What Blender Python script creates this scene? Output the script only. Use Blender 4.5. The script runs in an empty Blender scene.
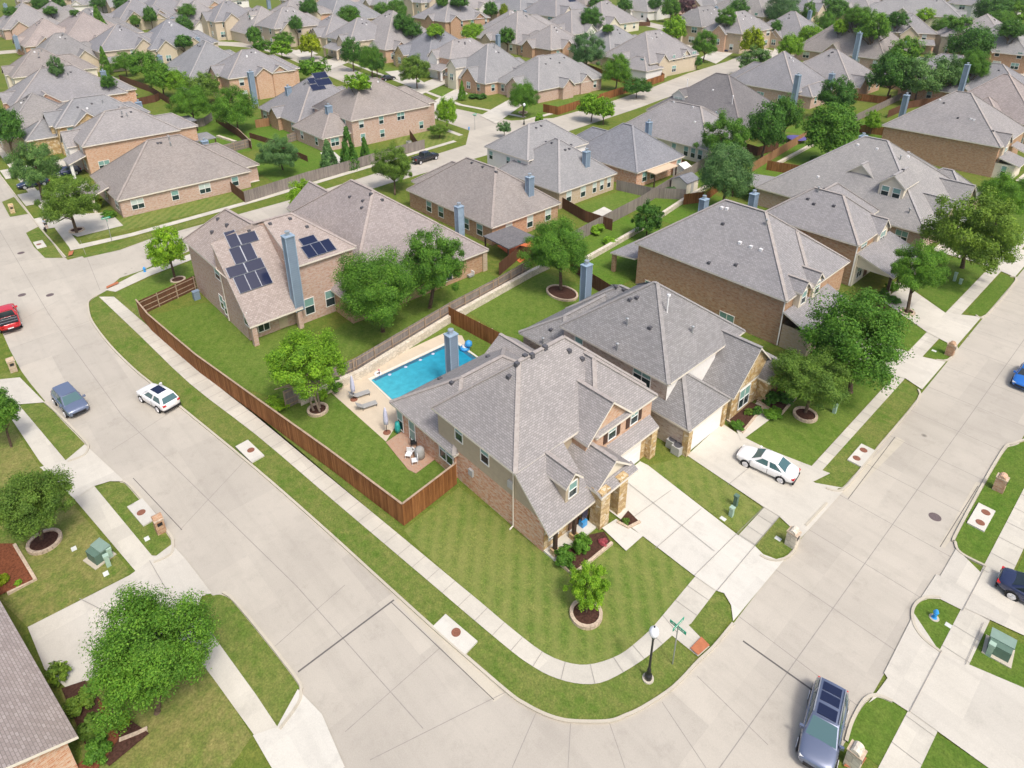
import bpy, bmesh, math, random
import numpy as np
from mathutils import Vector, Matrix, Quaternion
random.seed(7); rs = np.random.RandomState(7)
sc = bpy.context.scene
col = sc.collection
PI = math.pi
R = math.radians
# ---------------------------------------------------------------- camera model (street grid: X east, Y north)
CAMH, F, CX, CY, TH, YAW = 40.0, 675.0, 512.0, 236.0, R(24.3), R(47.3)
def _ray(px, py):
    a, b, c = (px-CX)/F, 1.0, -(py-CY)/F
    wx, wy, wz = a, math.cos(TH)*b + math.sin(TH)*c, -math.sin(TH)*b + math.cos(TH)*c
    s, k = math.sin(YAW), math.cos(YAW)
    return (wx*k - wy*s, wx*s + wy*k, wz)
def G(px, py, z=0.0):
    """survey point: where a sight line of the photograph meets the level z"""
    r = _ray(px, py); t = (z-CAMH)/r[2]
    return Vector((r[0]*t, r[1]*t, z))
def dist(p):
    s, k = math.sin(YAW), math.cos(YAW)
    wy = -p[0]*s + p[1]*k
    return math.cos(TH)*wy - math.sin(TH)*(p[2]-CAMH)
def proj(p):
    s, k = math.sin(YAW), math.cos(YAW)
    wx = p[0]*k + p[1]*s; wy = -p[0]*s + p[1]*k; wz = p[2]-CAMH
    D = math.cos(TH)*wy - math.sin(TH)*wz; U = math.sin(TH)*wy + math.cos(TH)*wz
    return CX + F*wx/D, CY - F*U/D
def onE(px, py, X):
    r = _ray(px, py); t = X/r[0]; return (r[1]*t, CAMH + r[2]*t)      # -> (Y, z) on the plane x = X
def onS(px, py, Y):
    r = _ray(px, py); t = Y/r[1]; return (r[0]*t, CAMH + r[2]*t)      # -> (X, z) on the plane y = Y

# ---------------------------------------------------------------- materials
MATS = {}
class NT:
    def __init__(s, name):
        s.m = bpy.data.materials.new(name); s.m.use_nodes = True
        s.t = s.m.node_tree; s.n = s.t.nodes; s.l = s.t.links
        s.b = s.n['Principled BSDF']
        MATS[name] = s.m
    def nd(s, typ, **kw):
        x = s.n.new(typ)
        for k, v in kw.items(): setattr(x, k, v)
        return x
    def pos(s): return s.nd('ShaderNodeNewGeometry').outputs['Position']
    def uv(s): return s.nd('ShaderNodeTexCoord').outputs['UV']
    def island(s): return s.nd('ShaderNodeNewGeometry').outputs['Random Per Island']
    def objrand(s): return s.nd('ShaderNodeObjectInfo').outputs['Random']
    def noise(s, vec, scale, detail=4, rough=.6):
        x = s.nd('ShaderNodeTexNoise'); x.inputs['Scale'].default_value = scale
        x.inputs['Detail'].default_value = detail; x.inputs['Roughness'].default_value = rough
        if vec is not None: s.l.new(vec, x.inputs['Vector'])
        return x.outputs['Fac']
    def ramp(s, fac, stops, interp='LINEAR'):
        x = s.nd('ShaderNodeValToRGB'); x.color_ramp.interpolation = interp
        e = x.color_ramp.elements
        while len(e) < len(stops): e.new(.5)
        for i, (p, c) in enumerate(stops):
            e[i].position = p; e[i].color = (c[0], c[1], c[2], 1) if len(c) == 3 else c
        s.l.new(fac, x.inputs['Fac']); return x.outputs['Color']
    def mix(s, fac, a, b, typ='MIX'):
        x = s.nd('ShaderNodeMix', data_type='RGBA', blend_type=typ)
        for sock, v in ((x.inputs[0], fac), (x.inputs[6], a), (x.inputs[7], b)):
            if isinstance(v, (int, float)): sock.default_value = v
            elif isinstance(v, tuple): sock.default_value = (v[0], v[1], v[2], 1)
            else: s.l.new(v, sock)
        return x.outputs[2]
    def math(s, op, a, b=0.0):
        x = s.nd('ShaderNodeMath', operation=op)
        for i, v in enumerate((a, b)):
            if isinstance(v, (int, float)): x.inputs[i].default_value = v
            else: s.l.new(v, x.inputs[i])
        return x.outputs[0]
    def scale(s, vec, v):
        x = s.nd('ShaderNodeMapping'); x.inputs['Scale'].default_value = v; s.l.new(vec, x.inputs['Vector']); return x.outputs['Vector']
    def bump(s, h, st, d=.02):
        x = s.nd('ShaderNodeBump'); x.inputs['Strength'].default_value = st; x.inputs['Distance'].default_value = d
        s.l.new(h, x.inputs['Height']); s.l.new(x.outputs['Normal'], s.b.inputs['Normal'])
    def col(s, c, rough=.8, spec=.3, metal=0.0):
        if isinstance(c, tuple): s.b.inputs['Base Color'].default_value = (c[0], c[1], c[2], 1)
        else: s.l.new(c, s.b.inputs['Base Color'])
        s.b.inputs['Roughness'].default_value = rough
        s.b.inputs['Specular IOR Level'].default_value = spec
        s.b.inputs['Metallic'].default_value = metal
        return s.m

def mul(c, k): return tuple(min(1, x*k) for x in c[:3])
def m_plain(name, c, rough=.6, spec=.4, metal=0.0, var=.12, scale=3.0):
    t = NT(name); f = t.noise(t.pos(), scale, 3)
    return t.col(t.ramp(f, [(.3, mul(c, 1-var)), (.7, mul(c, 1+var))]), rough, spec, metal)
def m_shingle(name, c, c2, warm=1.0):
    """asphalt shingle: short tabs of uneven tone laid in courses, weathered in broad patches"""
    t = NT(name); uv = t.uv()
    b = t.nd('ShaderNodeTexBrick'); t.l.new(uv, b.inputs['Vector'])
    b.inputs['Scale'].default_value = 1.0; b.inputs['Brick Width'].default_value = .3; b.inputs['Row Height'].default_value = .16
    b.inputs['Mortar Size'].default_value = .018; b.inputs['Mortar Smooth'].default_value = .3; b.inputs['Bias'].default_value = -.1
    b.offset = .5
    b.inputs['Color1'].default_value = (*mul(c, .93), 1); b.inputs['Color2'].default_value = (*mul(c2, .98), 1)
    b.inputs['Mortar'].default_value = (*mul(c, .62), 1)
    n1 = t.noise(t.pos(), .22, 5); n2 = t.noise(t.scale(uv, (2.2, 5, 1)), 1.0, 3, .7)
    x = t.mix(t.math('MULTIPLY', n2, .45), b.outputs['Color'], mul(c, .74))
    x = t.mix(1.0, x, t.ramp(n1, [(.3, (.92, .92, .93)), (.7, (1.08, 1.07, 1.06))]), 'MULTIPLY')
    x = t.mix(1.0, x, t.ramp(t.objrand(), [(0, (.88, .9, .93)), (.5, (1, 1, 1)), (1, (1.1, 1.07, 1.03))]), 'MULTIPLY')
    sk = t.noise(t.scale(uv, (1.6, .12, 1)), 1.0, 3, .6)
    x = t.mix(t.ramp(sk, [(.55, (0, 0, 0)), (.8, (.3,)*3)]), x, mul(c, .6))
    t.bump(b.outputs['Fac'], .35, -.012)
    return t.col(x, .95, .12)
def m_brick(name, c1, c2, mortar, bw=.34, rh=.13):
    t = NT(name); uv = t.uv()
    b = t.nd('ShaderNodeTexBrick'); t.l.new(uv, b.inputs['Vector'])
    b.inputs['Scale'].default_value = 1.0; b.inputs['Brick Width'].default_value = bw; b.inputs['Row Height'].default_value = rh
    b.inputs['Mortar Size'].default_value = .012; b.inputs['Bias'].default_value = -.15
    b.inputs['Color1'].default_value = (*c1, 1); b.inputs['Color2'].default_value = (*c2, 1); b.inputs['Mortar'].default_value = (*mortar, 1)
    v = t.noise(t.scale(uv, (2.6, 5, 1)), 1.0, 3, .6)
    x = t.mix(t.ramp(v, [(.42, (0, 0, 0)), (.62, (1, 1, 1))]), b.outputs['Color'], mul(mortar, .95))
    x = t.mix(t.math('MULTIPLY', t.noise(t.pos(), .5, 4), .4), x, mul(c1, .8))
    t.bump(b.outputs['Fac'], .4, -.01)
    return t.col(x, .9, .2)
def m_stone(name, cols, scale=2.4):
    t = NT(name); uv = t.uv()
    v = t.nd('ShaderNodeTexVoronoi'); v.inputs['Scale'].default_value = scale; t.l.new(t.scale(uv, (1, 1.5, 1)), v.inputs['Vector'])
    e = t.nd('ShaderNodeTexVoronoi', feature='DISTANCE_TO_EDGE'); e.inputs['Scale'].default_value = scale; t.l.new(t.scale(uv, (1, 1.5, 1)), e.inputs['Vector'])
    sp = t.nd('ShaderNodeSeparateColor'); t.l.new(v.outputs['Color'], sp.inputs[0])
    k = t.ramp(sp.outputs[0], [(i/(len(cols)-1), c) for i, c in enumerate(cols)])
    x = t.mix(t.ramp(e.outputs['Distance'], [(.02, (1, 1, 1)), (.06, (0, 0, 0))]), k, mul(cols[0], .75))
    t.bump(e.outputs['Distance'], .4, .04)
    return t.col(x, .9, .2)
def m_grass(name, c, dry, amt=.5, stripe=0.0):
    t = NT(name); p = t.pos()
    a = t.noise(p, .16, 5, .65); b = t.noise(p, 1.1, 4, .7); d = t.noise(p, 9, 3, .7)
    x = t.mix(t.ramp(a, [(.38, (0, 0, 0)), (.66, (amt,)*3)]), c, dry)
    x = t.mix(t.ramp(b, [(.4, (0, 0, 0)), (.66, (amt*1.15,)*3)]), x, mul(dry, 1.08))
    e = t.noise(p, 3.2, 3, .7)
    x = t.mix(1.0, x, t.ramp(e, [(.3, (.8, .83, .8)), (.7, (1.18, 1.15, 1.15))]), 'MULTIPLY')
    x = t.mix(1.0, x, t.ramp(d, [(.25, (.62, .64, .6)), (.75, (1.35, 1.32, 1.3))]), 'MULTIPLY')
    if stripe:
        w = t.nd('ShaderNodeTexWave', wave_type='BANDS', bands_direction='DIAGONAL'); w.inputs['Scale'].default_value = .42
        w.inputs['Distortion'].default_value = .7; w.inputs['Detail'].default_value = 2; t.l.new(p, w.inputs['Vector'])
        x = t.mix(t.math('MULTIPLY', w.outputs['Fac'], stripe), x, mul(dry, 1.15))
    t.bump(d, .5, .05)
    return t.col(x, .95, .1)
def m_concrete(name, c, c2, cell=0):
    t = NT(name); p = t.pos()
    a = t.noise(p, .12, 6, .62); b = t.noise(p, .7, 5, .7); d = t.noise(p, 14, 2)
    x = t.mix(t.ramp(a, [(.3, (0, 0, 0)), (.7, (1, 1, 1))]), c, c2)
    x = t.mix(t.ramp(b, [(.5, (0, 0, 0)), (.85, (.42,)*3)]), x, mul(c, .72))
    x = t.mix(1.0, x, t.ramp(d, [(.3, (.95,)*3), (.7, (1.05,)*3)]), 'MULTIPLY')
    st = t.noise(t.scale(p, (.5, .5, .5)), 1.0, 6, .75)
    x = t.mix(t.ramp(st, [(.56, (0, 0, 0)), (.74, (.4,)*3)]), x, mul(c, .66))
    an = t.noise(t.scale(p, (.05, .8, 1)), 1.0, 4, .6)
    x = t.mix(t.ramp(an, [(.5, (0, 0, 0)), (.75, (.3,)*3)]), x, mul(c, .74))
    v = t.nd('ShaderNodeTexVoronoi'); v.inputs['Scale'].default_value = .16; t.l.new(p, v.inputs['Vector'])
    x = t.mix(t.ramp(v.outputs['Distance'], [(.015, (.75,)*3), (.045, (0, 0, 0))]), x, mul(c, .3))
    if cell:
        b = t.nd('ShaderNodeTexBrick'); t.l.new(p, b.inputs['Vector']); b.offset = 0
        b.inputs['Scale'].default_value = 1; b.inputs['Brick Width'].default_value = cell; b.inputs['Row Height'].default_value = cell
        b.inputs['Mortar Size'].default_value = .0; b.inputs['Color1'].default_value = (.93,)*3+(1,); b.inputs['Color2'].default_value = (1.06, 1.06, 1.05, 1)
        x = t.mix(1.0, x, b.outputs['Color'], 'MULTIPLY')
    return t.col(x, .9, .2)
def m_boards(name, c, c2):
    """fence boards: each board its own tone, streaked down its length"""
    t = NT(name); p = t.pos()
    n = t.noise(t.scale(p, (7, 7, .7)), 1.0, 4, .7); g = t.noise(p, .35, 4)
    x = t.mix(t.island(), c, c2)
    x = t.mix(t.ramp(n, [(.35, (0, 0, 0)), (.7, (.6,)*3)]), x, mul(c, .55))
    x = t.mix(t.ramp(g, [(.4, (0, 0, 0)), (.75, (.45,)*3)]), x, c2)
    return t.col(x, .85, .2)
def m_leaf(name, cols, hue=.12):
    t = NT(name); r = t.island(); o = t.objrand()
    x = t.ramp(t.math('ADD', t.math('MULTIPLY', r, .55), .24), [(i/(len(cols)-1), c) for i, c in enumerate(cols)])
    x = t.mix(1.0, x, t.ramp(o, [(0, (1-hue*1.3, 1-hue, 1-hue)), (.5, (1, 1, 1)), (1, (1+hue*1.5, 1+hue, 1-hue))]), 'MULTIPLY')
    g = t.noise(t.pos(), .7, 3)
    x = t.mix(1.0, x, t.ramp(g, [(.3, (.62, .68, .7)), (.7, (1.35, 1.28, 1.1))]), 'MULTIPLY')
    t.col(x, .62, .25)
    tr = t.nd('ShaderNodeBsdfTranslucent'); t.l.new(x, tr.inputs['Color'])
    ms = t.nd('ShaderNodeMixShader'); ms.inputs[0].default_value = .3
    out = t.n['Material Output']
    t.l.new(t.b.outputs[0], ms.inputs[1]); t.l.new(tr.outputs[0], ms.inputs[2]); t.l.new(ms.outputs[0], out.inputs['Surface'])
    return t.m
def m_gloss(name, c, rough=.1, spec=.5, metal=0.0, coat=0.0):
    t = NT(name); t.col(tuple(c), rough, spec, metal); t.b.inputs['Coat Weight'].default_value = coat; t.b.inputs['Coat Roughness'].default_value = .08
    return t.m

m_shingle('roof_taupe', (0.285, 0.278, 0.281), (0.373, 0.363, 0.369))
m_shingle('roof_grey', (0.256, 0.250, 0.246), (0.347, 0.339, 0.338))
m_shingle('roof_pink', (0.341, 0.297, 0.278), (0.452, 0.403, 0.384))
m_shingle('roof_blue', (0.215, 0.226, 0.252), (0.293, 0.307, 0.342))
m_shingle('roof_brown', (0.270, 0.248, 0.238), (0.345, 0.329, 0.316))
m_shingle('roof_dark', (0.185, 0.179, 0.179), (0.261, 0.248, 0.252))
m_shingle('roof_slate', (0.287, 0.288, 0.292), (0.364, 0.362, 0.363))
RIDGE = {}
for k, c in dict(taupe=(.4, .365, .34), grey=(.33, .315, .305), pink=(.41, .355, .325), blue=(.3, .3, .315), brown=(.36, .32, .295), dark=(.27, .245, .235), slate=(.39, .375, .37)).items():
    m_plain('ridge_'+k, mul(c, .88), .95, .1, var=.15, scale=4)
m_brick('brick_red', (.52, .2, .1), (.7, .4, .25), (.74, .6, .47))
m_brick('brick_brown', (.35, .175, .095), (.56, .33, .19), (.54, .41, .29))
m_brick('brick_pink', (.44, .26, .19), (.6, .42, .33), (.6, .5, .43))
m_brick('brick_tan', (.44, .32, .2), (.56, .43, .3), (.58, .5, .4))
m_brick('brick_mix', (.4, .27, .21), (.68, .56, .46), (.7, .62, .54))
m_brick('brick_orange', (.5, .26, .15), (.66, .43, .29), (.64, .5, .38))
m_brick('brick_cream', (.52, .42, .29), (.62, .52, .38), (.62, .55, .44))
m_brick('paver', (.42, .24, .16), (.5, .32, .22), (.46, .34, .26), .22, .11)
m_stone('stone_gold', [(.5, .34, .14), (.62, .5, .32), (.38, .24, .1), (.66, .58, .44)])
m_stone('stone_white', [(.6, .54, .44), (.68, .62, .52), (.52, .46, .36)], 2.0)
m_plain('stucco_tan', (.44, .37, .27), .9, .2, var=.05)
m_plain('stucco_cream', (.7, .64, .52), .9, .2, var=.04)
m_plain('stucco_white', (.76, .74, .7), .9, .2, var=.04)
m_plain('siding_grey', (.42, .42, .4), .8, .2, var=.06)
m_plain('trim', (.72, .67, .58), .6, .3, var=.05)
m_plain('trim_white', (.78, .77, .74), .5, .3, var=.03)
m_plain('gutter', (.55, .5, .43), .5, .4, var=.05)
def m_lap(name, c):
    t = NT(name); w = t.nd('ShaderNodeTexWave', wave_type='BANDS', bands_direction='Z', wave_profile='SAW'); w.inputs['Scale'].default_value = 1.25; t.l.new(t.pos(), w.inputs['Vector'])
    x = t.mix(t.math('MULTIPLY', w.outputs['Fac'], .3), mul(c, 1.1), mul(c, .62)); n = t.noise(t.pos(), .9, 4)
    x = t.mix(t.ramp(n, [(.45, (0, 0, 0)), (.75, (.35,)*3)]), x, mul(c, .7)); t.bump(w.outputs['Fac'], .3, .03)
    return t.col(x, .6, .3)
m_lap('chimney_paint', (.2, .265, .34))
m_plain('chimney_light', (.27, .36, .45), .6, .3, var=.1, scale=2)
m_plain('metal_cap', (.5, .56, .6), .4, .5, .6)
m_plain('vent_dark', (.09, .09, .1), .6)
m_plain('vent_white', (.75, .75, .75), .5)
m_plain('shutter', (.07, .035, .022), .6)
m_plain('dark_wood', (.06, .035, .025), .6)
m_plain('door_wood', (.12, .06, .035), .5)
m_plain('garage_tan', (.55, .46, .33), .7, var=.04)
m_gloss('glass', (.02, .04, .045), .08, .6)
m_gloss('blind', (.2, .36, .33), .35, .4)
m_gloss('blind_pale', (.5, .58, .54), .4, .4)
m_gloss('solar_cell', (.012, .018, .05), .12, .5)
m_plain('solar_frame', (.3, .32, .36), .4, .5, .5)
m_concrete('road_concrete', (0.410, 0.378, 0.325), (0.480, 0.444, 0.382), 4.7)
m_concrete('walk_concrete', (0.484, 0.457, 0.391), (0.567, 0.538, 0.467), 1.5)
m_concrete('drive_concrete', (0.499, 0.471, 0.409), (0.572, 0.543, 0.477), 3.1)
m_concrete('new_concrete', (0.551, 0.532, 0.475), (0.604, 0.584, 0.526), 3.1)
m_concrete('kerb_concrete', (0.460, 0.419, 0.337), (0.520, 0.478, 0.391))
m_concrete('pool_deck', (0.550, 0.468, 0.355), (0.600, 0.517, 0.400))
m_plain('coping', (.68, .64, .56), .7, var=.05)
m_plain('pool_tile', (.04, .14, .22), .4, var=.2, scale=6)
m_plain('joint', (.13, .12, .115), .95, .1)
m_plain('joint_pale', (.29, .27, .245), .95, .1)
m_plain('ramp_red', (.42, .15, .07), .8)
m_plain('rust', (.22, .09, .055), .8, var=.25, scale=14)
m_plain('manhole_iron', (.13, .1, .1), .7, var=.25, scale=14)
m_grass('grass_base', (0.085, 0.147, 0.021), (0.184, 0.186, 0.047), .5)
m_grass('grass_front', (0.089, 0.164, 0.025), (0.210, 0.217, 0.068), .5, .36)
m_grass('grass_verge', (0.089, 0.158, 0.024), (0.199, 0.200, 0.064), .55)
m_grass('grass_bright', (0.084, 0.174, 0.020), (0.137, 0.184, 0.036), .4)
m_grass('grass_rich', (0.079, 0.154, 0.020), (0.131, 0.174, 0.036), .45)
m_grass('grass_dry', (0.100, 0.164, 0.027), (0.242, 0.211, 0.082), .6)
m_grass('grass_yard', (0.084, 0.158, 0.021), (0.157, 0.200, 0.046), .45, .14)
m_plain('mulch', (.17, .06, .03), .95, .1, var=.4, scale=8)
m_plain('mulch_dark', (.07, .035, .025), .95, .1, var=.4, scale=8)
m_plain('edge_stone', (.5, .4, .3), .9, .2, var=.25, scale=5)
m_boards('fence_red', (.16, .062, .02), (.34, .15, .055))
m_boards('fence_brown', (.12, .055, .03), (.17, .085, .05))
m_boards('fence_grey', (.21, .18, .165), (.32, .28, .25))
m_boards('fence_cedar', (.33, .17, .08), (.4, .23, .12))
m_plain('fence_cap', (.38, .28, .2), .8, var=.2)
m_plain('fence_rail', (.36, .27, .19), .85, var=.2)
m_plain('bark', (.12, .085, .06), .95, .1, var=.3, scale=6)
m_plain('bark_pale', (.28, .22, .17), .95, .1, var=.25, scale=6)
m_leaf('leaf_dark', [(0.030, 0.103, 0.021), (0.059, 0.168, 0.028), (0.101, 0.244, 0.037), (0.168, 0.329, 0.068)])
m_leaf('leaf_mid', [(0.046, 0.138, 0.018), (0.084, 0.221, 0.025), (0.143, 0.304, 0.035), (0.233, 0.405, 0.070)])
m_leaf('leaf_lime', [(0.095, 0.237, 0.017), (0.161, 0.342, 0.024), (0.266, 0.470, 0.034), (0.378, 0.578, 0.059)])
m_leaf('leaf_yellow', [(0.155, 0.250, 0.012), (0.264, 0.356, 0.016), (0.403, 0.482, 0.031)])
m_leaf('leaf_blue', [(0.049, 0.138, 0.045), (0.090, 0.206, 0.069), (0.146, 0.276, 0.099), (0.229, 0.354, 0.153)])
m_leaf('leaf_olive', [(0.075, 0.158, 0.023), (0.120, 0.227, 0.032), (0.181, 0.296, 0.047), (0.255, 0.377, 0.081)])
m_leaf('leaf_purple', [(0.109, 0.054, 0.070), (0.171, 0.093, 0.109), (0.248, 0.155, 0.171)])
m_leaf('flower_pink', [(.5, .05, .08), (.6, .2, .25)])
m_plain('iron_black', (.018, .018, .02), .4, .5)
m_plain('sign_green', (.02, .33, .2), .4, .4, var=.05)
m_plain('steel', (.4, .42, .43), .4, .5, .6)
m_plain('utility_green', (.1, .17, .13), .6, var=.08)
m_plain('cabinet_lid', (.2, .29, .24), .6, var=.06)
m_plain('pedestal_green', (.33, .46, .37), .6, var=.08)
m_plain('meter_lid', (.6, .62, .58), .7)
m_gloss('hydrant_blue', (.03, .3, .7), .4)
m_gloss('tyre', (.018, .018, .018), .8, .2)
m_gloss('rim', (.7, .7, .72), .35, .5, .5)
m_gloss('car_glass', (.02, .03, .035), .05, .7)
m_gloss('car_glass_teal', (.06, .13, .14), .08, .7)
m_gloss('lamp_red', (.5, .01, .015), .2)
m_gloss('lamp_clear', (.75, .75, .72), .15)
m_gloss('black_plastic', (.02, .02, .022), .5, .3)
m_gloss('paint_silver', (.2, .235, .33), .22, .6, .6, .6)
m_gloss('paint_white', (.8, .8, .8), .25, .5, 0, .6)
m_gloss('paint_bluegrey', (.16, .2, .3), .25, .5, .3, .6)
m_gloss('paint_red', (.55, .02, .03), .22, .5, 0, .7)
m_gloss('paint_navy', (.025, .035, .09), .22, .5, .2, .7)
m_gloss('paint_blue', (.02, .16, .55), .22, .5, .2, .7)
m_gloss('paint_black', (.016, .017, .022), .2, .5, 0, .7)
m_gloss('white_lamp', (.75, .78, .82), .25, .5)
m_plain('fabric_lilac', (.5, .52, .66), .9, var=.08)
m_plain('fabric_grey', (.33, .33, .32), .9, var=.08)
m_plain('plastic_white', (.75, .75, .75), .5)
m_plain('plastic_pink', (.75, .2, .3), .5)
m_plain('plastic_blue', (.05, .3, .65), .4)
m_plain('plastic_teal', (.02, .3, .28), .4)
m_plain('orange_patio', (.62, .16, .06), .8, var=.1)
m_plain('canopy_tan', (.6, .46, .32), .8, var=.05)
m_plain('tarp_purple', (.12, .1, .3), .6)
m_plain('skin', (.5, .3, .2), .6)
m_plain('shirt_blue', (.52, .56, .75), .9, var=.04)
m_plain('cloth_dark', (.03, .03, .04), .9)
m_plain('hair', (.04, .025, .018), .8)
m_plain('fur_dark', (.04, .035, .04), .9)
t = NT('pool_water'); n = t.noise(t.pos(), 1.6, 3); sp = t.nd('ShaderNodeSeparateXYZ'); t.l.new(t.pos(), sp.inputs[0])
gy = t.math('MULTIPLY', t.math('SUBTRACT', sp.outputs[1], 26.5), .1)
x = t.mix(gy, (.07, .4, .5), (.012, .25, .4)); x = t.mix(1.0, x, t.ramp(n, [(.3, (.88,)*3), (.7, (1.12,)*3)]), 'MULTIPLY')
t.col(x, .05, .4); t.bump(t.noise(t.pos(), 3.0, 3), .25, .06)

# ---------------------------------------------------------------- mesh builder
def newell(p):
    n = Vector((0, 0, 0))
    for i in range(len(p)):
        a, b = p[i], p[(i+1) % len(p)]
        n += Vector(((a.y-b.y)*(a.z+b.z), (a.z-b.z)*(a.x+b.x), (a.x-b.x)*(a.y+b.y)))
    return n.normalized() if n.length > 1e-9 else Vector((0, 0, 1))
class MB:
    def __init__(s): s.v = []; s.f = []; s.m = []; s.mats = []
    def mi(s, m):
        if m not in s.mats: s.mats.append(m)
        return s.mats.index(m)
    def poly(s, pts, mat, up=None):
        p = [Vector(q) for q in pts]
        if up is not None and newell(p).dot(Vector(up)) < 0: p.reverse()
        i = len(s.v); s.v += p; s.f.append(list(range(i, i+len(p)))); s.m.append(s.mi(mat))
    def prism(s, pts, dz, mat, mat_side=None, mat_bot=None):
        """polygon pts is the upper face; the body goes dz below it"""
        p = [Vector(q) for q in pts]
        if newell(p).z < 0: p.reverse()
        q = [v - Vector((0, 0, dz)) for v in p]
        s.poly(p, mat); s.poly(q[::-1], mat_bot or mat_side or mat)
        n = len(p)
        for i in range(n): s.poly([p[i], q[i], q[(i+1) % n], p[(i+1) % n]], mat_side or mat)
    def box(s, x0, y0, z0, x1, y1, z1, mat, M=None):
        c = [Vector((x, y, z)) for z in (z0, z1) for y in (y0, y1) for x in (x0, x1)]
        if M is not None: c = [M @ v for v in c]
        for q in ((0, 2, 3, 1), (4, 5, 7, 6), (0, 1, 5, 4), (2, 6, 7, 3), (0, 4, 6, 2), (1, 3, 7, 5)):
            s.poly([c[k] for k in q], mat)
    def bar(s, a, b, w, h, mat):
        a, b = Vector(a), Vector(b); d = (b-a)
        if d.length < 1e-6: return
        d.normalize(); side = d.cross(Vector((0, 0, 1)))
        if side.length < 1e-3: side = Vector((1, 0, 0))
        side.normalize(); up = side.cross(d); u, t = side*w/2, up*h/2
        c = [a-u-t, a+u-t, a+u+t, a-u+t, b-u-t, b+u-t, b+u+t, b-u+t]
        for q in ((3, 2, 1, 0), (4, 5, 6, 7), (0, 1, 5, 4), (1, 2, 6, 5), (2, 3, 7, 6), (3, 0, 4, 7)): s.poly([c[k] for k in q], mat)
    def tube(s, pts, rad, mat, n=8, cap=True):
        pts = [Vector(p) for p in pts]; rings = []
        for i, p in enumerate(pts):
            d = (pts[min(i+1, len(pts)-1)] - pts[max(i-1, 0)]).normalized()
            a = d.cross(Vector((0, 0, 1)))
            if a.length < .05: a = d.cross(Vector((1, 0, 0)))
            a.normalize(); b = a.cross(d); r = rad[i] if isinstance(rad, (list, tuple)) else rad
            rings.append([p + (a*math.cos(2*PI*k/n) + b*math.sin(2*PI*k/n))*r for k in range(n)])
        i0 = len(s.v); m = s.mi(mat)
        for r in rings: s.v += r
        for i in range(len(rings)-1):
            for k in range(n):
                s.f.append([i0+i*n+k, i0+i*n+(k+1) % n, i0+(i+1)*n+(k+1) % n, i0+(i+1)*n+k]); s.m.append(m)
        if cap:
            s.f.append([i0+k for k in range(n)][::-1]); s.m.append(m)
            s.f.append([i0+(len(rings)-1)*n+k for k in range(n)]); s.m.append(m)
    def lathe(s, c, prof, mat, n=14):
        c = Vector(c); s.tube([c+Vector((0, 0, z)) for r, z in prof], [max(r, .002) for r, z in prof], mat, n)
    def build(s, name, parent=None, origin=None, smooth=False):
        me = bpy.data.meshes.new(name)
        o0 = Vector(origin) if origin is not None else Vector((0, 0, 0))
        me.from_pydata([tuple(v-o0) for v in s.v], [], s.f)
        for m in s.mats: me.materials.append(MATS[m])
        me.polygons.foreach_set('material_index', s.m)
        uvl = me.uv_layers.new(name='UVMap'); uv = uvl.data
        for p in me.polygons:
            n = p.normal
            t = Vector((-n.y, n.x, 0))
            if t.length < .02: t = Vector((1, 0, 0)); b = Vector((0, 1, 0))
            else: t.normalize(); b = n.cross(t)
            for li, vi in zip(p.loop_indices, p.vertices):
                w = s.v[vi]; uv[li].uv = (w.dot(t), w.dot(b))
        if smooth: me.polygons.foreach_set('use_smooth', [True]*len(me.polygons))
        o = bpy.data.objects.new(name, me); col.objects.link(o)
        if parent is not None: o.parent = parent
        elif origin is not None: o.location = o0
        return o
def tag(o, label=None, cat=None, group=None, kind=None):
    if label: o['label'] = label
    if cat: o['category'] = cat
    if group: o['group'] = group
    if kind: o['kind'] = kind
    return o
def empty(name, loc, label=None, cat=None, group=None, rz=0.0):
    o = bpy.data.objects.new(name, None); col.objects.link(o); o.location = loc; o.rotation_euler.z = rz
    o.empty_display_size = .3
    return tag(o, label, cat, group)
def copy_tree(o, parent=None):
    c = o.copy(); col.objects.link(c)
    if parent is not None: c.parent = parent
    for ch in list(o.children): copy_tree(ch, c)
    return c
def struct(name, mb, **k):
    return tag(mb.build(name, **k), kind='structure')
def smooth_poly(pts, n=6):
    """Catmull-Rom through the points"""
    p = [Vector(q) for q in pts]; out = []
    for i in range(len(p)-1):
        a, b, c, d = p[max(i-1, 0)], p[i], p[i+1], p[min(i+2, len(p)-1)]
        for k in range(n):
            t = k/n
            out.append(.5*((2*b)+(c-a)*t+(2*a-5*b+4*c-d)*t*t+(3*b-a-3*c+d)*t**3))
    out.append(p[-1]); return out
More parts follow.
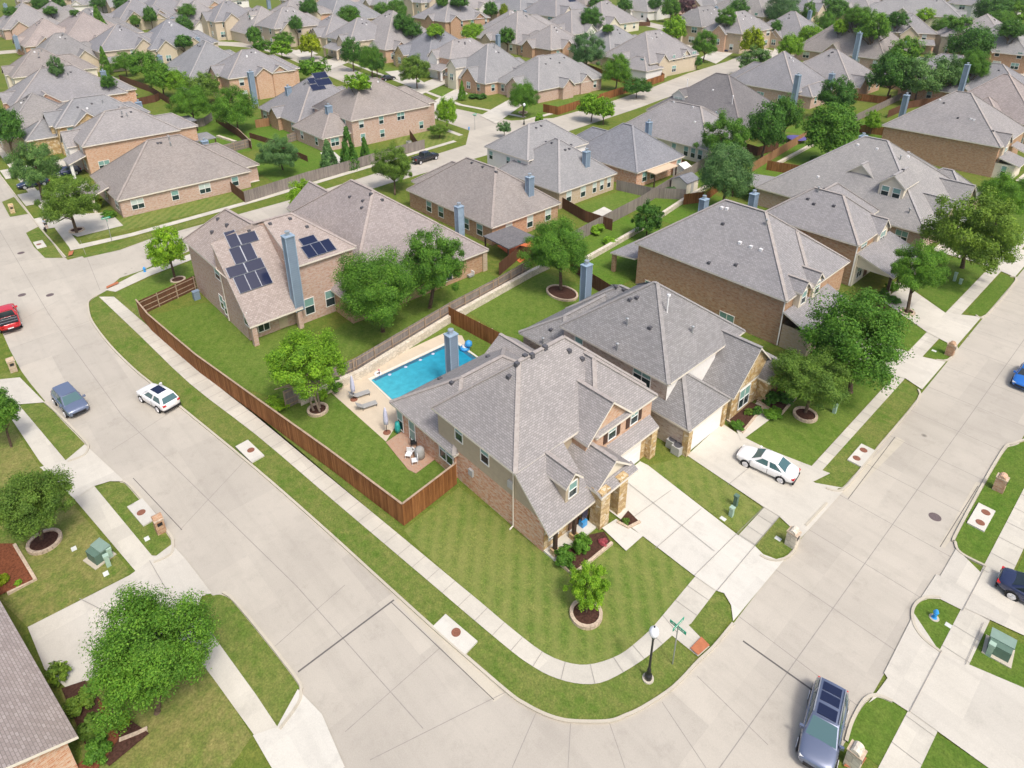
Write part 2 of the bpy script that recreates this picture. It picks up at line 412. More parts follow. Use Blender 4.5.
# ---------------------------------------------------------------- houses
ALL_HOUSES = []
OCC_V, OCC_F = [], []
def occ(mb):
    i = len(OCC_V); OCC_V.extend(tuple(v) for v in mb.v); OCC_F.extend([k+i for k in f] for f in mb.f)
class House:
    def __init__(s, label, roof='taupe', wall='brick_red', o=(0, 0), rot=0.0, trim='trim', name='brick_house', cat='house'):
        s.roof, s.wall, s.trim, s.label, s.name, s.cat = 'roof_'+roof, wall, trim, label, name, cat
        s.ridge = 'ridge_'+roof
        s.o = Vector((o[0], o[1], 0)); s.rm = Matrix.Rotation(rot, 3, 'Z')
        s.W = MB(); s.Rf = MB(); s.sc = 1.0; s.pend = []; s.k = 0; s.blocks = []; s.parts = []; s.bb = []
    def T(s, x, y, z): return s.o + s.rm @ (Vector((x, y, z))*s.sc)
    def _roof(s, top, ridges, ze):
        """top: upper polygons (local); edges used once become fascia"""
        cnt = {}
        for poly in top:
            P = [s.T(*q) for q in poly]
            s.Rf.poly(P, s.roof, up=(0, 0, 1))
            n = len(poly)
            for i in range(n):
                a, b = tuple(round(c, 3) for c in poly[i]), tuple(round(c, 3) for c in poly[(i+1) % n])
                key = (min(a, b), max(a, b)); cnt[key] = cnt.get(key, 0)+1
        for (a, b), c in cnt.items():
            if c == 1:
                A, B = s.T(*a), s.T(*b); dn = Vector((0, 0, .2))
                s.Rf.poly([A, B, B-dn, A-dn], s.trim)
        for a, b in ridges:
            s.Rf.bar(s.T(*a)+Vector((0, 0, .02)), s.T(*b)+Vector((0, 0, .02)), .34, .07, s.ridge)
    def soffit(s, pts): s.Rf.poly([s.T(*q) for q in pts], s.trim, up=(0, 0, -1))
    def walls(s, x0, y0, x1, y1, z0, z1, mat=None, band=None):
        mat = mat or s.wall
        for (a, b, c, d) in ((x0, y0, x1, y0), (x1, y0, x1, y1), (x1, y1, x0, y1), (x0, y1, x0, y0)):
            out = Vector((d-b, a-c, 0))
            if band:
                zb, m2 = band
                s.W.poly([s.T(a, b, z0), s.T(c, d, z0), s.T(c, d, zb), s.T(a, b, zb)], mat)
                s.W.poly([s.T(a, b, zb), s.T(c, d, zb), s.T(c, d, z1), s.T(a, b, z1)], m2)
            else:
                s.W.poly([s.T(a, b, z0), s.T(c, d, z0), s.T(c, d, z1), s.T(a, b, z1)], mat)
        s.bb += [s.T(x0, y0, 0), s.T(x1, y1, 0)]
    def hip(s, x0, y0, x1, y1, ze, p, ov=.35, mat=None, band=None, wall=True, z0=0.0, auto=True):
        e = s.k*.012; s.k += 1; x0 += e; y0 += e; x1 -= e; y1 -= e; ze -= e
        w, d = x1-x0, y1-y0; h = min(w, d)/2; zr = ze+h*p
        if d >= w: a, b = (x0+h, y0+h, zr), (x0+h, y1-h, zr)
        else: a, b = (x0+h, y0+h, zr), (x1-h, y0+h, zr)
        c = [(x0, y0, ze), (x1, y0, ze), (x1, y1, ze), (x0, y1, ze)]
        if abs(w-d) < .05: top = [(c[0], c[1], a), (c[1], c[2], a), (c[2], c[3], a), (c[3], c[0], a)]; rd = [(q, a) for q in c]
        elif d > w: top = [(c[0], c[1], a), (c[1], c[2], b, a), (c[2], c[3], b), (c[3], c[0], a, b)]; rd = [(c[0], a), (c[1], a), (c[2], b), (c[3], b), (a, b)]
        else: top = [(c[0], c[1], b, a), (c[1], c[2], b), (c[2], c[3], a, b), (c[3], c[0], a)]; rd = [(c[0], a), (c[1], b), (c[2], b), (c[3], a), (a, b)]
        s._roof(top, rd, ze)
        s.soffit([(q[0], q[1], ze-.2) for q in c])
        if wall: s.walls(x0+ov, y0+ov, x1-ov, y1-ov, z0, ze-.15, mat, band)
        s.blocks.append((x0+ov, y0+ov, x1-ov, y1-ov, z0, ze, auto and wall))
        s.peak = (a, b)
        return a, b
    def gab(s, x0, y0, x1, y1, ze, p, ax='x', ov=.3, mat=None, wall=True, z0=0.0, open_low=None):
        e = s.k*.012; s.k += 1; x0 += e; y0 += e; x1 -= e; y1 -= e; ze -= e
        if ax == 'x':
            ym = (y0+y1)/2; zr = ze+(y1-y0)/2*p; a, b = (x0, ym, zr), (x1, ym, zr)
            top = [((x0, y0, ze), (x1, y0, ze), b, a), ((x1, y1, ze), (x0, y1, ze), a, b)]
            ends = [[(xx, y0+ov, 0), (xx, y1-ov, 0), (xx, ym, 0)] for xx in (x0+ov, x1-ov)]
        else:
            xm = (x0+x1)/2; zr = ze+(x1-x0)/2*p; a, b = (xm, y0, zr), (xm, y1, zr)
            top = [((x0, y0, ze), (x0, y1, ze), b, a), ((x1, y1, ze), (x1, y0, ze), a, b)]
            ends = [[(x0+ov, yy, 0), (x1-ov, yy, 0), (xm, yy, 0)] for yy in (y0+ov, y1-ov)]
        s._roof(top, [(a, b)], ze)
        zw = ze+ov*p-.12
        for tri in ends:
            s.W.poly([s.T(tri[0][0], tri[0][1], zw-.2), s.T(tri[1][0], tri[1][1], zw-.2), s.T(tri[1][0], tri[1][1], zw), s.T(tri[2][0], tri[2][1], zr-.12), s.T(tri[0][0], tri[0][1], zw)], mat or s.wall)
        if wall: s.walls(x0+ov, y0+ov, x1-ov, y1-ov, z0, zw-.2, mat)
        return a, b
    def slab(s, pts, ridges=()):
        """single roof plane with thickness"""
        s._roof([pts], ridges, 0)
        s.Rf.poly([s.T(q[0], q[1], q[2]-.2) for q in pts], s.trim, up=(0, 0, -1))
    def wpoly(s, pts, mat=None): s.W.poly([s.T(*q) for q in pts], mat or s.wall)
    def part(s, name, mb, smooth=False, subs=()): s.parts.append((name, mb, smooth, list(subs)))
    # --- openings; face 'S' (plane y=c, runs along x) or 'E' (plane x=c, runs along y)
    def fr(s, face, c, u, z, off=0.0):
        return s.T(u, c-off, z) if face == 'S' else s.T(c+off, u, z)
    def rect(s, mb, face, c, u0, u1, z0, z1, off0, off1, mat):
        P = [s.fr(face, c, u, z, o) for o in (off0, off1) for u, z in ((u0, z0), (u1, z0), (u1, z1), (u0, z1))]
        for q in ((4, 5, 6, 7), (0, 4, 7, 3), (1, 2, 6, 5), (3, 7, 6, 2), (0, 1, 5, 4)): mb.poly([P[k] for k in q], mat)
    def win(s, face, c, u, z, w=1.0, h=1.6, n=1, shut=False, pale=False, arch=False, full=None):
        f = MB(); g = MB(); b = .07
        s.rect(f, face, c, u-w/2-b, u+w/2+b, z-h/2-b, z-h/2, 0, .07, 'trim_white'); s.rect(f, face, c, u-w/2-b, u+w/2+b, z+h/2, z+h/2+b, 0, .07, 'trim_white')
        for uu in (u-w/2-b, u+w/2): s.rect(f, face, c, uu, uu+b, z-h/2, z+h/2, 0, .068, 'trim_white')
        s.rect(f, face, c, u-w/2, u+w/2, z-.03, z+.03, 0, .062, 'trim_white')
        for i in range(1, n): uu = u-w/2+w*i/n; s.rect(f, face, c, uu-.035, uu+.035, z-h/2, z+h/2, 0, .066, 'trim_white')
        bl = 'blind_pale' if pale else 'blind'
        s.rect(g, face, c, u-w/2+.004, u+w/2-.004, z-h/2+.004, z-.02, .005, .025, full or 'glass'); s.rect(g, face, c, u-w/2+.004, u+w/2-.004, z-.015, z+h/2-.004, .005, .026, full or bl)
        s.part('window', f, False, [('pane', g, False)])
        if shut:
            for uu in (u-w/2-b-.5, u+w/2+b+.05):
                m = MB(); s.rect(m, face, c, uu, uu+.42, z-h/2-.05, z+h/2+.05, .003, .06, 'shutter'); s.part('shutter', m)
    def gdoor(s, face, c, u, w=4.9, h=2.2, mat='trim_white'):
        m = MB()
        for i in range(4): s.rect(m, face, c, u-w/2, u+w/2, .05+i*h/4, .05+(i+1)*h/4-.03, .0, .05, mat)
        s.part('garage_door', m)
    def door(s, face, c, u, w=1.0, h=2.2, mat='door_wood', z0=.15):
        m = MB(); s.rect(m, face, c, u-w/2, u+w/2, z0, z0+h, 0, .06, mat)
        k = MB(); s.rect(k, face, c, u+w/2-.14, u+w/2-.08, z0+h*.45, z0+h*.5, .061, .1, 'steel'); s.part('door', m, False, [('handle', k, False)])
    def colm(s, x, y, w, z0, z1, mat='stone_gold', d=None):
        m = MB(); d = d or w
        c = [(x-w/2, y-d/2), (x+w/2, y-d/2), (x+w/2, y+d/2), (x-w/2, y+d/2)]
        m.prism([s.T(a, b, z1) for a, b in c], z1-z0, mat); s.part('porch_column', m)
    def chim(s, x, y, zt, w=1.25, d=1.0, z0=0.0, light=False):
        w *= .78; d *= .78; m = MB(); mt = 'chimney_light' if light else 'chimney_paint'
        c = [(x-w/2, y-d/2), (x+w/2, y-d/2), (x+w/2, y+d/2), (x-w/2, y+d/2)]
        m.prism([s.T(a, b, zt) for a, b in c], zt-z0, mt)
        for a, b in c: m.bar(s.T(a, b, z0), s.T(a, b, zt), .1, .1, 'chimney_light')
        k = MB(); cc = [(x-w/2-.1, y-d/2-.1), (x+w/2+.1, y-d/2-.1), (x+w/2+.1, y+d/2+.1), (x-w/2-.1, y+d/2+.1)]
        k.prism([s.T(a, b, zt+.1) for a, b in cc], .1, 'chimney_light'); k.lathe(s.T(x, y, zt+.1), [(.2, 0), (.2, .35), (.28, .36), (.28, .48), (.05, .52)], 'metal_cap', 10)
        s.part('chimney', m, False, [('cap', k, False)])
    def vent(s, x, y, z, kind=0): s.pend.append((s.T(x, y, 60), Vector((0, 0, -1)), kind))
    def pv(s, px, py, kind=0): s.pend.append((Vector((0, 0, CAMH)), Vector(_ray(px, py)).normalized(), kind))
    def _vents(s):
        from mathutils.bvhtree import BVHTree
        if not s.pend: return
        bv = BVHTree.FromPolygons([tuple(v) for v in s.Rf.v], s.Rf.f)
        for o, d, kind in s.pend:
            hit, n, i, dd = bv.ray_cast(o, d)
            if hit is None or abs(n.z) < .3: continue
            m = MB(); k = s.sc; h = hit
            if kind in (0, 2):
                r = .17*k; q = [h+Vector((dx*r, dy*r, .16*k)) for dx, dy in ((-1, -1), (1, -1), (1, 1), (-1, 1))]
                m.prism(q, .4*k, 'vent_dark' if kind == 0 else 'vent_white'); s.part('roof_vent', m)
            elif kind == 1: m.lathe(h-Vector((0, 0, .3)), [(.08, 0), (.08, .9), (.16, .91), (.16, 1.0), (.02, 1.08)], 'steel', 8); s.part('vent_pipe', m)
            else: m.lathe(h-Vector((0, 0, .3)), [(.07, 0), (.07, 1.9), (.16, 1.91), (.16, 2.1), (.02, 2.15)], 'vent_white', 8); s.part('vent_pipe', m)
    def dormer(s, face, c, u, z0, w, h, p=1.0, back=4.0, mat=None, win=True, hipped=False):
        """gabled dormer whose face stands at plane c, running back into the roof"""
        if face == 'E':
            s.gab(c-back, u-w/2-.25, c+.3, u+w/2+.25, z0+h, p, 'x', .28, mat, wall=False)
            s.wpoly([(c, u-w/2, z0), (c, u+w/2, z0), (c, u+w/2, z0+h), (c, u-w/2, z0+h)], mat)
            s.wpoly([(c, u-w/2, z0), (c, u-w/2, z0+h), (c-back*.9, u-w/2, z0+h)], mat); s.wpoly([(c, u+w/2, z0), (c, u+w/2, z0+h), (c-back*.9, u+w/2, z0+h)], mat)
        else:
            s.gab(u-w/2-.25, c-.3, u+w/2+.25, c+back, z0+h, p, 'y', .28, mat, wall=False)
            s.wpoly([(u-w/2, c, z0), (u+w/2, c, z0), (u+w/2, c, z0+h), (u-w/2, c, z0+h)], mat)
            s.wpoly([(u-w/2, c, z0), (u-w/2, c, z0+h), (u-w/2, c+back*.9, z0+h)], mat); s.wpoly([(u+w/2, c, z0), (u+w/2, c, z0+h), (u+w/2, c+back*.9, z0+h)], mat)
        if win: s.win(face, c, u, z0+h*.55, w*.55, h*.72)
    def solar(s, org, ux, uy, cells, w=1.0, h=1.65):
        """panels on a roof plane; ux along the eave, uy up the slope"""
        ux, uy = Vector(ux).normalized(), Vector(uy).normalized(); n = ux.cross(uy)
        if n.z < 0: n = -n
        for (a, b, ww, hh) in cells:
            m = MB(); o = Vector(org)+ux*a+uy*b+n*.12
            q = [o, o+ux*(ww-.03), o+ux*(ww-.03)+uy*(hh-.03), o+uy*(hh-.03)]
            m.prism([s.T(*v) for v in q], .05, 'solar_cell', 'solar_frame')
            for v in (q,):
                for i in range(4): m.bar(s.T(*(v[i]+n*.005)), s.T(*(v[(i+1) % 4]+n*.005)), .05, .03, 'solar_frame')
            s.part('solar_panel', m)
    def auto(s, seed=0, faces='SE', dens=.75, w=1.0):
        rnd = random.Random(seed)
        for (x0, y0, x1, y1, z0, ze, a) in s.blocks:
            if not a: continue
            zs = [1.65] if ze < 4.2 else [1.65, 4.4]
            for face, c, u0, u1 in (('S', y0, x0, x1), ('E', x1, y0, y1)):
                if face not in faces: continue
                n = max(1, int((u1-u0)/4.2))
                for z in zs:
                    for i in range(n):
                        if rnd.random() < dens:
                            ww = rnd.choice((w, w, 1.7)); s.win(face, c, u0+(u1-u0)*(i+.5)/n+rnd.uniform(-.5, .5), z, ww, 1.5, 2 if ww > 1.4 else 1, pale=rnd.random() < .4)
    def vents(s, seed=0, n=4):
        rnd = random.Random(seed+99)
        for (x0, y0, x1, y1, z0, ze, a) in s.blocks[:1]:
            (ax, ay, az), (bx, by, bz) = s.mainpeak
            for i in range(n):
                t = rnd.uniform(0, 1); x, y = ax+(bx-ax)*t, ay+(by-ay)*t
                dx = rnd.uniform(.6, 2.5)
                if abs(bx-ax) > abs(by-ay): s.vent(x, y-dx, az-dx*s.mp, rnd.choice((0, 0, 1, 2)))
                else: s.vent(x+dx, y, az-dx*s.mp, rnd.choice((0, 0, 1, 2)))
    def main(s, *a, **k):
        s.mainpeak = s.hip(*a, **k); s.mp = a[5]; return s.mainpeak
    def done(s):
        c = sum(s.bb, Vector((0, 0, 0)))/len(s.bb) if s.bb else s.o
        c.z = 0
        e = empty(s.name, c, s.label, s.cat)
        s.e = e
        s._vents(); occ(s.W); occ(s.Rf)
        s.W.build('wall', e, c); s.Rf.build('roof', e, c)
        for name, mb, sm, subs in s.parts:
            o = mb.build(name, e, c, sm)
            for n2, m2, s2 in subs: m2.build(n2, o, c, s2)
        ALL_HOUSES.append((s.label, c))
        return e
# ---------------------------------------------------------------- the near houses, one by one
def lab_off(*a): pass
def onPl(px, py, X0, z0, s):
    r = _ray(px, py); t = (z0+s*X0-CAMH)/(r[2]+s*r[0]); return Vector((r[0]*t, r[1]*t, CAMH+r[2]*t))
# --- the corner house
h = M = House('two-storey corner house of red brick and tan stucco beside the pool', 'taupe', 'brick_red')
M.main(-36, 24.5, -26.2, 39.3, 5.7, .93, band=(2.9, 'stucco_tan'), auto=False)
M.hip(-34, 31.6, -24.9, 39.2, 5.47, .93, mat='brick_orange', auto=False)
M.gab(-31, 30.6, -24.88, 36.2, 5.33, .93, 'x', mat='brick_orange', wall=False)
M.walls(-30, 30.7, -25.18, 38.85, 0, 5.3, 'brick_orange')
M.slab([(-26.2, 24.5, 5.66), (-22.8, 24.5, 2.52), (-22.8, 29.3, 2.52), (-26.2, 29.3, 5.66)])
M.wpoly([(-26.56, 24.86, 0), (-23.7, 24.86, 0), (-23.7, 24.86, 2.9), (-26.56, 24.86, 2.9)])
M.wpoly([(-26.56, 24.86, 2.9), (-23.45, 24.86, 2.9), (-26.56, 24.86, 5.6)], 'stucco_tan')
M.walls(-26.5, 24.9, -23.7, 29.4, 0, 2.7, 'stone_gold')
M.gab(-29, 29.15, -22.65, 33.4, 3.4, .8, 'x', mat='stucco_cream', wall=False)
M.slab([(-22.95, 29.15, 3.55), (-22.2, 29.15, 3.2), (-22.2, 33.4, 3.2), (-22.95, 33.4, 3.55)])
M.slab([(-25.2, 33.2, 3.65), (-24.15, 33.2, 3.0), (-24.15, 38.7, 3.0), (-25.2, 38.7, 3.65)])
M.hip(-42.1, 24.3, -33, 38, 2.85, .62, auto=False)
M.gab(-41.8, 34.6, -33, 39.2, 2.95, .7, 'x', mat='brick_red')
M.walls(-24.9, 29.0, -23.6, 29.6, 0, 3.3, 'stone_gold'); M.walls(-26, 29.6, -24.9, 33.8, 0, 3.4, 'stone_gold')
M.colm(-22.75, 29.75, 1.0, 0, 3.45); M.colm(-22.7, 31.75, .95, 0, 3.45); M.colm(-24.55, 38.2, .75, 0, 2.95)
M.walls(-25.2, 32.4, -24.75, 38.5, 0, 3.0, 'stone_gold')
M.gdoor('E', -24.74, 34.8, 4.7, 2.2)
for y in (25.3, 27.25): M.colm(-22.98, y, .24, .6, 2.5, 'dark_wood'); M.colm(-22.98, y, .5, 0, .62)
mb = MB(); mb.prism([(-23.7, 24.9, .16), (-22.55, 24.9, .16), (-22.55, 29.2, .16), (-23.7, 29.2, .16)], .16, 'new_concrete'); M.part('porch_floor', mb)
M.win('E', -23.69, 25.85, 1.55, .9, 1.5); M.door('E', -23.69, 28.0, 1.1, 2.2); M.win('E', -24.9, 31.2, 1.5, .9, 2.2, pale=True)
for px, py in ((459, 433), (485, 455)): x, z = onS(px, py, 24.85); M.win('S', 24.85, x, z, .85, 1.5)
for px, py in ((443, 451), (450, 457)): x, z = onS(px, py, 24.65); M.win('S', 24.65, x, z+.1, .8, 1.7)
M.win('S', 24.65, -39.2, 1.3, .8, 2.0, full='blind'); M.win('S', 24.65, -41.0, 1.3, .8, 2.0)
for px, py, sh in ((612, 431, 1), (634, 416, 1)): y, z = onE(px, py, -25.17); M.win('E', -25.17, y, z, .85, 1.4, shut=True)
q = onPl(572, 498, -22.8, 2.52, .93); M.dormer('E', q.x, q.y, q.z-.1, 1.4, 1.75, 1.0, 3.2, 'stucco_tan')
M.chim(-42.5, 31.6, 6.3, .95, 1.1)
for px, py, z, k in ((452, 383, 5.2, 0), (440, 379, 5.0, 0), (517, 364, 9.6, 0), (525, 356, 9.8, 0), (532, 355, 9.8, 0), (545, 347, 9.8, 0), (569, 351, 9.2, 0), (582, 359, 8.4, 0), (509, 377, 9.0, 0), (542, 350, 9.9, 3), (488, 357, 5.0, 0)):
    M.pv(px, py, k)
for px, py in ((511.5, 484), (472, 472)):
    mb = MB(); x, z = onS(px, py, 24.84); mb.box(x-.25, 24.66, z-.3, x+.25, 24.84, z+.3, 'siding_grey'); M.part('meter_box', mb)
mb = MB(); mb.tube([(-26.7, 24.76, 5.4), (-26.7, 24.76, .25), (-26.7, 24.4, .1)], .06, 'trim', 6); M.part('downspout', mb)
M.done()
# --- grey-roofed neighbour
h = House('pale brick house with a grey roof and white gable beside the white sedan', 'grey', 'brick_mix')
h.main(-37.6, 40.8, -25.0, 53, 5.65, .8, auto=False)
h.wpoly([(-25.3, 41.1, 2.7), (-25.3, 48.5, 2.7), (-25.3, 48.5, 5.5), (-25.3, 41.1, 5.5)], 'stucco_white')
h.hip(-31, 40.2, -22.2, 46.5, 2.85, .88, auto=False)
h.hip(-42.5, 47, -22.25, 55.1, 2.9, .75, auto=False); h.hip(-42.6, 40.15, -36, 55, 2.9, .62, auto=False)
h.gab(-30, 46.6, -21.95, 54.2, 2.9, .95, 'x', mat='stone_gold'); h.gab(-24, 51.2, -21.0, 54.6, 2.75, .95, 'x', mat='stone_gold')
h.gdoor('E', -22.53, 43.3, 4.9, 2.15); h.win('E', -22.24, 49.0, 1.7, 1.7, 2.0, 2); h.door('E', -21.28, 52.9)
h.colm(-22.55, 40.6, .55, 0, 2.6); h.colm(-22.55, 46.0, .5, 0, 2.6)
for px, py, n in ((579, 343, 1), (642, 376, 2)): x, z = onS(px, py, 41.15); h.win('S', 41.15, x, z, .9*n, 1.6, n)
p = G(592, 297, 3.0); h.chim(-43.1, p.y, 6.6, .95, 1.2)
for px, py, z, k in ((630, 300, 9, 0), (637, 298, 9.4, 0), (624, 290, 9, 0), (616, 287, 8.5, 0), (650, 328, 8, 0), (627, 325, 7.5, 1), (667, 312, 8.6, 3), (617, 350, 6.3, 1), (692, 333, 7, 1), (551, 330, 3.6, 0), (543, 344, 3.6, 1), (560, 310, 4.5, 0)): h.pv(px, py, k)
h.done()
# --- tall brick house
h = House('tall brown brick house with a large plain side wall, beyond the grey roof', 'taupe', 'brick_brown')
h.main(-44.4, 61.2, -25, 75.5, 5.65, .8, auto=False)
h.hip(-34, 66, -24.6, 75.4, 5.6, .78, auto=False)
h.slab([(-25.2, 61.3, 4.3), (-21.9, 61.3, 2.8), (-21.9, 71, 2.8), (-25.2, 71, 4.3)]); h.walls(-25.2, 61.6, -22.3, 70.8, 0, 2.75, 'brick_tan')
for py in (64.3, 67.4): h.dormer('E', -24.7, py, 4.0, 1.7, 2.0, .95, 5, 'stucco_cream')
h.gdoor('E', -22.28, 66.5); h.win('E', -24.64, 72.8, 1.6, 1.6, 1.7, 2)
for px, py, n in ((555, 0, 0),): pass
x, z = onS(651, 288, 61.55); h.win('S', 61.55, x, z, 1.7, 1.5, 2, full='blind'); x, z = onS(726, 322, 61.55); h.win('S', 61.55, x, z, 1.7, 2.1, 2)
h.slab([(-48.5, 61.8, 2.7), (-44.6, 61.8, 3.2), (-44.6, 68, 3.2), (-48.5, 68, 2.7)]); h.colm(-48.1, 62.2, .45, 0, 2.6, 'brick_brown')
h.chim(-45.2, G(686, 220, 3).y, 6.8, 1.0, 1.3)
for px, py, z, k in ((722, 208, 10.6, 2), (727, 209, 10.6, 2), (723, 224, 9.4, 0), (740, 243, 9.2, 2), (751, 247, 9.2, 2), (761, 250, 9.2, 2), (709, 263, 7, 0), (736, 265, 7.2, 0), (766, 225, 10, 1)): h.pv(px, py, k)
mb = MB(); mb.tube([(-25.3, 61.4, 5.4), (-25.3, 61.4, .2)], .07, 'trim_white', 6); h.part('downspout', mb)
h.done()
# --- porch house
h = House('x', 'taupe', 'brick_brown')
h.label = 'brown brick house with a cream gable above a wide front porch roof'
h.main(-38.7, 80.2, -25.6, 89.6, 5.65, .85, auto=False); h.hip(-37.5, 81.5, -28.5, 94, 5.6, .85, auto=False)
h.gab(-30, 85.6, -25.2, 89.2, 5.6, .9, 'x', mat='stucco_cream', wall=False); h.walls(-26.5, 85.8, -25.5, 89, 3.5, 5.6, 'stucco_cream')
h.slab([(-25.7, 80.6, 4.5), (-21.2, 80.6, 2.85), (-21.2, 90.5, 2.85), (-25.7, 90.5, 4.5)])
h.wpoly([(-25.6, 80.9, 2.6), (-21.5, 80.9, 2.6), (-21.5, 80.9, 2.85), (-25.6, 80.9, 4.35)], 'stucco_cream')
for y in (81, 84.2, 87.2, 90.1): h.colm(-21.6, y, .3, .7, 2.8, 'dark_wood'); h.colm(-21.6, y, .6, 0, .75, 'stone_white')
h.walls(-25.9, 80.55, -25.6, 90.2, 0, 4.4, 'stucco_cream'); h.door('E', -25.59, 84.5); h.win('E', -25.59, 82.3, 1.6, 1.4, 1.7, 2); h.win('E', -25.59, 88.3, 1.6, 1.4, 1.7, 2)
h.win('E', -25.49, 87.4, 4.7, 1.5, 1.5, 2); h.win('E', -25.93, 82.8, 4.7, 1.6, 1.4, 2)
for px, py, z, k in ((808, 199, 8.4, 0), (814, 204, 8, 0), (834, 206, 8, 0), (818, 192, 8.6, 1), (801, 190, 8.6, 0), (794, 194, 8, 0), (812, 185, 9.2, 0)): h.pv(px, py, k)
mb = MB(); mb.tube([(-25.8, 80.35, 5.4), (-25.8, 80.35, .2)], .07, 'trim_white', 6); h.part('downspout', mb)
p = G(754, 196, 6.5); h.chim(p.x, p.y, 6.8, 1.0, 1.3)
h.done()
# --- large grey roof with window dormer
h = House('house under the largest grey hipped roof, with a cream window dormer', 'slate', 'brick_pink')
h.main(-48, 96.8, -22.9, 118.6, 2.95, .78, auto=False); h.hip(-40, 104, -26, 123, 2.9, .76, auto=False)
x, z = onS(888, 203, 100.3); h.dormer('S', 100.3, x, 5.2, 3.3, 2.1, .85, 5, 'stucco_cream', win=False); h.win('S', 100.3, x-.75, 6.3, .95, 1.4); h.win('S', 100.3, x+.75, 6.3, .95, 1.4)
x, z = onS(858, 186, 102.5); h.gab(x-2.0, 102, x+2.0, 107, 7.2, .8, 'y', mat='stucco_cream', wall=False)
h.gab(-31, 102, -22.4, 107.4, 3.3, 1.0, 'x', mat='brick_tan'); h.gab(-31, 109.5, -22.2, 115.5, 3.2, 1.05, 'x', mat='brick_tan'); h.hip(-32, 113, -22.6, 121, 3.0, .9, auto=False)
h.win('S', 97.15, -26, 1.6, 1.5, 1.6, 2); h.win('E', -22.68, 104.7, 1.6, 1.4, 1.7, 2); h.gdoor('E', -22.48, 112.5)
h.slab([(-52.5, 97.2, 2.6), (-47.7, 97.2, 3.1), (-47.7, 103.5, 3.1), (-52.5, 103.5, 2.6)])
for y in (97.6, 103): h.colm(-52.1, y, .25, 0, 2.5, 'dark_wood')
p = G(861, 147, 5.0); h.chim(p.x, p.y, 7.0, 1.1, 1.9)
for px, py, z, k in ((858, 145, 9.4, 2), (877, 149, 9.4, 2), (899, 141, 9, 2), (915, 144, 9, 2), (928, 146, 9, 2), (908, 157, 8.6, 2), (920, 160, 8.6, 2), (903, 170, 7.8, 0), (900, 160, 8.4, 1), (818, 177, 6, 2), (909, 213, 4.5, 1)): h.pv(px, py, k)
h.done()
# --- tall house behind it
h = House('tall brown brick house with a long hipped roof beyond the grey dormer roof', 'taupe', 'brick_brown')
h.main(-45.5, 139.6, -25.6, 157, 5.7, .78, auto=False)
h.gab(-33, 141, -25.2, 145.4, 5.5, .9, 'x', mat='stucco_cream', wall=False); h.walls(-26.5, 141.2, -25.55, 145.2, 2.6, 5.5, 'brick_cream')
h.slab([(-25.6, 140, 3.8), (-22.2, 140, 2.8), (-22.2, 146, 2.8), (-25.6, 146, 3.8)]); h.slab([(-25.6, 147, 4.6), (-23, 147, 3.6), (-23, 151, 3.6), (-25.6, 151, 4.6)])
h.walls(-25.9, 140.2, -23, 145.8, 0, 2.75, 'stucco_cream'); h.win('S', 140.2, -24.4, 1.5, .7, 1.8)
h.win('E', -25.54, 143.2, 4.2, 1.4, 1.4, 2)
p = G(903, 111, 3.5); h.chim(p.x, p.y, 7.0, 1.2, 1.4); p = G(959, 97, 4); h.chim(p.x, p.y, 11.5, 1.2, 1.4)
for px, py, z, k in ((940, 100, 11, 2), (944, 103, 10.8, 0), (971, 119, 9.4, 2), (974, 120, 9.3, 2), (958, 118, 9, 0), (993, 131, 7.4, 0)): h.pv(px, py, k)
h.done()
h = House('pale pinkish roofed house cut by the picture edge, past the tall brown brick house', 'pink', 'brick_tan')
h.main(-44, 163, -25, 181, 5.2, .85, auto=True); h.hip(-40, 160, -30, 170, 5.0, .85); h.gab(-33, 166, -24.4, 172, 5.0, .9, 'x'); h.auto(31); h.done()
# --- solar house
h = House('two-storey pink brick house with dark solar panels on its mottled roof', 'pink', 'brick_pink')
R1, R2, Wp, cs = (-69.8, 25.4, 10.55), (-69.8, 29.9, 10.55), (-76.3, 25.0, 10.5), 1.0
h._roof([[(-79.7, 20.6, 6.8), (-69.6, 20.6, 6.8), R1, Wp], [(-79.7, 20.6, 6.8), Wp, (-79.7, 29, 6.8)], [Wp, R1, (-69.9, 29, 6.8), (-79.7, 29, 6.8)]],
        [((-79.7, 20.6, 6.8), Wp), (Wp, R1)], 0)
h._roof([[(-69.8, 26.6, 10.54), (-63.05, 26.6, 7.3), (-63.05, 34.1, 7.3), R2], [R2, (-63.05, 34.1, 7.3), (-76, 34.1, 7.3)], [R1, R2, (-76, 34.1, 7.3), (-76, 25.4, 7.3)]], [(R1, R2), (R2, (-63.05, 34.1, 7.3))], 0)
h._roof([[R1, (-69.6, 20.6, 9.8), (-62.4, 20.6, 2.6), (-62.4, 26.6, 2.6), (-69.8, 26.6, 10.0)]], [], 0)
h.soffit([(-79.7, 20.6, 6.6), (-66.6, 20.6, 6.6), (-66.6, 29, 6.6), (-79.7, 29, 6.6)]); h.soffit([(-66.8, 26.6, 7.1), (-63.05, 26.6, 7.1), (-63.05, 34.1, 7.1), (-76, 34.1, 7.1)]); h.soffit([(-66.6, 20.6, 6.6), (-62.4, 20.6, 2.4), (-62.4, 26.6, 2.4), (-66.6, 26.6, 6.6)])
h.wpoly([(-69.7, 20.72, 6.6), (-66.5, 20.72, 6.6), (-69.7, 20.72, 9.7)]); h.wpoly([(-69.7, 20.72, 6.6), (-69.7, 20.72, 9.7), (-69.8, 25.2, 10.3)]); h.wpoly([(-66.7, 20.95, 0), (-64, 20.95, 0), (-64, 20.95, 3.9), (-66.7, 20.95, 6.6)])
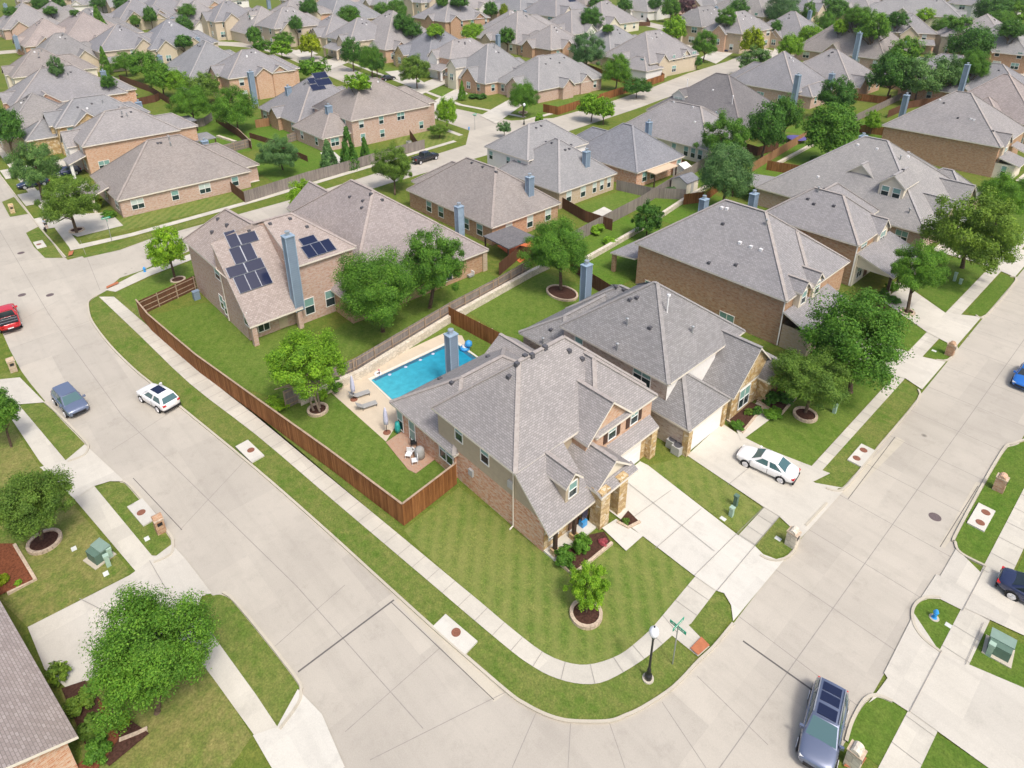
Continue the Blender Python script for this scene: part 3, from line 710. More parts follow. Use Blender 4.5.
h.wpoly([(-69.8, 26.62, 10.5), (-63.3, 26.62, 7.35), (-63.3, 26.62, 3.2), (-69.8, 26.62, 9.9)]); h.wpoly([(-69.8, 25.4, 10.5), (-69.8, 26.62, 10.5), (-69.8, 26.62, 9.9), (-69.8, 25.4, 9.9)])
h.walls(-79.4, 20.96, -66.65, 33.75, 0, 6.65); h.walls(-66.7, 26.65, -63.4, 33.74, 0, 7.15); h.walls(-66.7, 20.97, -64.0, 26.6, 0, 3.9)
for y in (21.1, 26.2): h.colm(-62.8, y, .5, 0, 2.7, 'brick_pink')
h.win('E', -63.99, 22.6, 1.5, 1.2, 1.7, 2, full='glass'); h.door('E', -63.99, 24.8, mat='garage_tan')
for px, py in ((309.5, 306), (330, 298)): y, z = onE(px, py, -63.39); h.win('E', -63.39, y, z, 1.05, 1.9)
for px, py, w in ((217, 271, 1.4), (222, 302, .9), (226, 308, .9), (246, 318, 1.0)): x, z = onS(px, py, 20.94); h.win('S', 20.94, x, max(1.3, min(z, 5.6)), w, 1.2 if w > 1.2 else 1.7, 1)
y, z = onE(285, 237, -62.95); h.chim(-62.95, y+.3, z, 1.1, 1.25, 2.2)
def onPl(px, py, X0, z0, s):
    r = _ray(px, py); t = (z0+s*X0-CAMH)/(r[2]+s*r[0]); return Vector((r[0]*t, r[1]*t, CAMH+r[2]*t))
o = onPl(240, 294, -62.4, 2.6, cs); q = onPl(273, 283, -62.4, 2.6, cs); w = (q.y-o.y)/3; up_ = Vector((-1, 0, cs)).normalized(); hh = 1.6*w
for (a, b, ww, h2) in ((0, 0, w, hh), (w, 0, w, hh), (2*w, 0, w, hh), (-.25*w, hh+.03, 1.6*w, w), (1.38*w, hh+.03, 1.6*w, w), (.7*w, hh+w+.06, w, hh), (1.72*w, hh+w+.06, w, hh), (.9*w, 2*hh+w+.1, w, hh), (1.93*w, 2*hh+w+.1, 1.6*w, w)): h.solar(o, (0, 1, 0), up_, [(a, b, ww, h2)])
se_ = (10.54-7.3)/6.75
o = onPl(308.5, 259, -63.05, 7.3, se_); q = onPl(336, 249, -63.05, 7.3, se_); w = (q.y-o.y)/3; up_ = Vector((-1, 0, se_)).normalized(); hh = 1.6*w
for (a, b, ww, h2) in ((0, 0, w, hh), (w, 0, w, hh), (2*w, 0, w, hh), (.3*w, hh+.03, 1.6*w, w)): h.solar(o, (0, 1, 0), up_, [(a, b, ww, h2)])
for px, py in ((218, 219), (227, 225), (212, 232)): h.pv(px, py, 0)
for px, py in ((249, 231), (270, 224), (290, 219), (307, 227)): h.pv(px, py, 0)
mb = MB(); mb.tube([(-69.3, 20.84, 6.5), (-69.3, 20.84, .2)], .06, 'trim', 6); h.part('downspout', mb)
h.done()
# --- house behind with the great hipped roof
h = House('house under a single broad mottled hipped roof behind the two yard trees', 'pink', 'brick_brown')
h.main(-84.6, 30.5, -59.2, 50.6, 2.95, .78, auto=False); h.gab(-90, 38, -80, 46, 3, .8, 'x')
for px, py, z in ((350, 197, 8.4), (363, 201, 8.4), (362, 208, 8), (382, 200, 8.4), (410, 210, 7), (371, 194, 9), (302, 218, 5), (378, 191, 9)): h.pv(px, py, 0)
h.colm(-59.7, 50.1, .7, 0, 2.8, 'brick_tan'); h.win('E', -59.53, 44, 1.5, 1.6, 1.6, 2)
h.done()
def E2(se, ne, ze):
    a, b = G(*se, ze), G(*ne, ze); return (a.x+b.x)/2, a.y, b.y
x1, y0, y1 = E2((495.5, 229.5), (557.7, 201.5), 2.95)
h = House('brown brick house with two blue-grey chimneys and an orange paved patio', 'brown', 'brick_brown')
h.main(x1-20.5, y0, x1, y1, 2.95, .78, auto=False); h.hip(x1-23.5, y0+3, x1-9, y1-1, 2.9, .7, auto=False)
p = G(529.7, 178.5, 7.2); h.chim(p.x, p.y, 7.4, 1.0, 1.2); p = G(459, 208, 5.6); h.chim(p.x, p.y, 5.8, 1.0, 1.2, light=True)
for px, py in ((487, 213), (532, 216), (547, 209)): pass
for k in (.25, .55, .82): h.win('E', x1-.35, y0+(y1-y0)*k, 1.6, 1.1, 1.7, pale=True)
for u in (3, 6, 12, 15): h.win('S', y0+.35, x1-u, 1.6, 1.2, 1.6, 1)
for px, py, z in ((460, 159, 8.6), (472, 163, 8.6), (483, 167, 8.2), (496, 172, 7.4), (432, 165, 7), (425, 170, 6)): h.pv(px, py, 0)
h.done()
x1, y0, y1 = E2((558.8, 192.8), (618, 173.2), 2.95)
h = House('cream and tan brick house with a two-storey white rear wall and a tall blue chimney', 'slate', 'brick_tan')
h.main(x1-15, y0, x1, y1, 2.95, .82, auto=False)
x2, y2, y3 = E2((528, 161), (589, 143), 5.6); h.hip(x2-11, y2, x2, y3, 5.65, .75, mat='stucco_white', auto=False)
p = G(586.5, 153, 7.0); h.chim(p.x, p.y, 7.2, 1.0, 1.2); p = G(529, 0+178, 4); 
for k in (.18, .42, .62, .75, .88): h.win('E', x1-.35, y0+(y1-y0)*k, 1.6, 1.1 if k < .5 else .85, 1.7, pale=True)
for u in (1.5, 3.2, 6): h.win('S', y2+.35, x2-u*1.6, 4.3, .9, 1.4)
for px, py, z in ((518, 128, 8.4), (536, 128, 8.6), (541, 126, 8.6), (546, 142, 7.6), (552, 143, 7), (565, 150, 6.8), (569, 149, 6.8), (571, 145, 6.8)): h.pv(px, py, 0)
h.done()
x1, y0, y1 = E2((639, 171), (687, 156.5), 2.95)
h = House('red brick house with a slate blue roof beside the tan patio canopy', 'blue', 'brick_red')
h.main(x1-16, y0-1, x1, y1, 2.95, .8, auto=False); h.hip(x1-21, y0+3, x1-6, y1-2, 2.9, .8, auto=False)
p = G(649, 124, 7.0); h.chim(p.x, p.y, 7.3, 1.0, 1.2)
for k in (.12, .3, .9): h.win('E', x1-.35, y0+(y1-y0)*k, 1.6, 1.2, 1.7)
h.done()
se, sw = G(709, 150.5, 2.95), G(654, 136, 2.95)
h = House('tan rear-walled house with a broad taupe roof, left of the pair of round yard trees', 'taupe', 'stucco_cream')
h.main(sw.x-9, se.y, se.x, se.y+14.5, 2.95, .8, auto=False); h.hip(se.x-17, se.y+4, se.x-2, se.y+18, 2.9, .7, auto=False)
for px, py in ((674, 142), (686, 147), (693, 149), (700, 151)): x, z = onS(px, py+4, se.y+.35); h.win('S', se.y+.35, x, 1.6, .9, 1.8)
for px, py, z in ((660, 99, 7.5), (674, 102, 7.8), (693, 107, 7.6), (695, 122, 6.2), (629, 97, 8), (638, 113, 6), (631, 114, 6)): h.pv(px, py, 2 if px > 650 else 0)
h.done()
h = House('house with a dark brown steep roof and two small roof dormers', 'dark', 'brick_brown')
e = G(744, 129.5, 2.95); h.main(e.x-24, e.y-1, e.x, e.y+20, 2.95, .8, auto=False)
p = G(684, 101, 5); h.dormer('S', e.y+2.6, p.x, 4.6, 3.0, 2.0, .8, 4, 'stucco_white', win=False); h.win('S', e.y+2.6, p.x, 5.6, 2.0, 1.3, 2, pale=True)
p = G(715, 98, 6.5); h.gab(p.x-2, e.y+6, p.x+2, e.y+11, 6.6, .8, 'y', wall=False)
p = G(716, 117, 5.5); h.chim(p.x, p.y, 6.0, 1.2, 1.4)
for px, py, z, k in ((701, 72, 10.5, 3), (697, 77, 10, 0), (713, 90, 9, 2), (732, 104, 7, 3), (687, 87, 8, 3)): h.pv(px, py, k)
h.done()
# ---------------------------------------------------------------- lower left: roof at the picture edge
h = House('red brick house at the bottom left corner, only its wide pinkish roof in view', 'pink', 'brick_red', (-30.15, -2.1), R(7.7))
h.gab(-24, -20, 0, 0, 2.85, .5, 'x', .45, mat='brick_red')
h.wpoly([(-.44, -4.2, .1), (-.44, -3.9, .1), (-.44, -3.9, 3.8), (-.44, -4.2, 3.6)], 'trim_white')
h.win('E', -.44, -6.5, 1.6, 1.6, 1.6, 2); h.gdoor('E', -.44, -12)
h.done()

# ---------------------------------------------------------------- the houses farther off
def far(label, se, z, W, D, p=.78, roof='taupe', wall='brick_pink', rot=0.0, ch=(), extra=(), seed=0, faces='SE', dens=.7, g=True):
    o = G(se[0], se[1], z); u = min(1, max(0, (dist(o)-125)/190)); k_ = 1+.42*u
    o = G(se[0], se[1], z*k_)
    h = House(label, roof, wall, (o.x, o.y), rot); h.sc = k_
    W *= 1.06; D *= 1.04; rn = random.Random(int(se[0]*7+se[1]*13))
    h.main(-W, 0, 0, D, z, p)
    a = rn.uniform(.2, .4)
    h.hip(-W-rn.uniform(1, 4), D*rn.uniform(.1, .3), -W*.35, D*rn.uniform(.75, 1.0), z-.05, p*.97, auto=False)
    h.hip(-W*rn.uniform(.6, .8), D*.3, -W*rn.uniform(.08, .2), D+rn.uniform(1.5, 4), z-.08, p, auto=False)
    if g and len(extra) < 2:
        yy = D*rn.uniform(.08, .4); h.gab(-W*.5-6, yy, rn.uniform(.5, 1.4), yy+rn.uniform(4.2, 6), z, p*1.08, 'x', mat=wall)
        xx = -W*rn.uniform(.55, .85); h.gab(xx, -rn.uniform(.5, 1.3), xx+rn.uniform(4.2, 6), D*.5, z, p*1.08, 'y', mat=wall)
        if D > 14 and rn.random() < .6: yy = D*.62; h.gab(-W*.45, yy, rn.uniform(-.2, .5), yy+rn.uniform(3.6, 5), z, p, 'x', mat=wall)
    for ex in extra:
        k = ex[0]
        if k == 'h': h.hip(*ex[1:7], mat=(ex[7] if len(ex) > 7 else None))
        elif k == 'gE': c, y, w, ze, mt = ex[1:6]; h.gab(c-8, y-w/2, c, y+w/2, ze, .95, 'x', mat=mt); h.win('E', c-.29, y, ze*.55, 1.2, 1.5, 2)
        elif k == 'gS': c, x, w, ze, mt = ex[1:6]; h.gab(x-w/2, c, x+w/2, c+8, ze, .95, 'y', mat=mt); h.win('S', c+.29, x, ze*.55, 1.2, 1.5, 2)
        elif k == 'pS':   # porch roof along the south front
            x0, x1, dz, mt = ex[1:5]; h.slab([(x0, .3, dz+1.1), (x1, .3, dz+1.1), (x1, -2.6, dz), (x0, -2.6, dz)])
            for xx in (x0+.5, x1-.5): h.colm(xx, -2.2, .45, 0, dz-.1, mt)
        elif k == 'pE':
            y0, y1, dz, mt = ex[1:5]; h.slab([(-.3, y0, dz+1.1), (2.6, y0, dz), (2.6, y1, dz), (-.3, y1, dz+1.1)])
            for yy in (y0+.5, y1-.5): h.colm(2.2, yy, .45, 0, dz-.1, mt)
        elif k == 'dS': h.dormer('S', ex[1], ex[2], ex[3], ex[4], ex[5], .9, 4, ex[6])
        elif k == 'dE': h.dormer('E', ex[1], ex[2], ex[3], ex[4], ex[5], .9, 4, ex[6])
        elif k == 'gdS': h.gdoor('S', ex[1], ex[2], 4.6, 2.2, ex[3] if len(ex) > 3 else 'garage_tan')
        elif k == 'gdE': h.gdoor('E', ex[1], ex[2], 4.6, 2.2, ex[3] if len(ex) > 3 else 'garage_tan')
        elif k == 'sol':
            zz = lambda x: z+(-x)*p
            for (a, b, w, hh) in ((0, 0, 3.2, 1.7), (.3, 1.9, 3.0, 1.6)): h.solar((ex[1], ex[2], zz(ex[1])), (0, 1, 0), Vector((-1, 0, p)).normalized(), [(a, b, w, hh)])
    for (cx, cy, cb, zb) in ch:
        q = G(cx, cb, zb); r = _ray(cx, cy); tt = q.xy.length/math.hypot(r[0], r[1]); l = h.rm.transposed() @ (q-h.o)/h.sc; h.chim(l.x, l.y, (CAMH+r[2]*tt)/h.sc, 1.2, 1.3, max(0, zb-2.5)/h.sc)
    h.auto(seed+len(ALL_HOUSES), faces, dens); h.vents(len(ALL_HOUSES), 4)
    return h.done()
# west of the cross street, fronting the left street
far('one-storey pink brick house with a plain hipped roof at the left street corner', (117, 201), 2.95, 15, 20, .78, 'brown', 'brick_pink', ch=((207, 141, 155, 2.6),), extra=(('pS', -9, -5, 2.7, 'stucco_cream'),), g=False, dens=1)
far('two-storey red brick house with white trim above a dark car in its drive', (82, 147), 5.6, 11.5, 16, .7, 'taupe', 'brick_orange', ch=((171, 117, 136, 3), (142, 102, 119, 3),), extra=(('gS', -1.5, -8, 5, 4.6, 'stucco_white'), ('pS', -5, -.5, 2.8, 'trim_white')))
far('narrow stone fronted house with a low porch roof, between two brick houses on the left', (55, 128), 5.6, 9.5, 15, .8, 'slate', 'stone_gold', extra=(('h', -10, -5, -2, 4, 3.6, .7, 'stone_gold'),))
far('large taupe roofed house with a red brick side wall near the left edge', (12, 108), 5.4, 15, 21, .75, 'taupe', 'brick_red', ch=((107, 71, 89, 3),), extra=(('h', -9, 3, -1, 16, 5.3, .8),))
far('dull grey roof at the left edge beside the large taupe roof', (0, 140), 3.0, 16, 16, .78, 'grey', 'brick_tan')
# corner house and its row, north of that
far('long two-storey brown brick corner house with white windows, one chimney and a vine fence', (351, 121), 5.5, 15, 18.5, .72, 'brown', 'brick_pink', ch=((331, 106, 129, 3),), extra=(('h', -14, -6, -1, 4, 2.9, .75), ('sol', -8, -2)), dens=.5)
far('taupe hipped house with a covered back patio, left of the corner house', (298, 124), 2.95, 18, 18, .78, 'taupe', 'brick_brown', ch=((291, 87, 110, 3),), extra=(('sol', -6, 7),), dens=.5)
far('grey house with a pink brick upper wall and a tall chimney against it', (228, 79), 5.6, 13, 16, .72, 'taupe', 'brick_orange', ch=((254, 72, 97, 3), (212, 53, 71, 3.5),))
far('wide grey roofed house behind the row of yard trees', (187, 82), 2.95, 20, 18, .8, 'slate', 'siding_grey', ch=((199.5, 38, 51, 4), (160, 56, 63, 3),))
# row facing the far left street
far('tan house at the left edge with a yellow garage door', (12, 78), 5.4, 12, 14, .8, 'brown', 'stucco_cream', extra=(('gdE', -.3, 6),))
far('dark roofed house with twin tan gables, near the left edge', (33, 67), 2.95, 15, 17, .85, 'grey', 'brick_tan', extra=(('gE', .8, 4, 6, 3.2, 'brick_cream'), ('gE', 1.2, 12, 6, 3.2, 'brick_cream')), ch=((17, 36, 44, 4),))
far('cream house with dark shutters and an arched stone entry', (98, 52), 5.4, 14, 15, .75, 'taupe', 'brick_cream', extra=(('gE', .8, 11, 6, 5.0, 'brick_cream'), ('pE', .5, 6, 2.8, 'stucco_cream')))
far('blue-grey roofed house with twin cream gables and arched windows', (150, 50), 5.0, 15, 16, .8, 'blue', 'brick_cream', extra=(('gE', .8, 4, 5.5, 4.6, 'brick_cream'), ('gE', .9, 11, 5.5, 4.8, 'brick_cream')), ch=((161, 56, 64, 3),))
far('low taupe roof with a grey fence in front, beyond the cream gables', (180, 29), 2.95, 17, 17, .8, 'taupe', 'stucco_white', ch=((174, 18, 26, 4),))
far('tan two-storey house with a plain side wall and a blue chimney', (214, 22), 5.4, 12, 14, .8, 'taupe', 'brick_cream', ch=((214, 12, 20, 6),))
far('taupe roofed house with a tan front gable and a small roof dormer', (250, 35), 2.95, 19, 16, .82, 'taupe', 'brick_cream', extra=(('gE', .8, 7, 6, 3.6, 'brick_cream'), ('dS', 4, -8, 6, 2, 1.6, 'stucco_white')))
far('mottled brown roofed house at the left, with a red brick end wall', (61, 46), 2.95, 24, 18, .8, 'pink', 'brick_red')
far('dark grey hipped house in the upper left, with a shadowed brick side', (65, 40), 2.95, 17, 19, .82, 'grey', 'brick_brown')
far('cream gabled house half hidden by a slim tree, upper left', (118, 22), 2.95, 15, 15, .8, 'taupe', 'brick_cream', extra=(('gE', .8, 5, 6, 3.2, 'brick_cream'),))
far('taupe hipped house with a round shrub before it, upper left', (146, 18), 2.95, 17, 16, .8, 'taupe', 'brick_tan', ch=((139, 0, 8, 5),))
far('house with a covered back porch above a red fence, top left', (36, 8), 2.95, 24, 16, .75, 'slate', 'stucco_white', ch=((7, 4, 12, 4),))
far('grey house behind the red fence, top left', (86, 5), 2.95, 17, 15, .75, 'slate', 'stucco_white')
far('red brick house behind the tan two-storey house, top', (176, 9), 5.0, 18, 16, .75, 'taupe', 'brick_red')
# row facing the cross street, upper centre left
far('tan house with a garage and a dark car outside', (274, 29), 5.4, 12, 15, .8, 'taupe', 'brick_cream', extra=(('gdE', -.3, 8), ('gE', .8, 4, 5, 4.6, 'brick_cream')), ch=((269, 0, 6, 8),))
far('red brick house with a cream gable and dark porch', (283, 17), 5.4, 11, 16, .75, 'taupe', 'brick_red', extra=(('gE', .8, 10, 5, 5.0, 'brick_cream'), ('pE', 1, 7, 2.8, 'trim_white')))
far('long grey roof beyond the red brick house', (330, 22), 2.95, 22, 18, .78, 'slate', 'brick_tan', ch=((341, 0, 4, 7),))
far('low taupe house with an arched tan entry and white rear wall', (325, 38), 2.95, 14, 14, .75, 'taupe', 'brick_cream', extra=(('gS', -1, -5, 5, 3.2, 'brick_cream'),))
far('tan two-storey house with a stone porch behind the yellow tree', (350, 42), 5.3, 13, 15, .75, 'taupe', 'brick_cream', extra=(('pS', -11, -3, 3.0, 'brick_cream'), ('gS', -1, -4, 4.5, 4.8, 'brick_cream')))
far('house with a wide taupe roof and a small brick dormer triangle', (385, 50), 3.6, 22, 20, .82, 'taupe', 'brick_orange', ch=((385, 18, 26, 6), (413, 34, 41, 4),), extra=(('dS', 3, -12, 5.4, 2.4, 1, 'brick_red'),))
far('blue-grey roofed house with a stone entry above a parked black car', (428, 62), 2.95, 16, 18, .82, 'blue', 'brick_tan', extra=(('gS', -1, -12, 5, 3.6, 'stone_gold'), ('gdS', .3, -5, 'paint_navy')), ch=())
far('red brick two-storey house with a white porch and black shutters', (450, 59), 5.5, 9, 15, .75, 'taupe', 'brick_red', extra=(('gS', -.8, -6.5, 4, 5.2, 'stucco_white'), ('pS', -8.6, -.4, 2.8, 'trim_white')))
far('brick house with a tall cream entry tower and a steep slate roof', (485, 84), 2.95, 15, 17, .95, 'slate', 'brick_orange', extra=(('gS', -.8, -12, 4, 5.4, 'stucco_cream'), ('gS', -.4, -6, 6, 3.2, 'brick_brown'), ('gE', .8, 11, 5, 2.9, 'brick_red'), ('gdS', .29, -13.6)), ch=((498, 35, 44, 5),))
far('two-storey brick house with grey back windows and a tall blue chimney', (445, 22), 5.5, 16, 17, .7, 'taupe', 'brick_brown', ch=((430, 9, 20, 6),))
far('long taupe roof behind the house with the cream entry tower', (508, 40), 2.95, 17, 18, .75, 'taupe', 'brick_pink')
far('tan house with a white balcony gable at the top edge', (421, 3), 5.3, 13, 14, .8, 'slate', 'brick_cream', extra=(('gE', .8, 6, 6, 5, 'brick_cream'),))
far('grey roofed house at the top edge, left of the tan balcony house', (386, 7), 2.95, 20, 15, .75, 'slate', 'brick_tan')
far('pale taupe roof at the top edge with a white gable end', (468, 9), 5.0, 18, 16, .75, 'taupe', 'stucco_white')
far('pink gabled house with a red roofed turret, top centre', (520, 13), 4.5, 18, 14, .75, 'slate', 'brick_pink', extra=(('gE', .8, 6, 4, 5.2, 'brick_red'),))
# east of it
far('one-storey pink brick house with a red board fence around its corner yard', (538.5, 91), 2.95, 14.5, 22, .78, 'slate', 'brick_pink')
far('taupe house with a thin blue chimney and a teal barbecue yard', (516, 44), 2.95, 18, 20, .78, 'taupe', 'brick_tan', ch=((524, 11, 28, 5),), extra=(('h', -14, 5, -3, 22, 5.3, .7),))
far('taupe house with a covered back porch and a short blue chimney', (551, 50), 2.95, 13, 14, .8, 'taupe', 'brick_brown', ch=((548, 33, 43, 3.5),))
far('low cream walled house with a peaked taupe roof, upper centre', (572, 35), 2.95, 14, 18, .8, 'taupe', 'stucco_white')
far('cream gabled house with solar panels on its roof, top centre', (556, 17), 5.3, 15, 17, .85, 'taupe', 'stucco_cream', extra=(('gE', .8, 5, 7, 4.8, 'stucco_cream'), ('sol', -4, 10)))
far('tan house with a plain taupe roof beside the dark brown fence, top centre', (603, 26), 2.95, 15, 18, .78, 'taupe', 'stucco_cream')
far('slate roofed house behind the round street tree', (611, 56), 2.95, 15, 18, .8, 'slate', 'brick_tan')
far('two-storey cream brick house with a blue chimney and white back porch', (650, 64), 4.2, 15, 21, .8, 'taupe', 'brick_cream', ch=((634.5, 45, 60, 4),), extra=(('h', -9, -2.5, 1, 5, 2.9, .7, 'stucco_white'),), dens=.4)
far('grey roofed house with a cream entry tower facing the street end', (702, 27), 5.5, 10, 17, .9, 'grey', 'brick_tan', extra=(('gS', -.9, -8, 4, 5.3, 'stucco_cream'), ('h', -2, 4, 6, 18, 2.9, .8)), ch=((714.5, 7, 20, 5),))
far('tan brick house with a white garage door and a purple car outside', (742, 34), 5.5, 12, 17, .78, 'taupe', 'brick_tan', extra=(('gS', -.8, -7, 5, 5.0, 'brick_orange'), ('gdS', .29, -9, 'trim_white')))
far('pale grey house by the back fence at the top', (648, 12), 2.95, 15, 16, .75, 'slate', 'stucco_white', ch=((644, 0, 6, 4),))
far('grey roof behind the tall trees, top right of centre', (716, 8), 2.95, 17, 17, .8, 'slate', 'brick_tan', ch=((726, 2, 10, 4),))
far('dark grey house with a small white gable, behind the bushy tree at the top', (764, 17), 4.2, 19, 16, .8, 'grey', 'brick_tan', extra=(('gS', -.8, -6, 5, 3.6, 'stucco_white'),))
far('tan house with a steep taupe roof and a white window below the dark tree', (805, 40), 3.2, 16, 15, .85, 'taupe', 'brick_cream', extra=(('gS', -.8, -9, 5, 3, 'brick_tan'),), ch=((809, 11, 19, 6),))
far('tan house with a tall blue chimney at the top edge', (812, 12), 5.4, 14, 15, .8, 'taupe', 'brick_cream', ch=((801, -2, 15, 5),))
far('plain tan walled house at the top edge among trees', (872, 12), 5.2, 17, 16, .75, 'taupe', 'brick_cream')
# three roofs right of centre
far('pink sided house with a pale roof and a leaning blue chimney, behind the purple trampoline', (796, 93), 3.6, 16, 17, .85, 'taupe', 'brick_pink', ch=((794, 75, 100, 3),), extra=(('h', -14, 4, -2, 15, 3.5, .9), ('h', -2, 2, 3, 13, 2.9, .8)))
far('taupe hipped house with a short blue chimney next to the pale roof', (853, 88.5), 2.95, 18, 17, .78, 'taupe', 'brick_orange', ch=((830, 74, 86, 4),))
far('steep roofed house with the longest blue chimney lying along its roof', (886, 60), 2.95, 23, 20, .95, 'brown', 'brick_pink', ch=((855, 33, 57, 5),))
# upper right
far('tan two-storey house with a red brick corner and a front gable, upper right', (938, 34), 5.5, 14, 12, .75, 'taupe', 'brick_tan', rot=R(28), extra=(('gS', -.8, -7, 5, 5, 'brick_cream'), ('pS', -4.5, -.5, 2.8, 'brick_red')))
far('yellow brick house with a wide roof behind the roundest dark tree', (1006, 42), 5.4, 15, 16, .75, 'taupe', 'brick_cream', extra=(('gE', .8, 4, 5, 5, 'brick_cream'),))
far('very long pale house at the top right with a red garden gazebo', (962, 18), 5.2, 26, 14, .7, 'slate', 'stucco_cream', rot=R(15), ch=((941, 7, 14, 6),))
far('grey roofed house under the leaning blue chimney, right side', (985, 90), 2.95, 20, 16, .7, 'taupe', 'brick_brown')
far('brown brick house at the right edge with a teal back window', (1030, 104), 2.95, 25, 17, .72, 'taupe', 'brick_red', faces='S')
far('dark shaded house at the right edge, upper right', (1030, 56), 4.6, 18, 16, .75, 'slate', 'brick_brown')
far('mottled taupe house against the left edge, by the first leaning chimney', (24, 47), 2.95, 17, 15, .8, 'pink', 'brick_red')
far('grey hipped roof low in the top left corner, below the back porch house', (34, 27), 2.95, 17, 15, .8, 'grey', 'brick_tan')
far('taupe hipped roof touching the left edge near the top', (2, 30), 2.95, 18, 16, .8, 'taupe', 'brick_pink')
far('slate roof between the slim upright tree and the hipped house, top left', (118, 8), 2.95, 16, 15, .8, 'slate', 'brick_tan')
# a last row fading out along the top edge
rnd = random.Random(5)
tops = [(22, 2, 'brown roofed'), (112, 2, 'grey gabled'), (150, 3, 'taupe'), (205, 2, 'cream'), (300, 3, 'pink brick'), (350, 2, 'red roofed'), (500, 1, 'tan walled'), (548, 3, 'white walled'), (585, 5, 'low slate'), (668, 2, 'pinkish'), (690, 4, 'flat grey'), (770, 2, 'peaked grey'), (838, 2, 'mottled'), (905, 3, 'blue-grey'), (985, 4, 'brown walled'), (1015, 8, 'tan roofed')]
for i, (x, y, d) in enumerate(tops):
    far('%s house cut by the top edge, %s' % (d, ['far left', 'beyond the red fence', 'past the slim tree', 'behind the tan side wall', 'above the long grey roof', 'over the round green tree', 'beside the yellow-green tree', 'behind the solar roof', 'next to the dark street tree', 'behind the brown boundary fence', 'over the tower house', 'right of the bushy dark tree', 'behind the three dark trees', 'left of the very long house', 'behind the red gazebo', 'in the far right trees'][i]),
        (x, y), 3.0 if i % 3 else 5.2, 17, 15, .75, ['brown', 'slate', 'taupe', 'taupe', 'taupe', 'pink', 'slate', 'taupe'][i % 8], ['brick_tan', 'brick_pink', 'brick_cream', 'stucco_white'][i % 4], seed=i)
# ---------------------------------------------------------------- ground, streets, walks
def V2(l, z=0.0): return [Vector((p[0], p[1], z)) for p in l]
def gp(l, z=0.0):
    o = []
    for p in l: q = G(*p); o.append(Vector((q.x, q.y, z)))
    return o
LAY = [0]
LEV = {'driveway': .082, 'front_walk': .118, 'kerb_ramp': .155, 'mulch_bed': .16, 'pool_deck': .05, 'orange_patio': .05, 'back_patio': .05, 'brick_patio': .085}
def sheet(name, polys, mat, z, thick=0.0, label=None):
    mb = MB()
    z = LEV.get(name, z)
    for pl in polys:
        LAY[0] += 1; zz = z + (LAY[0] % 100)*.0003 if z > .009 else z
        P = [Vector((q[0], q[1], zz)) for q in pl]
        if thick: mb.prism(P, thick, mat)
        else: mb.poly(P, mat, up=(0, 0, 1))
    return struct(name, mb)
def ribbon(mb, pts, w, z, mat, h=0.0):
    """flat or raised strip of width w along pts"""
    pts = [Vector((p[0], p[1], 0)) for p in pts]; L, Rr = [], []
    for i, p in enumerate(pts):
        d = (pts[min(i+1, len(pts)-1)]-pts[max(i-1, 0)]).normalized(); n = Vector((-d.y, d.x, 0))
        L.append(p+n*w/2); Rr.append(p-n*w/2)
    up = Vector((0, 0, z+h))
    for i in range(len(pts)-1):
        mb.poly([L[i]+up, Rr[i]+up, Rr[i+1]+up, L[i+1]+up], mat, up=(0, 0, 1))
        if h:
            b = Vector((0, 0, z))
            mb.poly([L[i]+up, L[i+1]+up, L[i+1]+b, L[i]+b], mat); mb.poly([Rr[i+1]+up, Rr[i]+up, Rr[i]+b, Rr[i+1]+b], mat)
sheet('ground', [[(-1600, -400), (400, -400), (400, 1600), (-1600, 1600)]], 'grass_base', 0)
# street edges, surveyed
A_N = [(-420, 11.5), (-200, 10.8)] + [tuple(q[:2]) for q in gp([(0, 175), (40, 228), (66, 258)])]
VN = [(100, 293), (91, 299), (90, 306), (94, 320), (112, 344), (135, 367), (152, 381), (178, 402), (256, 466), (320, 522), (376, 573), (431, 623), (470, 657), (512, 693), (527, 703), (542, 711), (558, 717), (575, 720), (607, 719), (625, 713), (642, 705), (672, 685), (697, 659), (712, 645), (732, 621)]
ECOR = smooth_poly(gp([(x-1.5, y+2) for x, y in VN[:18]]+[(x+1, y+3) for x, y in VN[18:]]), 4)
B_W = [tuple(ECOR[-1][:2]), (-11.85, 34), (-12.0, 60), (-12.3, 90), (-12.6, 150), (-13.5, 230)]
B_E = [(-3.95, 26.0), (-4.0, 40), (-3.9, 60), (-3.8, 90), (-3.8, 150), (-4, 230)]
A_S = smooth_poly([(-420, 1.0), (-200, 1.5), (-110, 1.8)] + [tuple(G(*p)[:2]) for p in ((10, 350), (40, 395), (85, 445), (120, 482), (170, 545), (212, 595), (255, 643), (298, 690), (318, 720))] + [(-21.5, 6.6)], 3)
road = [tuple(q[:2]) for q in A_S] + [(-20.5, -30), (-3.95, -30)] + B_E + B_W[::-1] + [tuple(q[:2]) for q in ECOR[::-1]]
C_W = [(-99.6, 11.2), (-99.4, 20), (-100.2, 44), (-103, 68), (-105, 84), (-113, 91.5), (-133, 92.5), (-165, 96), (-225, 104)]
road += [(-90.0, 18.5), (-91.4, 24), (-94.3, 42), (-96.0, 60), (-96.6, 76), (-97.0, 95), (-98, 110), (-100.5, 135), (-104, 160), (-108, 185), (-112, 215), (-120, 240), (-127, 238), (-121, 210), (-118, 183), (-113, 158), (-109.5, 135), (-108, 113), (-113, 104), (-133, 101.5), (-165, 106), (-225, 115)] + C_W[::-1] + [(q[0], q[1]) for q in A_N[::-1]]
sheet('road', [road], 'road_concrete', .004)
fr = MB()
ribbon(fr, smooth_poly([(-222, 109.5), (-262, 108), (-292, 86), (-306, 50), (-314, 0), (-322, -60)], 4), 9, .0062, 'road_concrete')
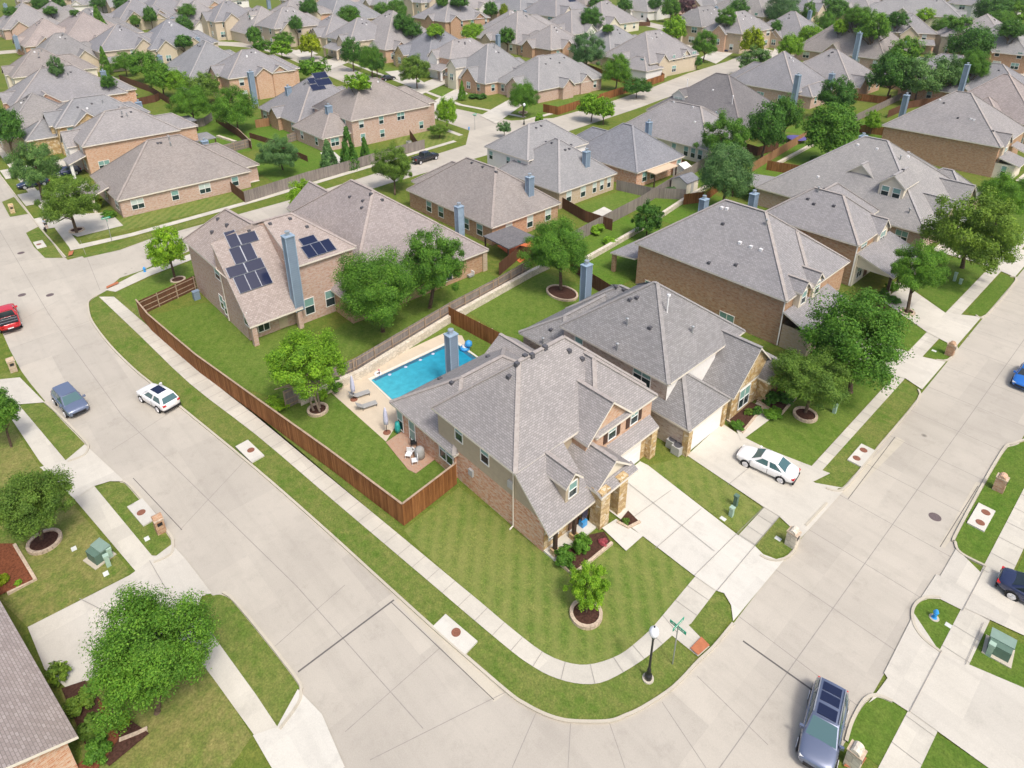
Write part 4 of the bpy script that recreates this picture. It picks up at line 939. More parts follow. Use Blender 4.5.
ribbon(fr, smooth_poly([(-123, 238), (-150, 256), (-200, 272), (-300, 330), (-420, 420)], 4), 9, .0066, 'road_concrete'); ribbon(fr, [(-124, 230), (-96, 242), (-30, 262)], 9, .0070, 'road_concrete')
struct('far_road', fr)
# kerbs
kb = MB()
kp = [Vector((q[0], q[1], 0)) for q in ECOR]; ribbon(kb, kp, .17, .0, 'kerb_concrete', .13)
def kseg(pts, w=.17): ribbon(kb, pts, w, 0, 'kerb_concrete', .13)
kseg(A_N[1:]); kseg([(-12.2, 40.7), (-12.1, 44)]);
# lawns: z 0.012 ; verges
def lawn(name, polys, mat): return sheet(name, polys, mat, .012)
corner_lawn = smooth_poly(gp([(404, 530), (423, 552), (480, 602), (512, 629), (544.5, 653.5), (572, 664), (594.5, 664), (619.5, 655), (637, 642), (652, 628.5)]), 3) + gp([(695, 577), (643, 537), (625, 552), (600, 540), (548, 556), (459, 487)])
lawn('corner_lawn', [corner_lawn], 'grass_front')
vN = smooth_poly(gp(VN[1:23]), 3)
vI = smooth_poly(gp([(99, 297), (140, 336), (190, 384), (256, 435), (330, 498), (422, 576), (470, 617), (512, 652), (530, 665), (549.5, 676), (574.5, 683.5), (599.5, 683.5), (624.5, 672), (650, 655), (672, 636)][::-1]), 3)
lawn('verge', [vN+vI, gp([(713, 591), (724, 598), (730, 606), (732, 616), (711, 645), (684.5, 622)])], 'grass_verge')
lawn('verge', [gp([(114, 297), (165, 341), (215, 384), (256, 416.5), (330, 478), (389, 526.5), (404, 530), (330, 470), (262, 420), (200, 374), (152, 332), (141, 316), (165, 302), (150, 286)])], 'grass_verge')
# walks: z 0.016
wO = smooth_poly(gp([(99, 297), (140, 336), (190, 384), (256, 435), (330, 498), (422, 576), (470, 617), (512, 652), (530, 665), (549.5, 676), (574.5, 683.5), (599.5, 683.5), (624.5, 672), (650, 655), (672, 636)]), 3) + gp([(691, 624), (716, 591), (754, 546), (779, 517), (812, 482), (903, 381)])
wI = gp([(898, 372), (800, 479), (764, 508), (738, 536), (695, 577)]) + smooth_poly(gp([(652, 628.5), (637, 642), (619.5, 655), (594.5, 664), (572, 664), (544.5, 653.5), (512, 629), (480, 602), (448.5, 576), (389, 526.5), (330, 478), (256, 416.5), (215, 384), (165, 341), (114, 297)]), 3)
class PMB(MB):
    def poly(s, pts, mat, up=None):
        s.n = getattr(s, 'n', 0)+1; MB.poly(s, [(p[0], p[1], .046+s.n*.0007) for p in pts], mat, up)
mbw = PMB(); mbw.poly([Vector((q[0], q[1], .016)) for q in wO+wI], 'walk_concrete', up=(0, 0, 1))
def wrect(x0, y0, x1, y1, m='walk_concrete', z=.016): mbw.poly([(x0, y0, z), (x1, y0, z), (x1, y1, z), (x0, y1, z)], m, up=(0, 0, 1))
wrect(-15.5, 70, -14.15, 175)
mbw.poly([Vector((q[0], q[1], .016)) for q in gp([(898, 372), (903, 381), (921, 357), (916, 351)])], 'walk_concrete', up=(0, 0, 1))
mbw.poly([Vector((q[0], q[1], .0165)) for q in gp([(672, 636), (685, 622), (709.5, 647), (698, 657)])], 'walk_concrete', up=(0, 0, 1))
# left street, north walk and C walks
mbw.poly(V2([(-420, 14.6), (-104, 13.6), (-102.4, 13.4), (-102.6, 12.2), (-104, 12.3), (-420, 13.2)], .016), 'walk_concrete', up=(0, 0, 1))
mbw.poly(V2([(-104, 13.6), (-102.4, 13.2), (-102.0, 20), (-103.2, 40), (-106, 66), (-108, 84), (-109.2, 84), (-107.3, 66), (-104.5, 40), (-103.3, 20)], .0165), 'walk_concrete', up=(0, 0, 1))
mbw.poly(V2([(-87, 12.6), (-85.6, 13.4), (-87.3, 18), (-88.7, 25), (-90.5, 25), (-89.2, 17)], .0172), 'walk_concrete', up=(0, 0, 1))
mbw.poly(V2([(-110, 104.8), (-111.3, 104.8), (-113, 135), (-117, 160), (-115.7, 160), (-111.6, 135)], .016), 'walk_concrete', up=(0, 0, 1))
mbw.poly(V2([(-113, 107.8), (-133, 104.4), (-165, 109), (-225, 118), (-225, 119.3), (-165, 110.3), (-133, 105.7), (-113, 109)], .0165), 'walk_concrete', up=(0, 0, 1))
mbw.poly(V2([(-111, 88.2), (-133, 89.5), (-165, 93), (-165, 91.8), (-133, 88.2), (-111, 87)], .0165), 'walk_concrete', up=(0, 0, 1))
# south side of the left street
wS = gp([(0, 372), (30, 402), (66, 462), (93, 487), (150, 562), (205, 598), (257, 690), (277, 728), (300, 768)]); 
mbw.poly([Vector((q[0], q[1], .016)) for q in gp([(18, 404), (66, 461), (94, 486), (152, 556), (170, 545+12)]) + gp([(136, 572), (75, 500), (40, 462), (0, 402), (0, 380)])], 'walk_concrete', up=(0, 0, 1))
mbw.poly([Vector((q[0], q[1], .016)) for q in gp([(196, 610), (206, 625), (222, 648), (256, 695), (278, 728), (256, 738), (215, 681), (178, 632)])], 'walk_concrete', up=(0, 0, 1))
# east walk
wrect(-2.25, 26, -.75, 160)
struct('pavement', mbw)
# driveways: z 0.02
def drive(polys, mat='drive_concrete', name='driveway', z=.021): return sheet(name, polys, mat, z)
drive([gp([(643, 537), (594, 500), (640, 462), (648, 466), (738, 536), (755, 547), (763, 555), (776, 560), (787, 557), (733, 622), (731, 606), (724, 594), (715, 591), (695, 577)])], 'new_concrete')
drive([gp([(602, 529), (616, 520), (643, 537), (626, 552)])], 'new_concrete', 'front_walk', .0225)
drive([gp([(687, 456), (722, 424), (740, 436), (768, 450), (830, 474), (812, 483), (845, 489), (838, 489), (800, 537), (779, 517), (764, 508)]), gp([(779, 517), (812, 482), (826, 489), (843, 492), (800, 540), (790, 527)])], 'drive_concrete')
drive([gp([(735, 428), (760, 399), (781, 412), (741, 442)])], 'drive_concrete', 'front_walk', .0225)
drive([V2([(-21.8, 63.5), (-15.5, 64.8), (-13.9, 65.3), (-12.2, 64.6), (-12.2, 71.3), (-13.9, 70.6), (-15.5, 70.4), (-21.8, 70)])], 'drive_concrete', z=.0215)
drive([V2([(-21.4, 79.5), (-15.5, 76.0), (-12.4, 75), (-12.4, 84), (-15.5, 82), (-21.4, 86)])], 'drive_concrete', z=.0215)
drive([V2([(-22.4, 99.3), (-15.5, 99.3), (-12.5, 98.2), (-12.5, 109), (-15.5, 108), (-22.4, 108)])], 'drive_concrete', z=.0215)
drive([V2([(-22.4, 141), (-15.5, 141), (-12.6, 139), (-12.6, 151), (-15.5, 149), (-22.4, 149)])], 'drive_concrete', z=.0215)
# left bottom drives
drive([gp([(0, 380), (20, 378), (45, 403), (19, 405), (0, 402)])], z=.0215)
drive([gp([(66, 461), (85, 445), (125, 482), (110, 482), (94, 487), (75, 500), (40, 468)])], z=.0215)
drive([gp([(28, 628), (130, 576), (152, 560), (172, 545), (186, 560), (212, 594), (202, 597), (186, 640), (150, 655), (68, 690), (45, 670)])], z=.0215)
drive([gp([(277, 728), (298, 690), (322, 715), (345, 768), (290, 800), (253, 736)])], 'new_concrete', z=.0215)
# right side drives
drive([V2([(-4.0, 41.8), (-2.2, 41.8), (4, 43.0), (4, 52.0), (-2.2, 45.6), (-4.0, 46.6)]), V2([(-4.0, 33.6), (-2.2, 32.4), (6, 32.4), (6, 39.9), (-2.2, 37.4), (-4.2, 39.0)])], 'drive_concrete', z=.0215)
drive([V2([(-4.0, 65.5), (-2.2, 66), (6, 66), (6, 74), (-2.2, 74), (-4.0, 75)]), V2([(-3.9, 92), (6, 92), (6, 101), (-3.9, 101)])], 'drive_concrete', z=.0215)
drive([gp([(868, 704), (879, 690), (905, 655), (941, 653), (909, 713), (892, 702), (877, 698)]), gp([(917, 604), (936, 575), (962, 587), (985, 569), (962, 611), (940, 600), (926, 599)])], 'drive_concrete', z=.0215)
# upper left drives
drive([V2([(-107, 20), (-107, 14), (-113, 12.5), (-113.5, 10.7), (-119, 10.7), (-119, 13), (-114, 20)]), V2([(-126, 20.5), (-126, 10.9), (-133, 10.8), (-133, 21)]), V2([(-143.5, 22), (-143.5, 10.8), (-150, 10.8), (-150, 22)]), V2([(-165, 20), (-165, 10.8), (-172, 10.8), (-172, 20)])], 'drive_concrete', z=.0215)
def far_drives():
    L = []
    for a in ([(385, 72), (398, 80), (420, 92), (432, 88), (405, 70)], [(402, 92), (414, 98), (450, 82), (440, 76)], [(425, 106), (434, 111), (468, 94), (458, 88)], [(480, 116), (496, 124), (530, 100), (516, 96)],
              [(318, 64), (330, 70), (350, 62), (338, 56)], [(290, 52), (300, 58), (318, 54), (306, 48)], [(680, 46), (692, 52), (700, 44), (688, 40)], [(700, 58), (716, 64), (738, 50), (722, 46)],
              [(770, 58), (782, 60), (784, 46), (776, 46)], [(12, 92), (24, 94), (22, 84), (8, 84)], [(60, 84), (74, 86), (84, 74), (70, 72)], [(34, 20), (44, 24), (70, 19), (56, 15)]):
        L.append(gp(a))
    return L
drive(far_drives(), 'drive_concrete', z=.0215)
# lawns of the other lots
lawn('front_lawn', [gp([(648, 466), (739, 534), (762, 508), (689, 456)])], 'grass_front')
lawn('front_lawn', [gp([(742, 443), (800, 478), (845, 428), (898, 371), (940, 330), (905, 305), (860, 350), (815, 375), (782, 412), (762, 400), (752, 420)])], 'grass_yard')
lawn('front_lawn', [V2([(-21.4, 56), (-15.6, 56), (-15.6, 62.3), (-21.4, 62.3)]), V2([(-21.4, 70), (-15.6, 70), (-15.6, 75.5), (-20.8, 79)]), V2([(-21, 86.3), (-15.6, 82.3), (-15.6, 99), (-22, 99)]), V2([(-22, 108.4), (-15.6, 108.4), (-15.6, 140.6), (-22, 140.6)])], 'grass_rich')
def strip(y0, y1, x0=-14.0, x1=-12.25, r=.8):
    return V2([(x0, y0), (x1-r, y0), (x1, y0+r*1.1), (x1, y1-r*1.1), (x1-r, y1), (x0, y1)])
lawn('verge', [smooth_poly(gp([(812, 480.5), (826, 487), (836, 489.5), (846, 484), (880, 443), (916, 400), (916, 391), (908, 383), (899, 380)]), 3)], 'grass_verge'); lawn('verge', [strip(71, 75.6), strip(84, 98), strip(109.5, 138.5)], 'grass_rich')
kseg(smooth_poly(gp([(826, 489), (837, 491.5), (848, 485.5), (881, 444.5), (917.5, 401), (918, 390)]), 3)); kseg(smooth_poly(gp([(760, 556), (768, 560), (780, 561), (793, 553), (800, 537)]), 3))
for y0, y1 in ((71, 75.6), (84, 98), (109.5, 138.5)):
    q = strip(y0, y1, -13.6, -12.15); kseg(smooth_poly(q[1:5], 3))
lawn('verge', [smooth_poly(gp([(778, 518), (797, 533), (799, 540), (791, 551), (778, 557), (765, 553), (755, 546.5)]), 3)], 'grass_verge')
lawn('verge', [smooth_poly(gp([(985, 565), (963, 553), (957, 543), (959, 532), (1002, 455), (1014, 446), (1030, 441)]), 3)+gp([(1036, 480)]), V2([(-3.75, 75.2), (-2.3, 75), (-2.3, 92), (-3.75, 91.5)])], 'grass_rich')
lawn('verge', [smooth_poly(gp([(941, 652), (925, 640), (915, 628), (913, 614), (917, 605), (926, 600), (940, 600), (962, 611)]), 3), smooth_poly(gp([(847, 742), (855, 720), (866, 703), (877, 698), (892, 702), (909, 713)]), 3)+gp([(893, 752), (886, 772)])], 'grass_rich')
lawn('front_lawn', [gp([(985, 625), (1024, 645), (1040, 700), (965, 667)]), gp([(933, 732), (990, 768), (1000, 800), (915, 775)]), V2([(-.6, 46), (8, 52.4), (8, 65.6), (-.6, 65.6)])], 'grass_rich')
for pts in ([(941, 653), (925, 641), (915, 628), (912, 614), (916, 604), (926, 598), (940, 598)], [(846, 742), (852, 722), (864, 701), (876, 696), (892, 702)], [(986, 567), (961, 554), (955, 543), (957.5, 531), (1001, 453), (1013, 444), (1030, 439)]):
    kseg(smooth_poly(gp(pts), 4))
# south side of left street verges
lawn('verge', [smooth_poly(gp([(19, 406), (32, 402.5), (44, 404), (56, 415), (82, 441), (86.5, 448), (82, 455), (67, 460)]), 3), smooth_poly(gp([(94, 490), (106, 483), (121, 483), (130, 489), (166, 533), (171, 544), (169, 554), (153, 561)]), 3), smooth_poly(gp([(203, 604), (213, 596), (224, 596), (238, 608), (292, 676), (299, 692), (296, 704), (278, 728)]), 3)+gp([(256, 695), (222, 648), (206, 625)]), gp([(0, 374), (10, 370), (22, 374), (21, 378), (0, 384)])], 'grass_verge')
for pts in ([(68, 462), (84, 456), (88.5, 448), (84, 440), (58, 414), (45, 402.5)], [(154, 563), (171, 555), (173, 543), (168, 532), (132, 488), (122, 481.5)], [(280, 730), (298, 705), (301, 692), (294, 675), (238, 605), (223, 593)]): kseg(smooth_poly(gp(pts), 3))
lawn('front_lawn', [gp([(0, 405), (36, 462), (72, 503), (132, 573), (28, 628), (0, 600), (0, 560)]), gp([(186, 645), (220, 682), (252, 737), (215, 790), (90, 790), (80, 745), (60, 690)])], 'grass_dry')
# left, beyond the street corner
lawn('verge', [gp([(26, 233), (40, 226), (63, 258), (45, 258), (34, 247)]), gp([(2, 202), (14, 197), (28, 214), (10, 217)]), gp([(84, 258), (120, 250), (150, 239), (205, 222), (205, 217), (140, 236), (82, 256)]), gp([(107, 289), (120, 278), (150, 268), (163, 270), (140, 280), (112, 293)])], 'grass_verge')
lawn('front_lawn', [V2([(-105, 15), (-104.3, 38), (-110, 41), (-110.3, 20), (-113, 14.8)])], 'grass_front')
lawn('front_lawn', [V2([(-119.5, 14.8), (-126, 14.8), (-126, 20), (-119.5, 20)]), V2([(-133.5, 14.8), (-143, 14.8), (-143, 21), (-133.5, 21)]), V2([(-150.5, 15), (-164.5, 15), (-164.5, 20), (-150.5, 20)])], 'grass_rich')
lawn('front_lawn', [V2([(-85.5, 13.5), (-88.5, 25), (-88, 36), (-83, 36), (-81.5, 21.2), (-79, 15), (-78.3, 14)])], 'grass_yard')
# back yards
lawn('back_yard', [gp([(140, 318), (200, 376), (300, 405), (356, 376), (300, 328), (205, 303)])], 'grass_yard')
lawn('back_yard', [gp([(262, 400), (404, 524), (457, 484), (520, 400), (533, 366), (450, 318), (300, 398)])], 'grass_yard')
lawn('back_yard', [V2([(-58, 24.6), (-53.6, 24.6), (-56.4, 50), (-59, 50), (-62.5, 35)]), V2([(-56.2, 42), (-43, 41.5), (-43, 57), (-57.5, 55)])], 'grass_yard')
lawn('back_yard', [V2([(-58.2, 58.5), (-45, 58.5), (-45, 78), (-60, 78)]), V2([(-61, 80.5), (-43, 80.5), (-43, 96), (-62, 96)]), V2([(-62, 98), (-48, 98), (-48, 120), (-64, 120)]), V2([(-64, 122), (-47, 122), (-47, 140), (-65, 140)]), V2([(-66, 142), (-47, 142), (-47, 165), (-67, 165)])], 'grass_bright')
lawn('back_yard', [V2([(-67, 73), (-59.5, 72), (-60.5, 88), (-66, 88)]), V2([(-64.5, 90), (-61.5, 90), (-62.5, 108), (-64, 108)])], 'grass_yard')
lawn('back_yard', [V2([(-108, 45), (-107, 69), (-130, 66), (-130, 52), (-121, 45)]), V2([(-131, 45), (-131, 62), (-175, 62), (-175, 44)])], 'grass_bright')
for (pl, m) in (([(-111.5, 109.5), (-120, 109), (-120, 120), (-113.4, 120)], 'grass_yard'), ([(-137, 106.5), (-162, 110.4), (-162, 116), (-137, 113)], 'grass_yard'), ([(-167, 111), (-224, 119.5), (-224, 126), (-167, 118)], 'grass_yard'), ([(-114, 121), (-115.5, 150), (-120, 150), (-119, 121)], 'grass_yard'), ([(-106.5, 70), (-109.4, 87.8), (-119, 88), (-119, 76)], 'grass_front')):
    lawn('far_lawn', [V2(pl)], m)
# joints and tar lines in the street concrete
jb = MB()
def jl(px0, px1, w=.04, m='joint_pale', z=.009): a, b = G(*px0), G(*px1); ribbon(jb, [a, b], w, z, m)
for y in range(30, 150, 5): ribbon(jb, [(-11.9, y+.6), (-4.0, y+.6)], .045, .009, 'joint_pale')
ribbon(jb, [(-7.9, 20), (-7.9, 150)], .05, .0095, 'joint_pale')
mid = [((Vector(a)+Vector(b))/2) for a, b in (((-140, 10.6, 0), (-140, 1.6, 0)), ((-85, 10.6, 0), (-85, 2, 0)), ((-60, 10.8, 0), (-60, 3.8, 0)), ((-33, 15, 0), (-33, 6.6, 0)), ((-20, 16.6, 0), (-20, 7, 0)))]
ribbon(jb, mid, .05, .0095, 'joint_pale')
for px0, px1 in (((0, 262), (95, 255)), ((20, 345), (92, 320)), ((112, 450), (182, 405)), ((180, 530), (250, 455)), ((265, 655), (345, 585)), ((345, 732), (440, 648)), ((370, 760), (510, 690)), ((512, 768), (536, 713)), ((568, 768), (571, 715)), ((625, 768), (607, 716)), ((706, 768), (662, 702)), ((768, 745), (697, 676)), ((1, 330), (60, 300))): jl(px0, px1)
jl((298, 672), (394, 600), .11, 'joint', .0105); jl((743, 641), (812, 690), .11, 'joint', .0105); jl((80, 240), (100, 290), .05); jl((60, 255), (40, 245), .05)
for px0, px1 in (((848, 499), (895, 437)), ((940, 547), (978, 486)), ((391, 602), (494, 700)), ((133, 478), (182, 530))): jl(px0, px1, .05, 'joint')
# driveway and walk joints
for px0, px1 in (((624.5, 481.5), (714.5, 552.7)), ((671, 491.5), (634, 518)), ((701, 510), (655, 550)), ((694, 577), (764, 508)), ((717, 592), (780, 517)), ((728, 486), (755, 464)), ((738, 535), (755, 546)), ((941, 652), (909, 713)), ((983, 624), (965, 666)), ((962, 612), (985, 568)), ((120, 620), (80, 600)), ((150, 562), (172, 600))): jl(px0, px1, .035, 'joint_pale', .152)
def nearest(q, P):
    best = None
    for a, b in zip(P[:-1], P[1:]):
        a2, d = Vector((a[0], a[1], 0)), Vector((b[0]-a[0], b[1]-a[1], 0)); t = max(0, min(1, (q-a2).dot(d)/max(d.length_squared, 1e-9))); c = a2+d*t
        if best is None or (c-q).length < (best-q).length: best = c
    return best
acc = 0
for a, b in zip(wI[:-1], wI[1:]):
    a, b = Vector((a[0], a[1], 0)), Vector((b[0], b[1], 0)); L = (b-a).length; x = 1.5-acc
    while x < L:
        q = a+(b-a)*(x/L); n = nearest(q, wO)
        if .8 < (n-q).length < 2.6: ribbon(jb, [q, n], .03, .075, 'joint_pale')
        x += 1.5
    acc = (acc+L) % 1.5
for y in range(28, 150, 2): ribbon(jb, [(-2.25, y), (-.75, y)], .03, .076, 'joint_pale')
for y in range(72, 150, 2): ribbon(jb, [(-15.5, y), (-14.15, y)], .03, .076, 'joint_pale')
struct('road_joints', jb)
struct('kerb', kb)
# ramps, gutters, beds
sheet('kerb_ramp', [gp([(708, 640), (715, 633), (697, 654+2), (690, 650)][:0] or [(701, 638.5), (709.5, 647), (698, 657), (690, 650)])], 'ramp_red', .028)
sheet('kerb_ramp', [gp([(853, 752), (866, 760), (858, 772), (843, 768)])], 'ramp_red', .028)
sheet('kerb_ramp', [V2([(-102.0, 11.9), (-100.6, 11.5), (-100.6, 12.0), (-102.0, 12.5)]), V2([(-87.6, 12.9), (-87.0, 12.8), (-87.5, 14.3), (-88.1, 14.3)])], 'ramp_red', .028)
sheet('gutter_apron', [gp([(395, 601), (399, 598), (505, 694), (494, 702)]), gp([(897, 437), (838, 489), (848, 498), (905, 441)]), gp([(976, 482), (988, 484), (945, 548), (939, 546)])], 'kerb_concrete', .0075)
sheet('mulch_bed', [gp([(555, 561), (573, 575), (611, 544), (604, 533), (590, 536), (565, 552)]), gp([(620, 522), (629, 527), (638, 522), (628, 512)]), gp([(727, 421), (742, 433), (762, 408), (747, 402)]), gp([(756, 402), (780, 415), (797, 396), (772, 376), (764, 380)]), gp([(62, 690), (86, 682), (100, 700), (150, 735), (110, 768), (85, 745)])], 'mulch_dark', .024)
sheet('mulch_bed', [gp([(0, 545), (15, 545), (36, 580), (0, 597)]), gp([(76, 768), (86, 760), (104, 730), (98, 700), (112, 712), (120, 740), (95, 775)])], 'mulch', .0245)
sheet('mulch_bed', [V2([(-21.8, 74), (-18.9, 72.6), (-18.6, 76), (-21.4, 79)])], 'mulch_dark', .024)
# pool, deck, patio
sheet('pool_deck', [gp([(330, 392), (352, 376), (445, 333), (462, 336), (470, 352), (400, 420), (386, 442)]), V2([(-44.4, 26), (-42, 26), (-42, 37), (-44.4, 37)])], 'pool_deck', .03, .0)
sheet('brick_patio', [gp([(386, 443), (412, 425), (446, 452), (432, 462), (416, 474), (408, 470)])], 'paver', .05, .05)
sheet('orange_patio', [gp([(497, 246), (520, 263), (546, 247), (524, 231)])], 'orange_patio', .03)
sheet('back_patio', [gp([(592, 213), (604, 207), (618, 214), (606, 220)]), gp([(226, 180), (250, 174), (260, 181), (238, 186)]), gp([(320, 153), (332, 150), (350, 166), (338, 170)])], 'new_concrete', .03)
mb = MB(); W0 = Vector((-49.2, 26.7, 0)); 
mb.poly([(-49.2, 26.7, .09), (-45.0, 26.5, .09), (-44.9, 36.6, .09), (-49.1, 36.8, .09)], 'pool_water', up=(0, 0, 1)); struct('pool_water', mb)
mb = MB(); ribbon(mb, [(-49.3, 36.9), (-49.4, 26.6), (-44.9, 26.35), (-44.75, 36.8), (-49.3, 36.95)], .34, .03, 'coping', .085); struct('pool_coping', mb)

mb = MB(); ribbon(mb, [(-48.98, 26.9), (-48.9, 36.5)], .42, .094, 'pool_tile'); ribbon(mb, [(-48.8, 36.55), (-45.2, 36.4)], .42, .0945, 'pool_tile'); struct('pool_tile_line', mb)
# ---------------------------------------------------------------- trees and shrubs
from mathutils.bvhtree import BVHTree
OCC = BVHTree.FromPolygons(OCC_V, OCC_F)
def leaf_mesh(name, mat, n, size, kind, seed):
    """leaf sprays gathered in clumps through a crown of radius 1 centred on the origin"""
    r = np.random.RandomState(seed); C = []
    nc = {'oak': 170, 'lime': 110, 'spiky': 230, 'cone': 90, 'bush': 50, 'tiny': 40, 'loose': 110}[kind]
    for i in range(nc):
        d = r.normal(size=3); d /= np.linalg.norm(d)
        if kind == 'cone':
            z = r.uniform(-1, 1); w = (1-z)/2*.85+.05; a = r.uniform(0, 2*PI); c = np.array([w*math.cos(a), w*math.sin(a), z]); cr = .12+.22*w
        else:
            if d[2] < -.55: d[2] *= .4
            rad = r.uniform(.3, 1)**.5*.88
            if kind == 'spiky' and r.rand() < .45: rad = r.uniform(.85, 1.1)
            if kind == 'loose' and r.rand() < .25: rad = r.uniform(.85, 1.04)
            lump = 1+.09*math.sin(3*math.atan2(d[1], d[0])+seed)+.08*math.sin(5*math.atan2(d[1], d[0])+2*d[2]*3+seed*2)
            c = d*rad*lump; cr = r.uniform(.12, .26)*{'oak': 1, 'lime': .9, 'spiky': .6, 'bush': 1.2, 'tiny': 1.35, 'loose': .9}[kind]
        C.append((c, cr))
    per = n//len(C); V = []
    for c, cr in C:
        d = r.normal(size=(per, 3)); d /= np.linalg.norm(d, axis=1)[:, None]
        q = c + d*(cr*r.uniform(.35, 1.08, size=(per, 1)))*np.array([1.05, 1.05, .95])
        nrm = d*.7 + c/(np.linalg.norm(c)+.1)*.5 + np.array([0, 0, .3]) + r.normal(size=(per, 3))*.5
        nrm /= np.linalg.norm(nrm, axis=1)[:, None]
        t = np.cross(nrm, r.normal(size=(per, 3))); t /= np.linalg.norm(t, axis=1)[:, None]
        b = np.cross(nrm, t); s = size*r.uniform(.6, 1.35, size=(per, 1))
        V.append(np.stack([q-t*s, q-b*s*.5+nrm*s*.12, q+t*s, q+b*s*.5+nrm*s*.12], axis=1))
    V = np.concatenate(V).reshape(-1, 3); nq = len(V)//4
    me = bpy.data.meshes.new(name); me.vertices.add(len(V)); me.vertices.foreach_set('co', V.ravel())
    me.loops.add(nq*4); me.loops.foreach_set('vertex_index', np.arange(nq*4, dtype=np.int32))
    me.polygons.add(nq); me.polygons.foreach_set('loop_start', np.arange(0, nq*4, 4, dtype=np.int32))
    me.materials.append(MATS[mat]); me.update(); me.validate()
    return me
def trunk_mesh(name, mat, seed, multi=1):
    """unit height trunk with limbs: z 0 ground, 1 crown centre"""
    r = random.Random(seed); mb = MB()
    for k in range(multi):
        a0 = 2*PI*k/multi; off = .05 if multi > 1 else 0
        tip = Vector((math.cos(a0)*off*3+r.uniform(-.05, .05), math.sin(a0)*off*3+r.uniform(-.05, .05), .75))
        mb.tube([(math.cos(a0)*off, math.sin(a0)*off, 0), (math.cos(a0)*off*1.4, math.sin(a0)*off*1.4, .05), tip*.55, tip], [.05/multi**.6, .036/multi**.6, .03/multi**.6, .022/multi**.6], mat, 8)
        for i in range(6):
            a = r.uniform(0, 2*PI); s = Vector(tip)*r.uniform(.55, 1); L = r.uniform(.25, .48)
            e = s+Vector((math.cos(a)*L, math.sin(a)*L, r.uniform(.12, .42)))
            mb.tube([s, (s+e)/2+Vector((0, 0, .03)), e], [.022, .015, .006], mat, 5)
    me_o = mb.build(name); me = me_o.data; bpy.data.objects.remove(me_o); return me
LEAF = {}
def LM(kind, mat, seed, n, size):
    k = (kind, mat, seed)
    if k not in LEAF: LEAF[k] = leaf_mesh('crown_leaves', mat, n, size, kind, seed)
    return LEAF[k]
TR = [trunk_mesh('trunk_wood', 'bark', i) for i in range(3)] + [trunk_mesh('trunk_wood', 'bark_pale', 7, 3)]
TREES = []
def tree(px, py, rx, ry, kind, mat, label, name='tree', th=1.6, base=None, hi=None, group=None, cat='tree', pale=False):
    if rx < 26: rx *= 1.12; ry *= 1.12
    z = 4.0
    for i in range(6):
        c = G(px, py, z); s = dist(c)/F; rzm = ry*s*1.12; z = th+rzm*.92
    c = G(px, py, z); rxm = rx*s
    o_ = Vector((0, 0, CAMH)); d_ = Vector(_ray(px, py)).normalized(); D0 = (c-o_).length
    if base is None:
        hit = OCC.ray_cast(o_, d_)
        if hit[0] is not None and hit[3] < D0+rxm*.4:
            D1 = hit[3]-rxm*.75; c1 = o_+d_*D1; dn = OCC.ray_cast(c1, Vector((0, 0, -1)))
            if D0 > 150 or dn[0] is None or dn[0].z < .5: c = c1; rxm *= D1/D0; rzm *= D1/D0
    b = Vector((c.x, c.y, 0))
    if base is not None: b0 = G(*base); b = Vector((b0.x, b0.y, 0))
    hi = hi if hi is not None else rx
    if kind in ('bush', 'tiny'): n, sz = (5200, .075) if hi > 9 else (1800, .13)
    elif hi >= 55: n, sz = 80000, .018
    elif hi >= 24: n, sz = 42000, .024
    elif hi >= 13: n, sz = 16000, .04
    else: n, sz = 5000, .08
    sd = rs.randint(0, 3)
    e = empty(name, b, label, cat, group)
    me = LM(kind, mat, sd, n, sz)
    k = bpy.data.objects.new('crown', me); col.objects.link(k); k.parent = e
    k.location = (c.x-b.x, c.y-b.y, c.z); k.scale = (rxm, rxm, rzm); k.rotation_euler.z = rs.uniform(0, 6.28)
    if kind not in ('bush', 'tiny'):
        t = bpy.data.objects.new('trunk', TR[3 if pale else rs.randint(0, 3)]); col.objects.link(t); t.parent = e
        d = Vector((c.x-b.x, c.y-b.y, c.z))
        tk = min(c.z*1.05, rxm*1.75); t.scale = (tk, tk, c.z*1.05)
        if base is not None: t.rotation_euler = Vector((0, 0, 1)).rotation_difference(d).to_euler()
    TREES.append(e); return e
def shrub(px, py, r, h, mat, label, group=None, kind='tiny', name='shrub', cat='shrub', sx=1.0):
    p = G(px, py, h*.45); s = dist(p)/F; rm = r*s
    e = empty(name, (p.x, p.y, 0), label, cat, group)
    k = bpy.data.objects.new('foliage', LM(kind, mat, rs.randint(0, 3), 5200 if r > 5 else 1500, .1 if r > 5 else .15)); col.objects.link(k); k.parent = e
    k.location = (0, 0, h*.48); k.scale = (rm*sx, rm, h*.52); k.rotation_euler.z = rs.uniform(0, 6.28)
    return e
T = tree
T(153, 651, 64, 55, 'oak', 'leaf_mid', 'largest tree in the picture, full and mid green, beside the drive at the bottom left', th=1.4, base=(158, 712))
T(34, 502, 36, 32, 'oak', 'leaf_olive', 'dense round tree in a stone ring beside the green utility cabinet', base=(42, 541))
T(-2, 412, 17, 22, 'oak', 'leaf_mid', 'tree cut by the left edge near the parked blue-grey car')
T(305, 366, 41, 35, 'lime', 'leaf_lime', 'loose lime green tree in a round ring in the pool yard', base=(318, 411), th=2.2, pale=True)
T(378, 289, 43, 40, 'oak', 'leaf_mid', 'larger of the two dense trees over the weathered fence, left one', base=(383, 332), th=1.6)
T(433, 262, 33, 34, 'loose', 'leaf_mid', 'slightly smaller right one of the two dense trees over the weathered fence', base=(430, 308), th=2.0)
T(166, 250, 17, 20, 'lime', 'leaf_lime', 'slender bright green tree at the street corner beside the solar house', base=(175, 278), th=1.6)
